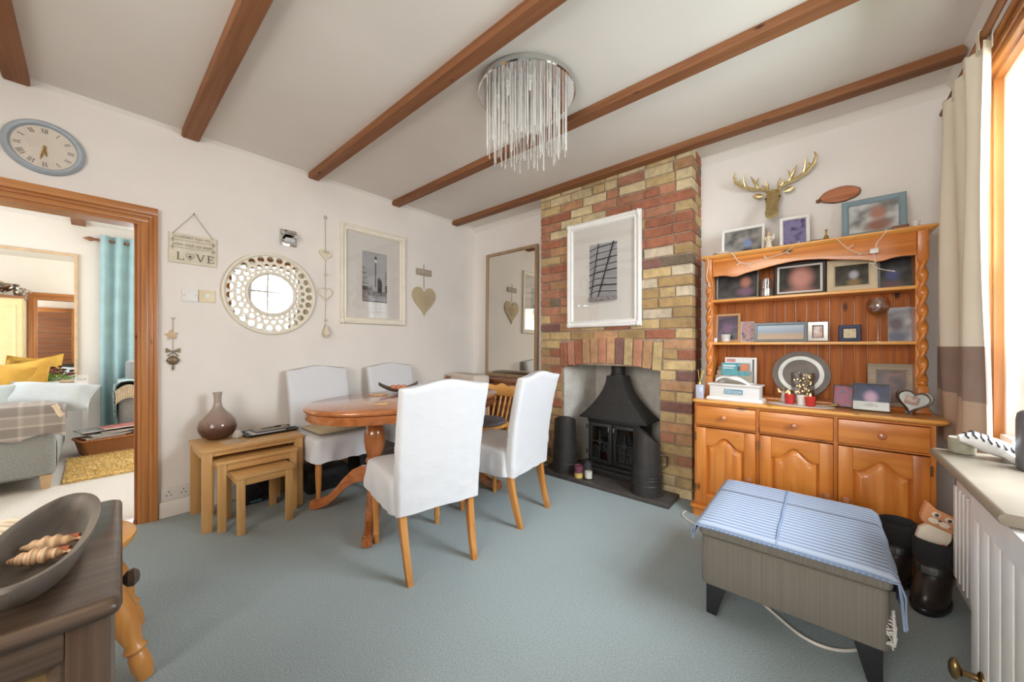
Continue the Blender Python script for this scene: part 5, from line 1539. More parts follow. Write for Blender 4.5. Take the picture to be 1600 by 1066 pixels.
# middle shelf
tl = thing('tealight_glass', 'cut glass tealight holder in front of the tan frame', 'candle holder', (2.76, 2.905, Z2))
MB().lathe([(0.022, 0), (0.026, 0.003), (0.03, 0.055), (0.028, 0.055), (0.024, 0.006)], seg=16, cap1=False).build('glass', 'crystal', tl)
MB().lathe([(0.02, 0.006), (0.02, 0.03)], seg=14).build('wax', 'white_wax', tl)
wg = thing('wine_glass', 'oversized wine glass filled with trinkets on the middle shelf', 'wine glass', (3.518, 2.945, Z2))
MB().lathe([(0.036, 0), (0.036, 0.002), (0.012, 0.005), (0.0045, 0.012), (0.004, 0.13), (0.01, 0.142), (0.034, 0.158), (0.051, 0.19), (0.051, 0.215), (0.04, 0.25), (0.038, 0.25), (0.048, 0.215), (0.048, 0.192), (0.032, 0.163), (0.003, 0.15)], seg=28, cap1=False).build('glass', 'thin_glass', wg)
rr = random.Random(9)
for k in range(12):
    a = rr.uniform(0, 6.28); r_ = rr.uniform(0, 0.03)
    q = MB(); q.T = Matrix.Translation((r_ * math.cos(a), r_ * math.sin(a), 0.172 + rr.uniform(0, 0.03)))
    q.lathe([(0.001, -0.008), (0.008, 0), (0.001, 0.008)], seg=8)
    q.build('trinket', ('shell_tan', 'brass', 'red_wax', 'white_wax')[k % 4], wg)
wt_ = thing('tealight_cup', 'small white tealight cup at the left edge of the middle shelf', 'candle holder', (2.70, 2.885, Z2))
MB().lathe([(0.010, 0), (0.013, 0.03), (0.011, 0.03), (0.009, 0.004)], seg=14).build('cup', 'white_plastic', wt_)
MB().lathe([(0.009, 0.004), (0.009, 0.02)], seg=10).build('wax', 'white_wax', wt_)
# worktop
df = thing('reed_diffuser', 'pale blue bottle with reed sticks at the left end of the dresser', 'diffuser', (2.642, 2.70, ZW))
MB().loft([rrect(0, 0, z, 0.024 * k, 0.018 * k, 0.006) for z, k in ((0, 0.94), (0.004, 1), (0.085, 1), (0.092, 0.8))]).build('bottle', 'diffuser_glass', df)
MB().lathe([(0.012, 0.092), (0.012, 0.108), (0.01, 0.112)], seg=14).build('collar', 'brass', df)
for k, (dx, dy) in enumerate(((0.02, 0.01), (-0.012, 0.006), (0.03, -0.01), (0.008, 0.016))):
    MB().tube([(0, 0, 0.1), (dx * 0.6, dy * 0.6, 0.15), (dx, dy, 0.19)], 0.0018, 5).build('reed', 'straw', df)
tb_ = thing('tissue_box', 'white boarded wooden tissue box with a blue name plate', 'tissue box', (2.84, 2.775, ZW), R(-3))
MB().loft([rrect(0, 0, z, 0.152 + o, 0.068 + o, 0.004) for z, o in ((0, 0.006), (0.008, 0.006), (0.014, 0.002), (0.018, -0.006))]).build('base_moulding', 'white_gloss', tb_)
MB().box(-0.14, -0.058, 0.016, 0.14, 0.058, 0.092).build('body', 'box_boards', tb_, bevel=0.002)
MB().loft([rrect(0, 0, z, 0.148 + o, 0.066 + o, 0.004) for z, o in ((0.09, -0.006), (0.096, 0.002), (0.102, 0.004), (0.106, 0.0))]).build('lid', 'white_gloss', tb_)
pl_ = MB().box(-0.052, -0.0615, 0.04, 0.052, -0.058, 0.072).build('name_plate', 'blue_plaque', tb_)
decal('lettering', [(p_, 'paper') for p_, _ in scribble(-0.044, 0.044, 0.056, 0.02, 51)], pl_, -0.062)
mb = MB(); rows = []
for k in range(7):
    u = k / 6
    row = []
    for j in range(13):
        s_ = j / 12
        x = -0.11 + 0.2 * s_
        z = 0.106 + 0.055 * math.sin(PI * min(1, 0.15 + s_ * 0.85)) * (1 - u * 0.35) + 0.006 * math.sin(9 * s_ + 5 * u)
        row.append((x + 0.01 * u, -0.045 + 0.08 * u + 0.01 * math.sin(7 * s_), z - (0.018 if u in (0, 1) else 0)))
    rows.append(row)
vs_ = [q for r_ in rows for q in r_]; fs_ = [(k * 13 + j, k * 13 + j + 1, k * 13 + j + 14, k * 13 + j + 13) for k in range(6) for j in range(12)]
mb.add(vs_ + [(x, y, z + 0.002) for x, y, z in vs_], fs_ + [tuple(i + len(vs_) for i in f) for f in fs_])
mb.build('tissue', 'paper', tb_, angle=70)
rk = thing('letter_rack', 'white letter rack holding leaflets behind the tissue box', 'letter rack', (2.81, 2.93, ZW))
MB().box(-0.115, -0.05, 0, 0.115, 0.05, 0.012).build('base', 'white_gloss', rk, bevel=0.003)
for y, h_ in ((-0.045, 0.15), (0.0, 0.18), (0.045, 0.21)):
    MB().box(-0.11, y - 0.004, 0.012, 0.11, y + 0.004, h_).build('divider', 'grey_wood', rk, bevel=0.003)
lf = thing('leaflet', 'teal and coral printed leaflet standing in the letter rack', 'leaflet', (2.815, 2.908, ZW + 0.012))
lf.rotation_euler = (R(-6), 0, 0)
sheet = MB().box(-0.085, -0.002, 0, 0.085, 0, 0.225).build('sheet', 'teal_print', lf)
decal('printing', [(rectp(0.03, 0.17, 0.08, 0.22), 'terracotta_print'), (rectp(-0.075, 0.2, 0.0, 0.208), 'paper'), (rectp(-0.075, 0.185, -0.01, 0.19), 'paper'), (rectp(0.012, 0.17, 0.028, 0.2), 'numeral')], sheet, -0.0026)
lf = thing('brochure', 'white brochure with a dark stripe at the back of the letter rack', 'leaflet', (2.84, 2.955, ZW + 0.012))
lf.rotation_euler = (R(-4), 0, 0)
sheet = MB().box(-0.095, -0.003, 0, 0.095, 0, 0.262).build('sheet', 'paper', lf)
decal('printing', [(rectp(0.07, 0.02, 0.08, 0.25), 'magazine_dark'), (rectp(-0.085, 0.23, -0.03, 0.25), 'magazine_pink')], sheet, -0.0036)
rp = thing('charger_plate', 'round mirrored glitter charger plate leaning on the dresser back', 'plate', (3.167, 3.02, ZW + 0.018))
rp.rotation_euler = (R(-7), 0, 0)
def disc(name, r0, r1, y, mt): 
    MB().lathe([(r1, 0), (r1, y), (r0, y), (r0, 0)] if r0 else [(r1, 0), (r1, y)], (0, 0, 0.152), 48, 'y', cap0=not r0, cap1=not r0).build(name, mt, rp)
disc('mirrored_rim', 0.118, 0.15, -0.008, 'smoked_mirror')
disc('glitter_band', 0.095, 0.118, -0.011, 'pewter')
disc('centre', 0, 0.097, -0.007, 'smoked_mirror')
tray = thing('oval_tray', 'white oval tray on the dresser worktop', 'tray', (3.175, 2.735, ZW))
MB().lathe([(0.135, 0), (0.155, 0.003), (0.156, 0.007), (0.150, 0.0075), (0.13, 0.005)], seg=44, ry=0.5).build('plate', 'white_plastic', tray)
hu = thing('hurricane_vase', 'clear glass vase filled with glowing fairy lights', 'vase', (3.183, 2.87, ZW))
MB().lathe([(0.052, 0), (0.056, 0.004), (0.058, 0.19), (0.056, 0.19), (0.052, 0.008)], seg=28, cap1=False).build('glass', 'thin_glass', hu)
rr = random.Random(13)
pts = []
for k in range(90):
    a = k * 2.4; r_ = 0.044 * math.sqrt(rr.random())
    pts.append((r_ * math.cos(a), r_ * math.sin(a), 0.012 + 0.165 * (k / 90)))
MB().tube(pts, 0.0012, 4).build('wire', 'silver', hu)
bm_ = None
for k, q_ in enumerate(pts[::3]):
    if bm_ is None:
        mb = MB(); mb.lathe([(0.0005, -0.004), (0.0035, 0), (0.0005, 0.004)], seg=6); o = mb.build('bulb', 'fairy_bulb', hu); bm_ = o.data
    else:
        o = bpy.data.objects.new('bulb', bm_); C.objects.link(o); o.parent = hu
    o.location = q_
def cup(label, x, y, mt, fl):
    c_ = thing('votive_candle', label, 'candle', (x, y, ZW + 0.006), 0, 'votive candles on the oval tray')
    MB().lathe([(0.02, 0), (0.022, 0.003), (0.026, 0.056), (0.023, 0.056), (0.02, 0.046)], seg=20).build('cup', mt, c_)
    MB().lathe([(0.0008, 0.044), (0.0008, 0.056)], seg=6).build('wick', 'black_plastic', c_)
    if fl: MB().lathe([(0.0005, 0.056), (0.004, 0.062), (0.0005, 0.074)], seg=8).build('flame', 'tea_flame', c_)
cup('red votive candle at the back of the oval tray by the gold ornament', 3.125, 2.755, 'red_wax', True)
cup('red votive candle at the front of the oval tray', 3.222, 2.715, 'red_wax', True)
cup('white votive candle between the two red ones', 3.185, 2.74, 'white_wax', False)
og = thing('gold_ornament', 'small gold and glass angel ornament beside the glass vase', 'ornament', (3.09, 2.83, ZW))
MB().lathe([(0.022, 0), (0.018, 0.02), (0.008, 0.06), (0.004, 0.075)], seg=12).build('skirt', 'crystal', og)
q = MB(); q.T = Matrix.Translation((0, 0, 0.086)); q.lathe([(0.001, -0.01), (0.01, 0), (0.001, 0.01)], seg=10); q.build('head', 'gold', og)
MB().prism([(0.004, 0.06), (0.03, 0.09), (0.026, 0.062)], 0.004, 0.006, 'xz').prism([(-0.004, 0.06), (-0.03, 0.09), (-0.026, 0.062)], 0.004, 0.006, 'xz').build('wings', 'gold', og)
tw = thing('twig_bundle', 'little silver twig sprig lying beside the glass vase', 'ornament', (3.31, 2.80, ZW))
for k in range(4):
    MB().tube([(-0.04, 0.006 * k, 0.005), (0, 0.004 * k, 0.008), (0.03, 0.01 * k - 0.012, 0.014 + 0.004 * k)], 0.003, 6).build('twig', ('straw', 'silver')[k % 2], tw)
# string of white lights along the frieze
sl = thing('string_lights', 'white string of small lights draped along the dresser top', 'string lights', (0, 0, 0))
yF = HY0 - 0.004
runs = [[(2.66, 2.84, 1.75), (2.665, 2.835, 1.70), (2.655, 2.838, 1.62), (2.672, 2.838, 1.55)],
        [(2.80, 2.84, 1.768), (2.82, 2.836, 1.745), (2.845, yF, 1.70), (2.90, yF, 1.675), (2.955, yF, 1.685), (3.02, yF, 1.70), (3.09, yF, 1.715), (3.14, yF, 1.75), (3.17, 2.84, 1.768)],
        [(3.33, 2.84, 1.768), (3.345, 2.836, 1.745), (3.38, yF, 1.70), (3.42, yF, 1.665), (3.46, yF, 1.652), (3.50, yF, 1.66), (3.505, yF, 1.70), (3.535, 2.838, 1.745), (3.54, 2.84, 1.768)],
        [(3.49, yF, 1.655), (3.50, yF - 0.004, 1.60), (3.49, yF - 0.006, 1.575), (3.52, yF - 0.006, 1.555), (3.555, yF - 0.006, 1.54)]]
for r_ in runs:
    MB().tube(smooth(r_), 0.0022, 6).build('cable', 'cable_white', sl)
for x, y, z, dx, dz in ((2.855, yF - 0.002, 1.69, -0.02, -0.014), (2.91, yF - 0.002, 1.675, -0.012, -0.028), (3.0, yF - 0.002, 1.695, -0.012, 0.018), (3.10, yF - 0.002, 1.72, 0.018, -0.012), (3.39, yF - 0.002, 1.695, 0.02, 0.014), (3.45, yF - 0.002, 1.655, -0.02, -0.008),
                        (2.668, 2.834, 1.72, 0.014, -0.006), (2.665, 2.834, 1.56, 0.016, -0.02), (3.495, yF - 0.006, 1.59, -0.02, 0.002), (3.545, yF - 0.008, 1.545, 0.03, -0.012)):
    MB().tube([(x, y, z), (x + dx, y - 0.004, z + dz)], [0.0022, 0.0032], 6).build('bulb_stem', 'cable_white', sl)
MB().box(3.478, yF - 0.016, 1.645, 3.512, yF - 0.004, 1.672).build('control_box', 'white_plastic', sl, bevel=0.003)
# ------------------------------------------------------------------ dining table
TX, TY = 0.99, 1.545
tb = thing('dining_table', 'oval twin-pedestal wooden dining table', 'table', (TX, TY, 0))
def sup(rx, ry, z, n=72, e=2.15):
    out = []
    for i in range(n):
        a = 2 * PI * i / n
        c_, s_ = math.cos(a), math.sin(a)
        out.append((rx * math.copysign(abs(c_) ** (2 / e), c_), ry * math.copysign(abs(s_) ** (2 / e), s_), z))
    return out
MB().loft([sup(0.47 + o, 0.73 + o, z) for z, o in ((0.722, -0.03), (0.726, -0.01), (0.733, -0.002), (0.741, 0.0), (0.749, -0.003), (0.754, -0.010), (0.757, -0.018))]).build('top', 'table_wood_y', tb, angle=50)
MB().loft([sup(0.452, 0.712, 0.672), sup(0.455, 0.715, 0.677), sup(0.455, 0.715, 0.722), sup(0.425, 0.685, 0.722), sup(0.425, 0.685, 0.672)], closed=True, cap0=False, cap1=False).build('apron', 'table_wood_y', tb, angle=50)
for s_ in (-1, 1):
    py = -0.295 if s_ < 0 else 0.30
    px = -0.02
    MB().lathe([(0.05, 0.672), (0.052, 0.64), (0.046, 0.628), (0.04, 0.615), (0.046, 0.605), (0.044, 0.595), (0.058, 0.57), (0.067, 0.53), (0.068, 0.48), (0.06, 0.43), (0.046, 0.39), (0.042, 0.375), (0.056, 0.362), (0.058, 0.35), (0.05, 0.338), (0.052, 0.32), (0.052, 0.18), (0.045, 0.165), (0.02, 0.15)], (px, py, 0), 28).build('pedestal', 'table_wood_z', tb)
    MB().prism([(-0.25, 0.70), (-0.25, 0.69), (-0.12, 0.645), (0.12, 0.645), (0.25, 0.69), (0.25, 0.70)], py - 0.035, py + 0.035, 'xz').build('bearer', 'table_wood_x', tb, bevel=0.004)
    for sx in (-1, 1):
        ex, ey = sx * 0.36, s_ * 0.24
        L = math.hypot(ex, ey); ux, uy = ex / L, ey / L
        path = [(0.03, 0.265, 0.05, 0.026), (0.09, 0.262, 0.05, 0.026), (0.15, 0.24, 0.046, 0.026), (0.21, 0.19, 0.042, 0.025), (0.28, 0.115, 0.036, 0.024), (0.34, 0.062, 0.03, 0.024), (0.40, 0.036, 0.028, 0.026), (0.445, 0.032, 0.03, 0.028), (0.46, 0.03, 0.026, 0.027)]
        rings = []
        for r_, z, hh, hw in path:
            cx, cy = px + ux * r_, py + uy * r_
            ring = []
            for a, b in ((-1, -1), (1, -1), (1.0, 0.5), (0.55, 1), (-0.55, 1), (-1.0, 0.5)):
                ring.append((cx - uy * hw * a, cy + ux * hw * a, z + hh * b))
            rings.append(ring)
        MB().loft(rings).build('curved_foot', 'table_wood_x', tb, angle=45)
        mb = MB()
        for k in (-1, 0, 1):
            r_ = 0.40
            mb.tube([(px + ux * (r_ + d_) - uy * 0.011 * k, py + uy * (r_ + d_) + ux * 0.011 * k, z) for d_, z in ((-0.06, 0.092), (0, 0.064), (0.045, 0.06), (0.063, 0.04), (0.065, 0.01))], 0.0055, 6)
        mb.build('carved_ribs', 'table_wood_x', tb)
# on the table
def coaster(label, x, y, rz, mt='star_wood'):
    c_ = thing('coaster', label, 'coaster', (x, y, 0.757), rz, 'coasters on the dining table')
    MB().box(-0.048, -0.048, 0, 0.048, 0.048, 0.007).build('tile', mt, c_, bevel=0.002)
    MB().box(-0.042, -0.042, 0.007, 0.042, 0.042, 0.008).build('face', 'shell_tan', c_)
coaster('square pale coaster on the far side of the dining table', 0.735, 1.41, R(20))
coaster('square pale coaster near the front edge of the dining table', 1.13, 1.215, R(35))
coaster('square pale coaster at the fireplace end of the dining table', 1.29, 1.90, R(10), 'white_plastic')
ld = thing('leaf_dish', 'dark wooden leaf-shaped dish on the dining table', 'dish', (0.70, 1.60, 0.757), R(60))
rings = []
for k in range(11):
    u = k / 10; x = -0.15 + 0.3 * u
    hw = 0.065 * math.sin(PI * min(1, max(0.02, u))) ** 0.7 + 0.003
    lift = 0.055 * abs(2 * u - 1) ** 2
    rings.append([(x, -hw, 0.03 + lift), (x, -hw * 0.5, 0.004 + lift), (x, hw * 0.5, 0.004 + lift), (x, hw, 0.03 + lift), (x, hw * 0.5, 0.01 + lift), (x, -hw * 0.5, 0.01 + lift)])
MB().loft(rings).build('dish', 'bowl_wood', ld)
for k in range(3):
    q = MB(); q.T = Matrix.Translation((-0.04 + 0.04 * k, 0, 0.034)); q.lathe([(0.001, -0.025), (0.022, -0.012), (0.026, 0.003), (0.018, 0.02), (0.001, 0.026)], seg=12); q.build('fruit', 'terracotta_print', ld)
# ------------------------------------------------------------------ slip-covered dining chairs
def slip_chair(label, x, y, rz, seed):
    t_ = thing('dining_chair', label, 'chair', (x, y, 0), rz, 'white slip-covered dining chairs')
    rr = random.Random(seed)
    off = Vector((seed * 3.1, seed * 1.7, seed * 2.3))
    # seat cover
    rings = []
    hem = 0.315
    for z, k, wr in ((hem, 1.03, 1), (0.34, 1.03, 1), (0.37, 1.02, 0.9), (0.40, 1.015, 0.7), (0.43, 1.01, 0.4), (0.452, 1.005, 0.2), (0.468, 0.985, 0), (0.477, 0.95, 0), (0.484, 0.86, 0), (0.489, 0.6, 0), (0.491, 0.2, 0)):
        ring = [(0.035 + a_, b_, z) for a_, b_ in rrs(0.235 * k, 0.232 * k, 0.045 * k, 6, 16)]
        out = []
        for i, q in enumerate(ring):
            v_ = Vector(q)
            n1 = noise.noise(Vector((q[0] * 14, q[1] * 14, q[2] * 5)) + off)
            n2 = noise.noise(Vector((q[0] * 30, q[1] * 30, q[2] * 18)) + off)
            d_ = Vector((q[0] - 0.035, q[1], 0)).normalized()
            v_ += d_ * (0.02 * n1 + 0.009 * n2) * wr
            if z == hem: v_.z += 0.014 * n1
            elif z > 0.47: v_.z += 0.003 * n1
            out.append(tuple(v_))
        rings.append(out)
    MB().loft(rings, cap0=False).build('seat_cover', 'slip_white', t_, angle=75)
    # back cover
    rings = []
    nt_ = 26
    for k in range(nt_ + 4):
        t = min(1.0, k / nt_)
        cap = max(0, k - nt_)
        z = 0.318 + 0.605 * t
        xc = -0.205 - 0.02 * t - 0.075 * t ** 2
        hx = 0.036 - 0.006 * t
        hy = 0.226 + 0.012 * t
        sh_ = (1, 0.93, 0.72, 0.35)[cap]
        ring = []
        for i, q in enumerate(rrs(hx * (sh_ if cap else 1), hy * (1 - (1 - sh_) * 0.07) if cap else hy, 0.024 * sh_, 5, 22)):
            y_ = q[1]
            camel = 0.03 * (0.5 + 0.5 * math.cos(PI * min(1, abs(y_) / 0.21))) * t ** 3
            wav = noise.noise(Vector((q[0] * 20, y_ * 6, z * 26)) + off)
            w2 = noise.noise(Vector((q[0] * 20, y_ * 18, z * 9)) + off)
            amp = 0.007 * (1 - t) ** 1.5 + 0.002 + 0.006 * max(0, t - 0.85) / 0.15
            px_ = xc + q[0] * (1 + 0) + math.copysign(amp * (wav + 0.5 * w2), q[0])
            ring.append((px_, y_ + 0.003 * wav, z + camel + (0, 0.006, 0.010, 0.012)[cap] + (0.006 * w2 if k == 0 else 0)))
        rings.append(ring)
    MB().loft(rings).build('back_cover', 'slip_white', t_, angle=75)
    # piping where the back meets its sides
    for s_ in (-1, 1):
        MB().lathe([(0.023, 0.33), (0.023, 0.29), (0.018, 0.285), (0.021, 0.278), (0.021, 0.262), (0.0225, 0.255), (0.0155, 0.07), (0.019, 0.062), (0.019, 0.05), (0.0155, 0.044), (0.0165, 0.02), (0.0135, 0.0)], (0.205, s_ * 0.188, 0), 18).build('leg', 'leg_wood_z', t_)
        rings = []
        for u in (0, 0.25, 0.5, 0.75, 1):
            z = 0.36 * (1 - u)
            cx = -0.19 - 0.075 * u ** 1.5
            h_ = 0.021 - 0.005 * u
            cy = s_ * (0.190 - 0.014 * u)
            rings.append([(cx - h_, cy - h_ * 0.85, z), (cx + h_, cy - h_ * 0.85, z), (cx + h_, cy + h_ * 0.85, z), (cx - h_, cy + h_ * 0.85, z)])
        MB().loft(rings).build('leg', 'leg_wood_z', t_, bevel=0.002, angle=30)
    return t_
slip_chair('white slip-covered dining chair with its back to the camera', 1.58, 1.202, R(168), 1)
slip_chair('white slip-covered dining chair nearest the fireplace', 1.58, 1.865, R(187), 2)
cC = slip_chair('white slip-covered dining chair against the wall beside the nest of tables', 0.385, 1.225, 0, 3)
slip_chair('white slip-covered dining chair against the wall beneath the framed street print', 0.385, 1.885, 0, 4)
cu_ = thing('seat_pad', 'thin cream seat pad on the chair beside the nest of tables', 'cushion', (0.44, 1.225, 0.492))
MB().loft([rrect(0, 0, z, 0.18 * k, 0.19 * k, 0.03) for z, k in ((0, 0.96), (0.008, 1), (0.018, 1), (0.026, 0.95))]).build('pad', 'hessian', cu_)
MB().tube([q for q in rrect(0, 0, 0.013, 0.181, 0.191, 0.03)], 0.004, 6, closed=True).build('piping', 'cushion_grey', cu_)
cu_ = thing('seat_pad', 'thin cream seat pad on the chair beneath the framed street print', 'cushion', (0.44, 1.885, 0.492))
MB().loft([rrect(0, 0, z, 0.18 * k, 0.19 * k, 0.03) for z, k in ((0, 0.96), (0.008, 1), (0.018, 1), (0.026, 0.95))]).build('pad', 'hessian', cu_)
MB().tube([q for q in rrect(0, 0, 0.013, 0.181, 0.191, 0.03)], 0.004, 6, closed=True).build('piping', 'cushion_grey', cu_)
# pine spindle chair at the far end
pc = thing('spindle_chair', 'low pine spindle-back chair at the fireplace end of the table', 'chair', (0.98, 2.29, 0), R(4))
MB().loft([rrect(0, 0.0, z, 0.205 * k, 0.2 * k, 0.1 * k, 8) for z, k in ((0.41, 0.95), (0.418, 1), (0.436, 1), (0.442, 0.96))]).build('seat', 'pine_light_x', pc)
for sx in (-1, 1):
    MB().tube([(sx * 0.15, -0.14, 0.415), (sx * 0.17, -0.165, 0.22), (sx * 0.19, -0.185, 0)], [0.016, 0.021, 0.013], 12).build('leg', 'pine_light_z', pc)
    MB().tube([(sx * 0.15, 0.14, 0.415), (sx * 0.17, 0.17, 0.22), (sx * 0.19, 0.2, 0)], [0.016, 0.021, 0.013], 12).build('leg', 'pine_light_z', pc)
    MB().tube([(sx * 0.165, -0.16, 0.2), (sx * 0.165, 0.165, 0.2)], [0.009, 0.009], 8).build('stretcher', 'pine_light_y', pc)
MB().tube([(-0.165, 0, 0.2), (0.165, 0, 0.2)], 0.009, 8).build('stretcher', 'pine_light_x', pc)
for k in range(7):
    x = -0.165 + 0.055 * k
    bow = 0.03 * (1 - (x / 0.17) ** 2)
    top_ = (x * 1.14, 0.215 + bow, 0.665)
    a = (x, 0.155 + bow * 0.6, 0.435)
    P_ = [tuple(a[j] + (top_[j] - a[j]) * u for j in range(3)) for u in (0, 0.2, 0.35, 0.5, 0.65, 0.8, 1)]
    MB().tube(P_, [0.008, 0.009, 0.013, 0.008, 0.013, 0.009, 0.008], 10).build('spindle', 'pine_light_z', pc)
rings = []
for k in range(15):
    u = k / 14; x = -0.22 + 0.44 * u
    y = 0.215 + 0.03 * (1 - (x / 0.2) ** 2)
    hi = 0.735 + 0.025 * math.sin(PI * u) - 0.012 * math.cos(6 * PI * u)
    rings.append([(x, y - 0.011, 0.655), (x, y + 0.011, 0.655), (x, y + 0.02, hi), (x, y - 0.002, hi)])
MB().loft(rings).build('crest_rail', 'pine_light_x', pc, bevel=0.003, angle=30)
sc_ = thing('round_cushion', 'round charcoal cushion on the pine spindle chair', 'cushion', (0.985, 2.265, 0.442))
MB().lathe([(0.19, 0), (0.205, 0.008), (0.208, 0.018), (0.2, 0.03), (0.12, 0.036), (0.01, 0.033)], seg=36).build('pad', 'cushion_grey', sc_)
q = MB(); q.T = Matrix.Translation((0, 0, 0.034)); q.lathe([(0.014, 0), (0.012, 0.004), (0.002, 0.006)], seg=12); q.build('button', 'cushion_grey', sc_)
# linen covered chair in the corner
lc = thing('linen_armchair', 'cream linen-covered low armchair in the corner by the alcove mirror', 'armchair', (0.345, 2.66, 0), R(-8))
rings = []
for z, k in ((0.02, 1.0), (0.3, 1.0), (0.7, 0.985), (0.79, 0.97), (0.815, 0.94), (0.825, 0.8)):
    rings.append([(a + 0.004 * noise.noise(Vector((a * 9, b * 9, z * 7))), b, z + 0.006 * noise.noise(Vector((a * 6, b * 6, 1)))) for a, b, _ in rrect(0, 0, z, 0.29 * k, 0.10 * k, 0.03, 6)])
MB().loft(rings).build('backrest', 'linen', lc, angle=70)
MB().loft([rrect(0, -0.26, z, 0.27 * k, 0.2 * k, 0.05, 6) for z, k in ((0.02, 1), (0.38, 1), (0.42, 0.96), (0.43, 0.8))]).build('seat', 'linen', lc, angle=70)
for s_ in (-1, 1):
    MB().loft([rrect(s_ * 0.245, -0.2, z, 0.045 * k, 0.22, 0.03, 6) for z, k in ((0.02, 1), (0.5, 1), (0.56, 0.9), (0.58, 0.6))]).build('arm', 'linen', lc, angle=70)
MB().box(-0.28, -0.104, 0.755, -0.18, -0.098, 0.79).build('patch', 'brown_wood_x', lc)
# ------------------------------------------------------------------ black cases under the wall chairs
def case(label, x, y, wd, dp, h_, rz=0):
    t_ = thing('storage_case', label, 'case', (x, y, 0), rz, 'black leather cases under the wall chairs')
    MB().loft([rrect(0, 0, z, dp / 2 * k, wd / 2 * k, 0.02) for z, k in ((0, 0.97), (0.006, 1), (h_ - 0.03, 1), (h_ - 0.026, 0.99))]).build('body', 'black_leather', t_)
    MB().loft([rrect(0, 0, z, dp / 2 * k, wd / 2 * k, 0.02) for z, k in ((h_ - 0.026, 1.02), (h_ - 0.004, 1.02), (h_, 0.98))]).build('lid', 'black_leather', t_)
    MB().tube([(dp / 2, -0.05, h_ * 0.55), (dp / 2 + 0.02, -0.04, h_ * 0.5), (dp / 2 + 0.02, 0.04, h_ * 0.5), (dp / 2, 0.05, h_ * 0.55)], 0.006, 7).build('handle', 'black_leather', t_)
case('black leather case under the chair beside the nest of tables', 0.21, 1.21, 0.30, 0.26, 0.17)
case('black leather case on the carpet between the two wall chairs', 0.24, 1.555, 0.2, 0.24, 0.2)
# ------------------------------------------------------------------ nest of tables
def nest(label, x0, x1, y0, y1, h_, leg=0.05):
    t_ = thing('nesting_table', label, 'side table', ((x0 + x1) / 2, (y0 + y1) / 2, 0), 0, 'nest of oak tables')
    hx, hy = (x1 - x0) / 2, (y1 - y0) / 2
    MB().box(-hx, -hy, h_ - 0.02, hx, hy, h_).build('top', 'oak_y', t_, bevel=0.003)
    L = leg
    for sx in (-1, 1):
        for sy in (-1, 1):
            a0, a1 = sorted((sx * (hx - 0.006), sx * (hx - 0.006 - L * 0.6)))
            b0, b1 = sorted((sy * (hy - 0.006), sy * (hy - 0.006 - L)))
            MB().box(a0, b0, 0, a1, b1, h_ - 0.02).build('leg', 'oak_z', t_, bevel=0.002)
    for sx in ((-1,) if h_ > 0.45 else (-1, 1)):
        a0, a1 = sorted((sx * (hx - 0.012), sx * (hx - 0.03)))
        MB().box(a0, -hy + 0.006 + L, h_ - 0.062, a1, hy - 0.006 - L, h_ - 0.02).build('apron', 'oak_y', t_, bevel=0.002)
    if h_ > 0.45:
        MB().box(hx - 0.03, -hy + 0.006 + L, h_ - 0.045, hx - 0.012, hy - 0.006 - L, h_ - 0.02).build('apron', 'oak_y', t_, bevel=0.002)
    for sy in (-1, 1):
        b0, b1 = sorted((sy * (hy - 0.012), sy * (hy - 0.028)))
        MB().box(-hx + 0.04, b0, h_ - 0.062, hx - 0.04, b1, h_ - 0.02).build('side_apron', 'oak_x', t_, bevel=0.002)
    return t_
nest('largest oak table of the nest, with the vase on top', 0.055, 0.478, 0.42, 0.985, 0.497)
nest('middle oak table of the nest, half pulled out', 0.16, 0.535, 0.484, 0.926, 0.425, 0.042)
nest('smallest oak table of the nest, in front', 0.30, 0.665, 0.552, 0.86, 0.352, 0.04)
va = thing('bottle_vase', 'brown glazed bulbous bottle vase on the largest nest table', 'vase', (0.16, 0.555, 0.497))
MB().lathe([(0.05, 0), (0.055, 0.003), (0.085, 0.025), (0.104, 0.06), (0.107, 0.085), (0.098, 0.12), (0.075, 0.155), (0.045, 0.188), (0.027, 0.215), (0.021, 0.245), (0.021, 0.28), (0.026, 0.315), (0.023, 0.316), (0.018, 0.28), (0.017, 0.25)], seg=40).build('body', 'vase_glaze', va)
sl_ = thing('stone_coaster', 'flat stone coaster beside the bottle vase', 'coaster', (0.345, 0.60, 0.497), R(12))
MB().box(-0.05, -0.05, 0, 0.05, 0.05, 0.008).build('slab', 'stone_coaster', sl_, bevel=0.002)
MB().box(-0.044, -0.044, 0.008, 0.044, 0.044, 0.009).build('inlay', 'hessian', sl_)
go = thing('glass_ornament', 'small clear glass ornament behind the stone coaster', 'ornament', (0.26, 0.645, 0.497))
q = MB(); q.T = Matrix.Translation((0, 0, 0.028)); q.lathe([(0.012, -0.028), (0.03, -0.014), (0.026, 0.008), (0.016, 0.03), (0.004, 0.032)], seg=9); q.build('body', 'crystal', go, smooth=False)
q = MB(); q.T = Matrix.Translation((-0.02, 0.02, 0.02)); q.lathe([(0.001, -0.018), (0.016, 0), (0.001, 0.018)], seg=8); q.build('stopper', 'frosted', go)
tr_ = thing('tablet_tray', 'black tray with rounded edge on the largest nest table', 'tray', (0.21, 0.845, 0.497), R(3))
MB().loft([rrect(0, 0, z, 0.10 + o, 0.165 + o, 0.02) for z, o in ((0, -0.012), (0.012, 0.0), (0.016, 0.0), (0.016, -0.006), (0.008, -0.016))]).build('tray', 'black_plastic', tr_)
MB().tube([q_ for q_ in rrect(0, 0, 0.016, 0.098, 0.163, 0.02)], 0.002, 6, closed=True).build('rim', 'dark_grey_plastic', tr_)
pp = thing('notepaper', 'white papers under the grey tablet', 'paper', (0.20, 0.83, 0.506), R(6))
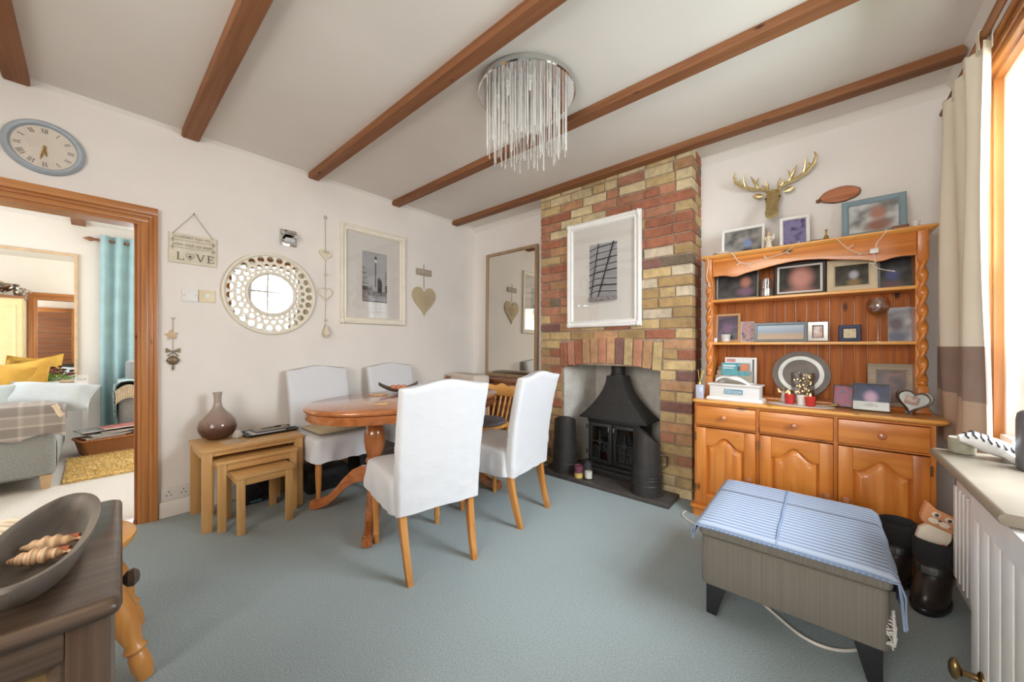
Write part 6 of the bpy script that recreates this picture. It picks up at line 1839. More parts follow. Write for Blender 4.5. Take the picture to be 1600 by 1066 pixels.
MB().box(-0.07, -0.11, 0, 0.07, 0.10, 0.008).build('sheets', 'paper', pp)
MB().box(-0.068, -0.108, 0.008, 0.068, 0.098, 0.0085).build('top_sheet', 'white_plastic', pp)
tbt = thing('tablet', 'slim grey tablet on the black tray', 'tablet', (0.20, 0.855, 0.515), R(4))
MB().loft([rrect(0, 0, z, 0.07 + o, 0.115 + o, 0.01) for z, o in ((0, -0.002), (0.002, 0), (0.007, 0), (0.009, -0.002))]).build('shell', 'dark_grey_plastic', tbt)
MB().box(-0.062, -0.106, 0.009, 0.062, 0.106, 0.0095).build('cover', 'grey_wood', tbt)
pe = thing('pen', 'silver pen lying on the grey tablet', 'pen', (0.20, 0.85, 0.529), R(4))
MB().tube([(0, -0.055, 0), (0.004, 0.03, 0)], 0.0045, 8).build('barrel', 'silver', pe)
MB().tube([(0.004, 0.03, 0), (0.007, 0.07, 0)], [0.005, 0.0045], 8).build('grip', 'black_plastic', pe)
ro = thing('router', 'black router with cables on the floor behind the nest of tables', 'router', (0.14, 0.78, 0))
MB().box(-0.06, -0.09, 0, 0.06, 0.09, 0.035).build('lower_unit', 'black_plastic', ro, bevel=0.004)
MB().box(-0.05, -0.08, 0.035, 0.05, 0.07, 0.2).build('upright_unit', 'black_plastic', ro, bevel=0.006)
for k in range(3):
    MB().tube([(0.05, -0.04 + 0.03 * k, 0.15), (0.09, -0.05 + 0.05 * k, 0.2), (0.1, 0.03 * k, 0.1), (0.06, -0.02 + 0.02 * k, 0.05)], 0.004, 6).build('cable', 'cable_black', ro)
MB().box(0.06, -0.05, 0.012, 0.0615, 0.02, 0.022).build('status_strip', 'blue_plaque', ro)
# ------------------------------------------------------------------ ottoman
ot = thing('ottoman', 'grey fabric storage ottoman with black tapered legs', 'ottoman', (3.165, 1.97, 0))
def rb(z0, z1, hx, hy, r_=0.02, e=0.012):
    return MB().loft([rrect(0, 0, z, hx + o, hy + o, r_, 6) for z, o in ((z0, -e), (z0 + e * 0.4, -e * 0.3), (z0 + e, 0), (z1 - e, 0), (z1 - e * 0.4, -e * 0.3), (z1, -e))])
rb(0.13, 0.335, 0.277, 0.297).build('box', 'ottoman_fabric', ot)
rb(0.333, 0.388, 0.285, 0.305, 0.02, 0.014).build('lid', 'ottoman_fabric', ot)
for sx in (-1, 1):
    for sy in (-1, 1):
        x1, y1 = sx * 0.245, sy * 0.255
        MB().loft([[(x1 + sx * 0.018 - a * sx, y1 + sy * 0.018 - b * sy, z) for a, b in ((0, 0), (w_, 0), (w_, w_), (0, w_))] for z, w_ in ((0, 0.038), (0.135, 0.075))]).build('leg', 'black_wood', ot, bevel=0.003)
mb = MB(); rr = random.Random(3)
for k in range(26):
    z = 0.14 + 0.1 * rr.random(); a = rr.uniform(-0.035, 0.02)
    mb.tube([(0.268 + max(0, a) * 0, -0.29 + a + 0.02, z), (0.285, -0.302 + a + 0.02, z + rr.uniform(-0.02, 0.02)), (0.284 + rr.uniform(0, 0.006), -0.29 + a + 0.02, z + 0.03)], 0.003, 4)
o = mb.build('frayed_corner', 'ottoman_lining', ot); o['kind'] = 'stuff'
th = thing('striped_throw', 'pale blue striped throw draped over the ottoman', 'throw', (3.165, 1.97, 0))
path = [(-0.302, 0.315), (-0.298, 0.35), (-0.292, 0.378), (-0.276, 0.391), (-0.22, 0.3935), (-0.1, 0.3935), (-0.01, 0.394), (0.1, 0.3935), (0.22, 0.3935), (0.278, 0.391), (0.294, 0.376), (0.298, 0.34), (0.302, 0.29), (0.306, 0.235)]
rows = []
ny = 24
for i, (px_, pz_) in enumerate(path):
    row = []
    for j in range(ny + 1):
        u = j / ny
        y = -0.318 + 0.625 * u
        z = pz_
        drop = max(0, -0.296 - y)
        wob = 0.006 * noise.noise(Vector((px_ * 7, y * 7, 2.0)))
        if i in (0, len(path) - 1): z += 0.02 * math.sin(u * 4 + i) * 0.5
        if 3 <= i <= 9:
            z -= drop * 0.8
        hang = 0.012 * math.sin(u * 9 + i) if (i < 2 or i > 10) else 0
        row.append((px_ + (abs(hang) if px_ > 0 else -abs(hang)) * 0.7, y, z + abs(wob) * 0.5))
    rows.append(row)
vs_ = [q_ for r_ in rows for q_ in r_]
n1 = ny + 1
fs_ = [(i * n1 + j, i * n1 + j + 1, (i + 1) * n1 + j + 1, (i + 1) * n1 + j) for i in range(len(path) - 1) for j in range(ny)]
mb = MB()
top_v = [(x + (0.004 if abs(x) > 0.29 and x > 0 else (-0.004 if abs(x) > 0.29 else 0)), y, z + 0.004) for x, y, z in vs_]
mb.add(vs_ + top_v, fs_ + [tuple(k + len(vs_) for k in f) for f in fs_] + [(i * n1, (i + 1) * n1, (i + 1) * n1 + len(vs_), i * n1 + len(vs_)) for i in range(len(path) - 1)] + [(i * n1 + ny, (i + 1) * n1 + ny, (i + 1) * n1 + ny + len(vs_), i * n1 + ny + len(vs_)) for i in range(len(path) - 1)])
mb.build('cloth', 'throw_stripe', th, angle=60)
MB().tube([(-0.02 + 0.001 * math.sin(k), -0.312 + 0.615 * k / 20, 0.3995 - (0.016 if k == 0 else 0)) for k in range(21)], 0.0045, 6).build('centre_seam', 'throw_hem', th)
MB().tube([(px_, 0.12, pz_ + 0.0045) for px_, pz_ in path], 0.003, 6).build('cross_seam', 'cushion_grey', th)
MB().tube([(px_, -0.318, pz_ + 0.003 - (0.016 if 3 <= i <= 9 else 0)) for i, (px_, pz_) in enumerate(path)], 0.004, 6).build('front_hem', 'throw_hem', th)
pc_ = thing('power_cable', 'pale cable trailing on the carpet under the ottoman and dresser', 'cable', (0, 0, 0))
MB().tube(smooth([(2.575, 2.62, 0.01), (2.57, 2.56, 0.006), (2.62, 2.50, 0.006), (2.72, 2.44, 0.006), (2.86, 2.30, 0.006), (3.0, 2.0, 0.006), (3.15, 1.84, 0.006), (3.24, 1.78, 0.006), (3.33, 1.80, 0.006), (3.42, 1.9, 0.006)]), 0.0055, 8).build('flex', 'cable_white', pc_)
MB().box(3.40, 1.9, 0, 3.44, 1.95, 0.03).build('plug', 'cable_white', pc_, bevel=0.004)
# ------------------------------------------------------------------ boots and cat
def boot(label, x, y, rz):
    b_ = thing('boot', label, 'boot', (x, y, 0), rz, 'pair of boots beside the dresser')
    def ell(cx, cy, z, hx, hy, n=20, toe=0.0):
        out = []
        for i in range(n):
            a = 2 * PI * i / n
            k = 1 + (toe * (-math.sin(a)) if math.sin(a) < 0 else 0)
            out.append((cx + hx * math.cos(a) * (1 - 0.1 * math.sin(a)), cy + hy * math.sin(a) * k, z))
        return out
    MB().loft([ell(0, 0, 0, 0.052, 0.115), ell(0, 0, 0.008, 0.056, 0.12), ell(0, 0, 0.026, 0.056, 0.12), ell(0, 0, 0.03, 0.052, 0.116)]).build('sole', 'black_plastic', b_, angle=60)
    MB().loft([ell(0, 0, 0.028, 0.05, 0.112), ell(0, -0.002, 0.06, 0.054, 0.112), ell(0, 0.005, 0.09, 0.053, 0.1), ell(0, 0.022, 0.115, 0.054, 0.082), ell(0, 0.034, 0.14, 0.057, 0.072), ell(0, 0.038, 0.165, 0.06, 0.068), ell(0, 0.04, 0.2, 0.062, 0.068)]).build('foot', 'boot_leather', b_, angle=70)
    MB().loft([ell(0, 0.04, 0.19, 0.066, 0.073), ell(0, 0.04, 0.22, 0.068, 0.075), ell(0, 0.04, 0.275, 0.067, 0.074), ell(0, 0.04, 0.285, 0.064, 0.07), ell(0, 0.04, 0.28, 0.056, 0.062), ell(0, 0.04, 0.22, 0.052, 0.058)]).build('shaft', 'black_felt', b_, angle=70)
    MB().loft([ell(0, 0.036, 0.142, 0.058, 0.073), ell(0, 0.036, 0.146, 0.062, 0.0765), ell(0, 0.04, 0.178, 0.0655, 0.0735), ell(0, 0.04, 0.182, 0.062, 0.07)]).build('strap', 'black_leather', b_)
    MB().box(-0.02, -0.044, 0.148, 0.02, -0.036, 0.178).build('buckle', 'pewter', b_, bevel=0.003)
    return b_
boot('dark brown leather boot nearest the radiator', 3.635, 2.375, R(-24))
boot('dark brown leather boot standing against the dresser door', 3.535, 2.50, R(-24))
ct = thing('cat_boot_tree', 'orange painted wooden cat leaning out of the boot', 'ornament', (3.63, 2.40, 0.262))
ct.rotation_euler = (0, R(20), R(8))
def cp(pts, y0, y1, nm, mt, bv=0.003, par=None): return MB().prism(pts, y0, y1, 'xz').build(nm, mt, par or ct, bevel=bv)
cp([(-0.012, -0.03), (0.012, -0.03), (0.014, 0.06), (-0.014, 0.06)], -0.006, 0.006, 'stem', 'cat_orange')
cp([(-0.045, 0.0), (0.045, 0.0), (0.05, 0.05), (0.04, 0.085), (-0.03, 0.085), (-0.05, 0.05)], -0.012, 0.012, 'bib', 'cat_white', 0.004)
hd = cp([(-0.055, 0.08), (0.05, 0.078), (0.064, 0.1), (0.068, 0.125), (0.085, 0.158), (0.05, 0.148), (-0.03, 0.15), (-0.072, 0.172), (-0.07, 0.13), (-0.066, 0.1)], -0.018, 0.014, 'head', 'cat_orange', 0.006)
def oval(cx, cz, rx, rz_, n=16): return [(cx + rx * math.cos(2 * PI * i / n), cz + rz_ * math.sin(2 * PI * i / n)) for i in range(n)]
decal('face', [(oval(-0.03, 0.132, 0.014, 0.011), 'cat_white'), (oval(0.012, 0.13, 0.014, 0.011), 'cat_white'), (oval(-0.027, 0.131, 0.007, 0.008), 'numeral'), (oval(0.014, 0.128, 0.007, 0.008), 'numeral'),
                (oval(-0.028, 0.104, 0.017, 0.012), 'cat_white'), (oval(0.006, 0.103, 0.017, 0.012), 'cat_white'), (oval(-0.011, 0.112, 0.006, 0.004), 'numeral'),
                (strokep(0.02, 0.1, 0.058, 0.108, 0.0012), 'numeral'), (strokep(0.02, 0.098, 0.058, 0.097, 0.0012), 'numeral')], hd, -0.0186)
q = MB(); q.T = Matrix.Translation((0.04, -0.02, 0.005)) @ Matrix.Rotation(R(90), 4, 'X'); q.lathe([(0.02, 0), (0.019, 0.004), (0.01, 0.009), (0.001, 0.01)], seg=18); q.build('ladybird', 'ladybird', ct)
# ------------------------------------------------------------------ dark oak chest in the foreground
ch = thing('oak_chest', 'dark oak chest in the foreground with a panelled front', 'chest', (2.185, -0.615, 0), R(-2.1))
HXc, Y1c, Y0c = 0.27, 0.655, -0.55
MB().loft([[(a, b, z) for a, b, _ in rrect(0, (Y0c + Y1c) / 2, z, HXc + o, (Y1c - Y0c) / 2 + o, 0.012, 4)] for z, o in ((0.724, -0.012), (0.729, -0.003), (0.737, 0.0), (0.745, -0.003), (0.75, -0.010))]).build('top', 'dark_oak_y', ch, angle=60)
MB().box(-HXc + 0.03, Y0c + 0.012, 0.03, HXc - 0.045, Y1c - 0.012, 0.724).build('carcass', 'dark_oak_z', ch)
fx = HXc - 0.045
for y0, y1 in ((Y1c - 0.056, Y1c - 0.012), (0.0, 0.07), (Y0c + 0.03, Y0c + 0.1)):
    MB().box(fx, y0, 0.0, fx + 0.03, y1, 0.724).build('front_stile', 'dark_oak_z', ch, bevel=0.003)
for y0, y1 in ((0.07, Y1c - 0.056), (Y0c + 0.1, 0.0)):
    for z0, z1 in ((0.682, 0.724), (0.36, 0.40), (0.05, 0.11)):
        MB().box(fx, y0, z0, fx + 0.028, y1, z1).build('front_rail', 'dark_oak_y', ch, bevel=0.003)
    for z0, z1 in ((0.40, 0.682), (0.11, 0.36)):
        MB().box(fx, y0, z0, fx + 0.008, y1, z1).build('front_panel', 'chest_panel', ch)
        mb = MB(); mb.T = Matrix.Translation((fx + 0.008, (y0 + y1) / 2, (z0 + z1) / 2)) @ Matrix.Rotation(R(90), 4, 'Z')
        mb.rects(y1 - y0, z1 - z0, [(0, -0.016), (0.004, -0.016), (0.014, -0.006), (0.018, 0)])
        mb.build('panel_moulding', 'dark_oak_y', ch)
for y in (Y0c + 0.05, Y1c - 0.08):
    MB().box(-HXc + 0.03, y, 0, -HXc + 0.09, y + 0.05, 0.03).build('foot', 'dark_oak_z', ch)
q = MB(); q.T = Matrix.Translation((-0.13, Y1c - 0.012, 0.6)) @ Matrix.Rotation(R(-90), 4, 'X')
q.lathe([(0.012, 0), (0.008, 0.012), (0.018, 0.02), (0.02, 0.03), (0.012, 0.038), (0.002, 0.04)], seg=14); q.build('side_knob', 'dark_oak_z', ch)
bo = thing('dough_bowl', 'long hand-carved grey-brown wooden bowl on the oak chest', 'bowl', (2.25, -0.052, 0.750), R(-7))
def bl_(rx, ry, z, n=44):
    return [(rx * math.cos(2 * PI * i / n), ry * math.sin(2 * PI * i / n) * 0.86 * (1 + 0.04 * math.sin(3 * 2 * PI * i / n)), z + 0.004 * math.cos(2 * 2 * PI * i / n)) for i in range(n)]
MB().loft([bl_(0.14, 0.035, 0.0), bl_(0.175, 0.052, 0.012), bl_(0.205, 0.064, 0.034), bl_(0.215, 0.070, 0.05), bl_(0.212, 0.069, 0.054), bl_(0.20, 0.060, 0.053), bl_(0.192, 0.054, 0.048), bl_(0.175, 0.046, 0.026), bl_(0.13, 0.032, 0.012), bl_(0.05, 0.012, 0.010)]).build('bowl', 'bowl_wood', bo, angle=60)
def shell(label, x, y, z, rz, L, r_, mt, tilt=0):
    s_ = thing('seashell', label, 'shell', (x, y, z))
    s_.rotation_euler = (0, R(tilt), rz)
    rings = []
    for k in range(25):
        u = k / 24
        rad = r_ * (math.sin(PI * min(1, u * 1.1 + 0.03)) ** 0.8 if u < 0.88 else 0.3 * (1 - u) / 0.12) * (0.85 + 0.15 * math.cos(u * 34)) + 0.0006
        rings.append([(-L / 2 + L * u, rad * math.cos(2 * PI * j / 14) * (1.15 if math.cos(2 * PI * j / 14) > 0 else 0.9), rad * math.sin(2 * PI * j / 14) + r_ * 0.8) for j in range(14)])
    MB().loft(rings).build('whorl', mt, s_, angle=60)
    MB().loft([[(-L * 0.1 + L * 0.5 * u + 0.0, (r_ * 0.9 + 0.35 * r_ * math.sin(PI * u)) * math.cos(a) * 0.5 + r_ * 0.5, r_ * 0.8 + r_ * 0.5 * math.sin(a)) for a in [2 * PI * j / 10 for j in range(10)]] for u in (0.02, 0.2, 0.5, 0.8, 0.98)]).build('lip', 'shell_rust', s_, angle=60)
shell('banded cone seashell nearer the front of the wooden bowl', 2.29, -0.055, 0.768, R(70), 0.075, 0.014, 'shell_band')
shell('rusty brown seashell further back in the wooden bowl', 2.24, -0.045, 0.768, R(74), 0.075, 0.014, 'shell_tan')
dw_ = thing('driftwood_ornament', 'cream driftwood finger ornament at the left edge of the oak chest', 'ornament', (2.05, -0.13, 0.750), R(50))
for k in range(5):
    MB().tube([(-0.05, 0.012 * (k - 2), 0.012 + 0.004 * (k % 2)), (0.0, 0.016 * (k - 2), 0.02), (0.045 + 0.01 * (k % 3), 0.02 * (k - 2), 0.016)], [0.008, 0.009, 0.004], 8).build('stick', 'fringe_cream', dw_)
# ------------------------------------------------------------------ pine stool
so = thing('pine_stool', 'round pine stool with turned splayed legs behind the oak chest', 'stool', (1.35, -0.105, 0))
MB().lathe([(0.18, 0.428), (0.205, 0.433), (0.212, 0.445), (0.212, 0.458), (0.2, 0.466), (0.02, 0.462)], seg=44).build('seat', 'pine_light_x', so)
for sx in (-1, 1):
    for sy in (-1, 1):
        a = Vector((sx * 0.115, sy * 0.12, 0.43)); b = Vector((sx * 0.175, sy * 0.225, 0.0))
        us = (0, 0.08, 0.12, 0.16, 0.2, 0.25, 0.3, 0.45, 0.6, 0.72, 0.76, 0.79, 0.82, 0.9, 1.0)
        rs = (0.022, 0.026, 0.034, 0.026, 0.034, 0.03, 0.026, 0.036, 0.033, 0.022, 0.031, 0.022, 0.026, 0.028, 0.02)
        MB().tube([tuple(a + (b - a) * u) for u in us], list(rs), 16).build('leg', 'leg_wood_z', so)
    MB().tube([(sx * 0.148, -0.17, 0.2), (sx * 0.148, 0, 0.2), (sx * 0.148, 0.17, 0.2)], [0.012, 0.018, 0.012], 10).build('stretcher', 'leg_wood_y', so)
MB().tube([(-0.148, 0, 0.2), (0, 0, 0.2), (0.148, 0, 0.2)], [0.012, 0.018, 0.012], 10).build('stretcher', 'leg_wood_x', so)
# ------------------------------------------------------------------ crystal ceiling light
cl = thing('chandelier', 'round chrome ceiling light with hanging crystal rods', 'ceiling light', (2.0, 1.61, CEIL))
MB().lathe([(0.268, 0), (0.275, -0.006), (0.275, -0.03), (0.268, -0.036), (0.01, -0.036)], seg=64).build('ceiling_plate', 'chrome', cl)
rr = random.Random(21)
rod = {}
def rodmesh(L):
    k = round(L, 2)
    if k not in rod:
        mb = MB().lathe([(0.001, 0.0), (0.0035, -0.004), (0.0035, -k + 0.006), (0.0015, -k)], seg=6)
        o = mb.build('crystal_rod', 'crystal', None)
        rod[k] = o.data
        bpy.data.objects.remove(o)
    return rod[k]
for rad, n, L in ((0.225, 44, 0.30), (0.185, 34, 0.32), (0.14, 26, 0.26), (0.09, 16, 0.3), (0.045, 9, 0.24)):
    for k in range(n):
        a = 2 * PI * (k + rr.uniform(-.2, .2)) / n
        L_ = L + rr.choice((-0.05, -0.03, 0.0, 0.02, 0.03))
        o = bpy.data.objects.new('crystal_rod', rodmesh(L_)); C.objects.link(o); o.parent = cl
        o.location = (rad * math.cos(a), rad * math.sin(a), -0.036)
for k in range(8):
    a = 2 * PI * k / 8
    b_ = MB().lathe([(0.012, 0), (0.012, -0.03), (0.008, -0.034), (0.008, -0.07), (0.002, -0.078)], seg=10).build('bulb', 'frosted', cl)
    b_.location = (0.16 * math.cos(a), 0.16 * math.sin(a), -0.036)
# ------------------------------------------------------------------ the lounge beyond the doorway
so = thing('sofa', 'grey sofa end seen through the doorway', 'sofa', (-1.34, -0.62, 0))
def cush(hx, hy, z0, z1, r_=0.06, n=6):
    return MB().loft([rrect(0, 0, z, hx + o, hy + o, r_, n) for z, o in ((z0, -0.03), (z0 + 0.02, -0.005), (z0 + 0.05, 0), (z1 - 0.05, 0), (z1 - 0.02, -0.006), (z1, -0.035))])
def at_(mb, x, y, z=0, rot=None):
    T = Matrix.Translation((x, y, z)) @ (rot or Matrix())
    mb.v = [tuple(T @ Vector(q)) for q in mb.v]
    return mb
at_(cush(0.72, 0.43, 0.1, 0.40), -0.735, 0).build('base', 'sofa_grey', so)
at_(cush(0.13, 0.43, 0.1, 0.66), -0.13, 0).build('arm', 'sofa_grey', so)
at_(cush(0.13, 0.43, 0.1, 0.66), -1.34, 0).build('arm', 'sofa_grey', so)
at_(cush(0.57, 0.12, 0.38, 0.86), -0.735, -0.31).build('back', 'sofa_grey', so)
for x in (-0.5, -0.97):
    at_(cush(0.235, 0.27, 0.38, 0.53), x, 0.12).build('seat_cushion', 'sofa_grey', so)
for x in (-0.06, -1.40):
    for y in (0.38, -0.38):
        MB().loft([[(x + a * k, y + b * k, z) for a, b in ((-0.04, -0.03), (0.04, -0.03), (0.04, 0.03), (-0.04, 0.03))] for z, k in ((0, 0.7), (0.11, 1))]).build('foot', 'star_wood', so)
tw = thing('plaid_throw', 'grey plaid throw draped over the sofa arm', 'throw', (-1.34, -0.62, 0))
prof = [(0.012, 0.42), (0.014, 0.5), (0.013, 0.58), (0.0, 0.645), (-0.03, 0.672), (-0.13, 0.685), (-0.23, 0.672), (-0.265, 0.62), (-0.27, 0.54)]
rows = []
for px_, pz_ in prof:
    row = []
    for j in range(31):
        u = j / 30; y = -0.44 + 0.92 * u
        e = max(0, y - 0.36) / 0.12
        z = pz_ - e * 0.10 * (pz_ - 0.3)
        n_ = noise.noise(Vector((px_ * 8, y * 9, pz_ * 6)))
        row.append((px_ + 0.008 + 0.012 * abs(n_), y, z + 0.012 * n_ + (0.02 * math.sin(y * 20) if pz_ < 0.45 and px_ > 0 else 0)))
    rows.append(row)
vs_ = [q for r_ in rows for q in r_]
fs_ = [(i * 31 + j, i * 31 + j + 1, (i + 1) * 31 + j + 1, (i + 1) * 31 + j) for i in range(len(prof) - 1) for j in range(30)]
MB().add(vs_ + [(x + 0.006, y, z + 0.006) for x, y, z in vs_], fs_ + [tuple(k + len(vs_) for k in f) for f in fs_]).build('cloth', 'plaid', tw, angle=70)
mb = MB()
for k in range(5):
    mb.tube([(0.0 - 0.05 * k, 0.42, 0.66 - 0.01 * k), (0.01 - 0.05 * k, 0.455, 0.58), (0.0 - 0.045 * k, 0.45, 0.47 + 0.02 * k)], [0.018, 0.022, 0.012], 8)
mb.build('gathered_end', 'fringe_cream', tw)
def pillow(label, x, y, z, hx, hz, th_, rot, mt):
    p_ = thing('cushion', label, 'cushion', (x, y, z))
    p_.rotation_euler = rot
    mb = MB(); n = 12
    vs_ = []
    for side in (-1, 1):
        for i in range(n + 1):
            for j in range(n + 1):
                u, v_ = 2 * i / n - 1, 2 * j / n - 1
                k = ((1 - u ** 4) * (1 - v_ ** 4)) ** 0.5
                pin = 1 - 0.10 * (1 - (1 - abs(u)) ** 2) * (1 - abs(v_)) * 1.0
                pin2 = 1 - 0.10 * (1 - (1 - abs(v_)) ** 2) * (1 - abs(u))
                vs_.append((hx * u * pin, side * th_ * k, hz + hz * v_ * pin2 + 0.005 * noise.noise(Vector((u * 3, v_ * 3, x)))))
    m_ = (n + 1) ** 2
    fs_ = []
    for s_ in range(2):
        for i in range(n):
            for j in range(n):
                a = s_ * m_ + i * (n + 1) + j
                fs_.append((a, a + n + 1, a + n + 2, a + 1))
    mb.add(vs_, fs_).build('cover', mt, p_, angle=80)
    e = [(hx * u, 0, hz + hz * v_) for u, v_ in [(-1, -1), (-0.5, -0.93), (0, -0.9), (0.5, -0.93), (1, -1), (0.93, -0.5), (0.9, 0), (0.93, 0.5), (1, 1), (0.5, 0.93), (0, 0.9), (-0.5, 0.93), (-1, 1), (-0.93, 0.5), (-0.9, 0), (-0.93, -0.5)]]
    MB().tube(e, 0.005, 6, closed=True).build('piping', mt, p_)
pillow('mustard yellow cushion at the near left of the sofa', -1.86, -0.62, 0.56, 0.22, 0.22, 0.07, (R(-20), R(8), R(70)), 'mustard')
pillow('mustard yellow cushion further along the sofa', -2.25, -0.46, 0.56, 0.22, 0.23, 0.07, (R(-22), R(-10), R(60)), 'mustard')
pillow('pale blue cushion in front of the yellow ones', -1.64, -0.60, 0.55, 0.2, 0.16, 0.06, (R(-35), 0, R(75)), 'pale_blue_cloth')
pillow('ice blue pillow slumped over the corner of the sofa arm', -1.60, -0.27, 0.60, 0.26, 0.13, 0.08, (R(-40), R(6), R(70)), 'ice_blue_cloth')
rgt = thing('rug', 'shaggy golden rug on the lounge floor', 'rug', (-1.86, 0.58, 0))
MB().loft([rrect(0, 0, z, 0.46 + o, 0.74 + o, 0.01) for z, o in ((0.0, 0), (0.018, 0), (0.022, -0.006))]).build('backing', 'rug_pile', rgt)
rr = random.Random(2); mb = MB()
for k in range(3800):
    x, y = rr.uniform(-0.46, 0.46), rr.uniform(-0.74, 0.2)
    dx, dy = rr.uniform(-.012, .012), rr.uniform(-.012, .012)
    mb.add([(x - 0.004, y, 0.018), (x + 0.004, y, 0.018), (x + dx, y + 0.004, 0.018), (x + dx, y + dy, 0.04)], [(0, 1, 3), (1, 2, 3), (2, 0, 3)])
o = mb.build('pile', 'rug_pile', rgt, smooth=False); o['kind'] = 'stuff'
bs = thing('magazine_basket', 'low brown wicker basket full of magazines', 'basket', (-2.52, 0.135, 0), R(12))
MB().loft([rrect(0, 0, z, 0.15 * k, 0.24 * k, 0.03) for z, k in ((0, 0.86), (0.01, 0.88), (0.15, 1.0), (0.155, 1.02), (0.165, 1.02), (0.165, 0.96), (0.02, 0.82))]).build('weave', 'basket_weave', bs)
MB().tube(rrect(0, 0, 0.16, 0.155, 0.245, 0.03), 0.012, 8, closed=True).build('braided_rim', 'wicker', bs)
rr = random.Random(6)
lab = ('pink magazine at the top of the wicker basket', 'grey magazine leaning over the basket edge', 'dark magazine in the middle of the basket pile', 'grey magazine sticking out towards the sofa', 'dark magazine at the right of the basket', 'cream magazine flat on the basket pile')
mg = ('magazine_pink', 'magazine_grey', 'magazine_dark', 'magazine_grey', 'magazine_dark', 'fringe_cream')
for k in range(6):
    mz = thing('magazine', lab[k], 'magazine', (-2.52 + rr.uniform(-.03, .03), 0.135 + rr.uniform(-.1, .1), 0.168 + 0.017 * (5 - k)), R(12 + rr.uniform(-14, 14)), 'magazines in the wicker basket')
    MB().box(-0.105, -0.14, 0, 0.105, 0.14, 0.011).build('pages', 'paper', mz)
    MB().box(-0.107, -0.142, 0.011, 0.107, 0.142, 0.0125).build('cover', mg[k], mz)
ac = thing('armchair', 'armchair arm with wooden scroll end beyond the basket', 'armchair', (-2.96, 0.60, 0))
at_(cush(0.27, 0.34, 0.12, 0.42), 0, 0).build('base', 'sofa_grey', ac)
at_(cush(0.27, 0.08, 0.12, 0.68, 0.05), 0, -0.33).build('arm', 'sofa_grey', ac)
at_(cush(0.27, 0.08, 0.12, 0.68, 0.05), 0, 0.33).build('arm', 'sofa_grey', ac)
at_(cush(0.1, 0.34, 0.35, 0.95, 0.05), -0.17, 0).build('back', 'sofa_grey', ac)
MB().lathe([(0.045, 0), (0.045, 0.03), (0.03, 0.036)], (0.27, -0.33, 0.63), 16, 'x').build('arm_scroll', 'brown_wood_x', ac)
for sx in (-1, 1):
    for sy in (-1, 1):
        MB().lathe([(0.016, 0), (0.024, 0.12)], (sx * 0.22, sy * 0.3, 0), 10).build('foot', 'brown_wood_z', ac)
bt = thing('blue_throw', 'blue and cream fringed throw over the armchair', 'throw', (-2.96, 0.27, 0))
prof = [(-0.10, 0.30), (-0.105, 0.42), (-0.108, 0.55), (-0.10, 0.66), (-0.06, 0.715), (0.0, 0.725), (0.06, 0.715), (0.095, 0.66), (0.1, 0.56)]
rows = []
for py_, pz_ in prof:
    rows.append([(-0.26 + 0.56 * j / 20 + 0.0, py_ + 0.012 * noise.noise(Vector((j * 0.5, py_ * 9, pz_ * 4))), pz_ + (0.02 * math.sin(j) if pz_ < 0.35 else 0.006 * math.sin(j * 1.3))) for j in range(21)])
vs_ = [q for r_ in rows for q in r_]
fs_ = [(i * 21 + j, i * 21 + j + 1, (i + 1) * 21 + j + 1, (i + 1) * 21 + j) for i in range(len(prof) - 1) for j in range(20)]
MB().add(vs_ + [(x, y * 1.04, z + 0.006) for x, y, z in vs_], fs_ + [tuple(k + len(vs_) for k in f) for f in fs_]).build('cloth', 'blue_throw', bt, angle=70)
mb = MB()
for k in range(16):
    y = -0.1 + 0.013 * k
    z = 0.69 - 1.6 * (y - 0.0) ** 2 * 4
    mb.tube([(0.305, y, z), (0.315, y + 0.004, z - 0.08), (0.312, y, z - 0.15)], 0.006, 5)
o = mb.build('fringe', 'fringe_cream', bt); o['kind'] = 'stuff'
# curtain at the lounge window
lp = thing('lounge_curtain_pole', 'wooden curtain pole with pointed finial in the lounge', 'curtain pole', (-3.33, 0, 2.40))
MB().tube([(0, 0.02, 0), (0, 1.85, 0)], 0.016, 10).build('pole', 'brown_wood_y', lp)
MB().lathe([(0.012, 0.02), (0.024, 0.0), (0.028, -0.02), (0.016, -0.05), (0.002, -0.075)], seg=14, axis='y').build('finial', 'brown_wood_y', lp)
MB().box(-0.07, 0.05, -0.012, 0.0, 0.07, 0.012).build('bracket', 'brown_wood_x', lp)
def drape(label, y0, y1, x, folds):
    t_ = thing('lounge_curtain', label, 'curtain', (x, 0, 0), 0, 'teal lounge curtains')
    rows = []
    n = 60
    for k in range(9):
        z = 0.05 + (2.46 - 0.05) * k / 8
        rows.append([(0.035 * math.sin(2 * PI * folds * j / n + 0.3 * math.sin(z * 2)), y0 + (y1 - y0) * j / n * (1.0 - 0.06 * math.sin(z)), z) for j in range(n + 1)])
    vs_ = [q for r_ in rows for q in r_]; n1 = n + 1
    fs_ = [(i * n1 + j, i * n1 + j + 1, (i + 1) * n1 + j + 1, (i + 1) * n1 + j) for i in range(8) for j in range(n)]
    MB().add(vs_ + [(q[0] + 0.004, q[1], q[2]) for q in vs_], fs_ + [tuple(k + len(vs_) for k in f) for f in fs_]).build('drape', 'teal_cloth', t_, angle=80)
    for k in range(int(folds * 2)):
        yy = y0 + (y1 - y0) * (k + 0.5) / (folds * 2)
        MB().tube([(0.02 * math.cos(2 * PI * i / 12), yy, 2.40 + 0.026 * math.sin(2 * PI * i / 12)) for i in range(12)], 0.004, 6, closed=True).build('eyelet', 'silver', t_)
drape('teal curtain beside the lounge wall mirror', 0.06, 0.44, -3.31, 3)
drape('teal curtain at the far side of the lounge window', 1.45, 1.85, -3.31, 3)
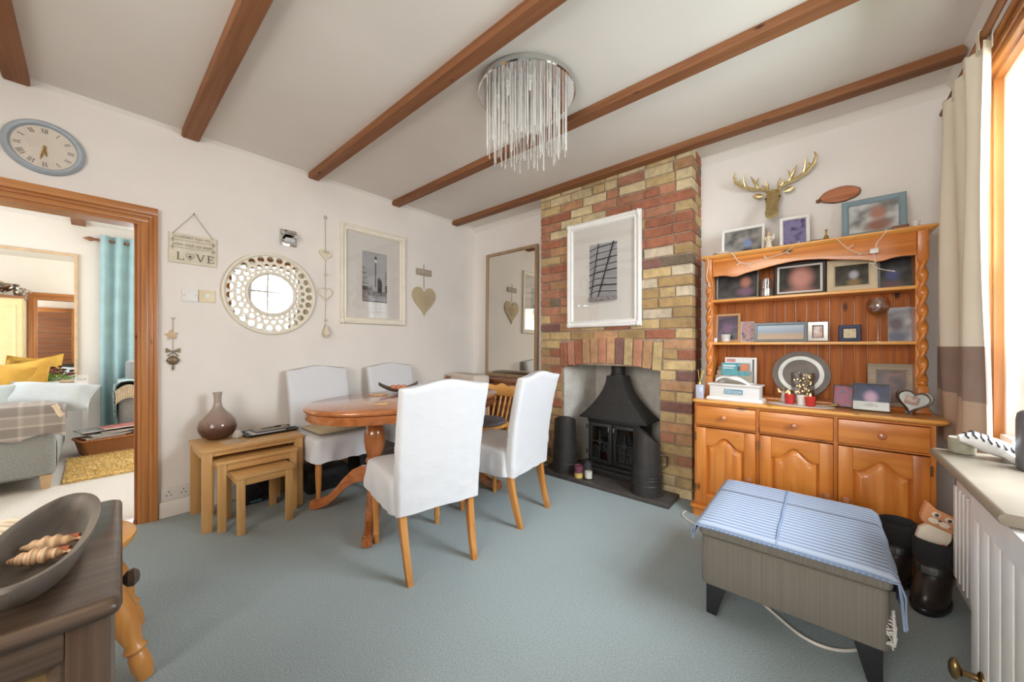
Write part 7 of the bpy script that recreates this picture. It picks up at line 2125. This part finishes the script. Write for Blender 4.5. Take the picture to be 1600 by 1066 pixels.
# lounge mirror
lm = thing('lounge_mirror', 'large thin-framed mirror on the far lounge wall', 'mirror', (-3.4, -0.72, 1.45), R(90))
mb = MB(); mb.rects(1.22, 1.5, [(0, 0), (0, -0.02), (0.006, -0.024), (0.026, -0.022), (0.03, -0.012)]); mb.build('frame', 'star_wood', lm)
MB().box(-0.585, -0.013, -0.725, 0.585, -0.01, 0.725).build('mirror_pane', 'mirror_warm', lm, smooth=False)
MB().box(-0.6, -0.01, -0.74, 0.6, -0.001, 0.74).build('back_board', 'brown_wood_z', lm)
# cupboard and silver bowl that the mirror reflects
cp_ = thing('cream_cupboard', 'tall cream cupboard reflected in the lounge mirror', 'cupboard', (-0.40, -1.12, 0))
MB().box(-0.22, -0.42, 0.05, 0.22, 0.42, 1.86).build('carcass', 'cupboard_cream', cp_)
MB().box(-0.24, -0.44, 1.86, 0.23, 0.44, 1.90).build('cornice', 'brown_wood_y', cp_, bevel=0.004)
MB().box(-0.2, -0.4, 0, 0.2, 0.4, 0.05).build('plinth', 'cupboard_cream', cp_)
for y0, y1 in ((-0.41, -0.005), (0.005, 0.41)):
    dd = MB().box(-0.238, y0, 0.07, -0.22, y1, 1.84).build('door', 'cupboard_cream', cp_, bevel=0.003)
    mb = MB(); mb.T = Matrix.Translation((-0.238, (y0 + y1) / 2, 0.955)) @ Matrix.Rotation(R(-90), 4, 'Z'); mb.rects(0.3, 1.6, [(0, 0), (0.004, -0.008), (0.02, -0.008), (0.03, 0)]); mb.build('moulding', 'cupboard_cream', dd)
sb = thing('silver_bowl', 'footed silver bowl on the cream cupboard', 'bowl', (-0.46, -0.92, 1.90))
MB().lathe([(0.07, 0), (0.075, 0.006), (0.03, 0.02), (0.025, 0.05), (0.08, 0.07), (0.15, 0.12), (0.18, 0.18), (0.175, 0.18), (0.14, 0.125), (0.02, 0.08)], seg=36).build('bowl', 'bowl_silver', sb)
q = MB(); q.T = Matrix.Translation((0, 0, 0.19)); q.lathe([(0.001, -0.04), (0.035, -0.01), (0.03, 0.02), (0.001, 0.035)], seg=14); q.build('contents', 'star_wood', sb)
st_ = thing('silver_jug', 'small silver jug beside the footed bowl', 'jug', (-0.52, -0.74, 1.90))
MB().lathe([(0.05, 0), (0.055, 0.01), (0.07, 0.06), (0.05, 0.11), (0.056, 0.13), (0.05, 0.13), (0.04, 0.1)], seg=20).build('body', 'bowl_silver', st_)
MB().tube([(0, 0.05, 0.11), (0, 0.1, 0.1), (0, 0.1, 0.05), (0, 0.065, 0.04)], 0.006, 6).build('handle', 'bowl_silver', st_)
# plant on a side table by the mirror
sd = thing('lounge_table', 'small white side table behind the sofa pillow', 'side table', (-3.08, -0.27, 0))
MB().box(-0.2, -0.25, 0.64, 0.2, 0.25, 0.67).build('top', 'white_gloss', sd, bevel=0.004)
for sx in (-1, 1):
    for sy in (-1, 1):
        MB().box(sx * 0.17 - 0.02, sy * 0.22 - 0.02, 0, sx * 0.17 + 0.02, sy * 0.22 + 0.02, 0.64).build('leg', 'white_gloss', sd)
pt_ = thing('potted_succulent', 'potted plant with dark red rosettes on the lounge side table', 'plant', (-3.02, -0.31, 0.67))
MB().lathe([(0.06, 0), (0.08, 0.07), (0.082, 0.075), (0.07, 0.075), (0.055, 0.02)], seg=20).build('pot', 'white_plastic', pt_)
MB().lathe([(0.072, 0.06), (0.01, 0.068)], seg=14).build('soil', 'bark', pt_)
rr = random.Random(8)
for k in range(16):
    a = rr.uniform(0, 6.28); r_ = 0.17 * math.sqrt(rr.random())
    x, y, z = 0.6 * r_ * math.cos(a), r_ * math.sin(a), 0.17 + rr.uniform(-.03, .03)
    MB().tube([(x * 0.3, y * 0.3, 0.06), (x * 0.7, y * 0.7, 0.11), (x, y, z)], [0.006, 0.005, 0.004], 6).build('stem', 'leaf', pt_)
    q = MB(); q.T = Matrix.Translation((x, y, z)); q.lathe([(0.001, -0.012), (0.018, -0.004), (0.026, 0.008), (0.012, 0.014), (0.002, 0.018)], seg=8); q.build('rosette', 'petal', pt_)
    MB().add([(x, y, z - 0.03), (x + 0.03, y + 0.01, z - 0.05), (x + 0.045, y + 0.02, z - 0.03), (x + 0.02, y + 0.02, z - 0.015)], [(0, 1, 2, 3)]).add([(x, y, z - 0.05), (x - 0.02, y - 0.035, z - 0.06), (x - 0.01, y - 0.05, z - 0.035), (x, y - 0.02, z - 0.03)], [(0, 1, 2, 3)]).build('leaf', 'leaf', pt_)
cd = thing('greeting_card', 'white card standing on the lounge side table', 'card', (-3.02, -0.08, 0.67), R(90))
mb = MB(); mb.box(-0.05, -0.002, 0, 0.05, 0, 0.13); mb.build('front', 'paper', cd)
mb = MB(); mb.box(-0.05, 0.03, 0, 0.05, 0.032, 0.12); mb.build('back', 'paper', cd)
decal('printing', [(p_, 'frame_grey_blue') for p_, _ in scribble(-0.03, 0.03, 0.08, 0.02, 61)], cd, -0.0026)
# lawn outside, seen through the glazing
gr = MB().box(4.4, -3, -0.5, 14, 9, -0.4).build('garden_lawn', 'garden_green', smooth=False)
tag(gr, 'green lawn outside the window', 'lawn', None, 'structure')
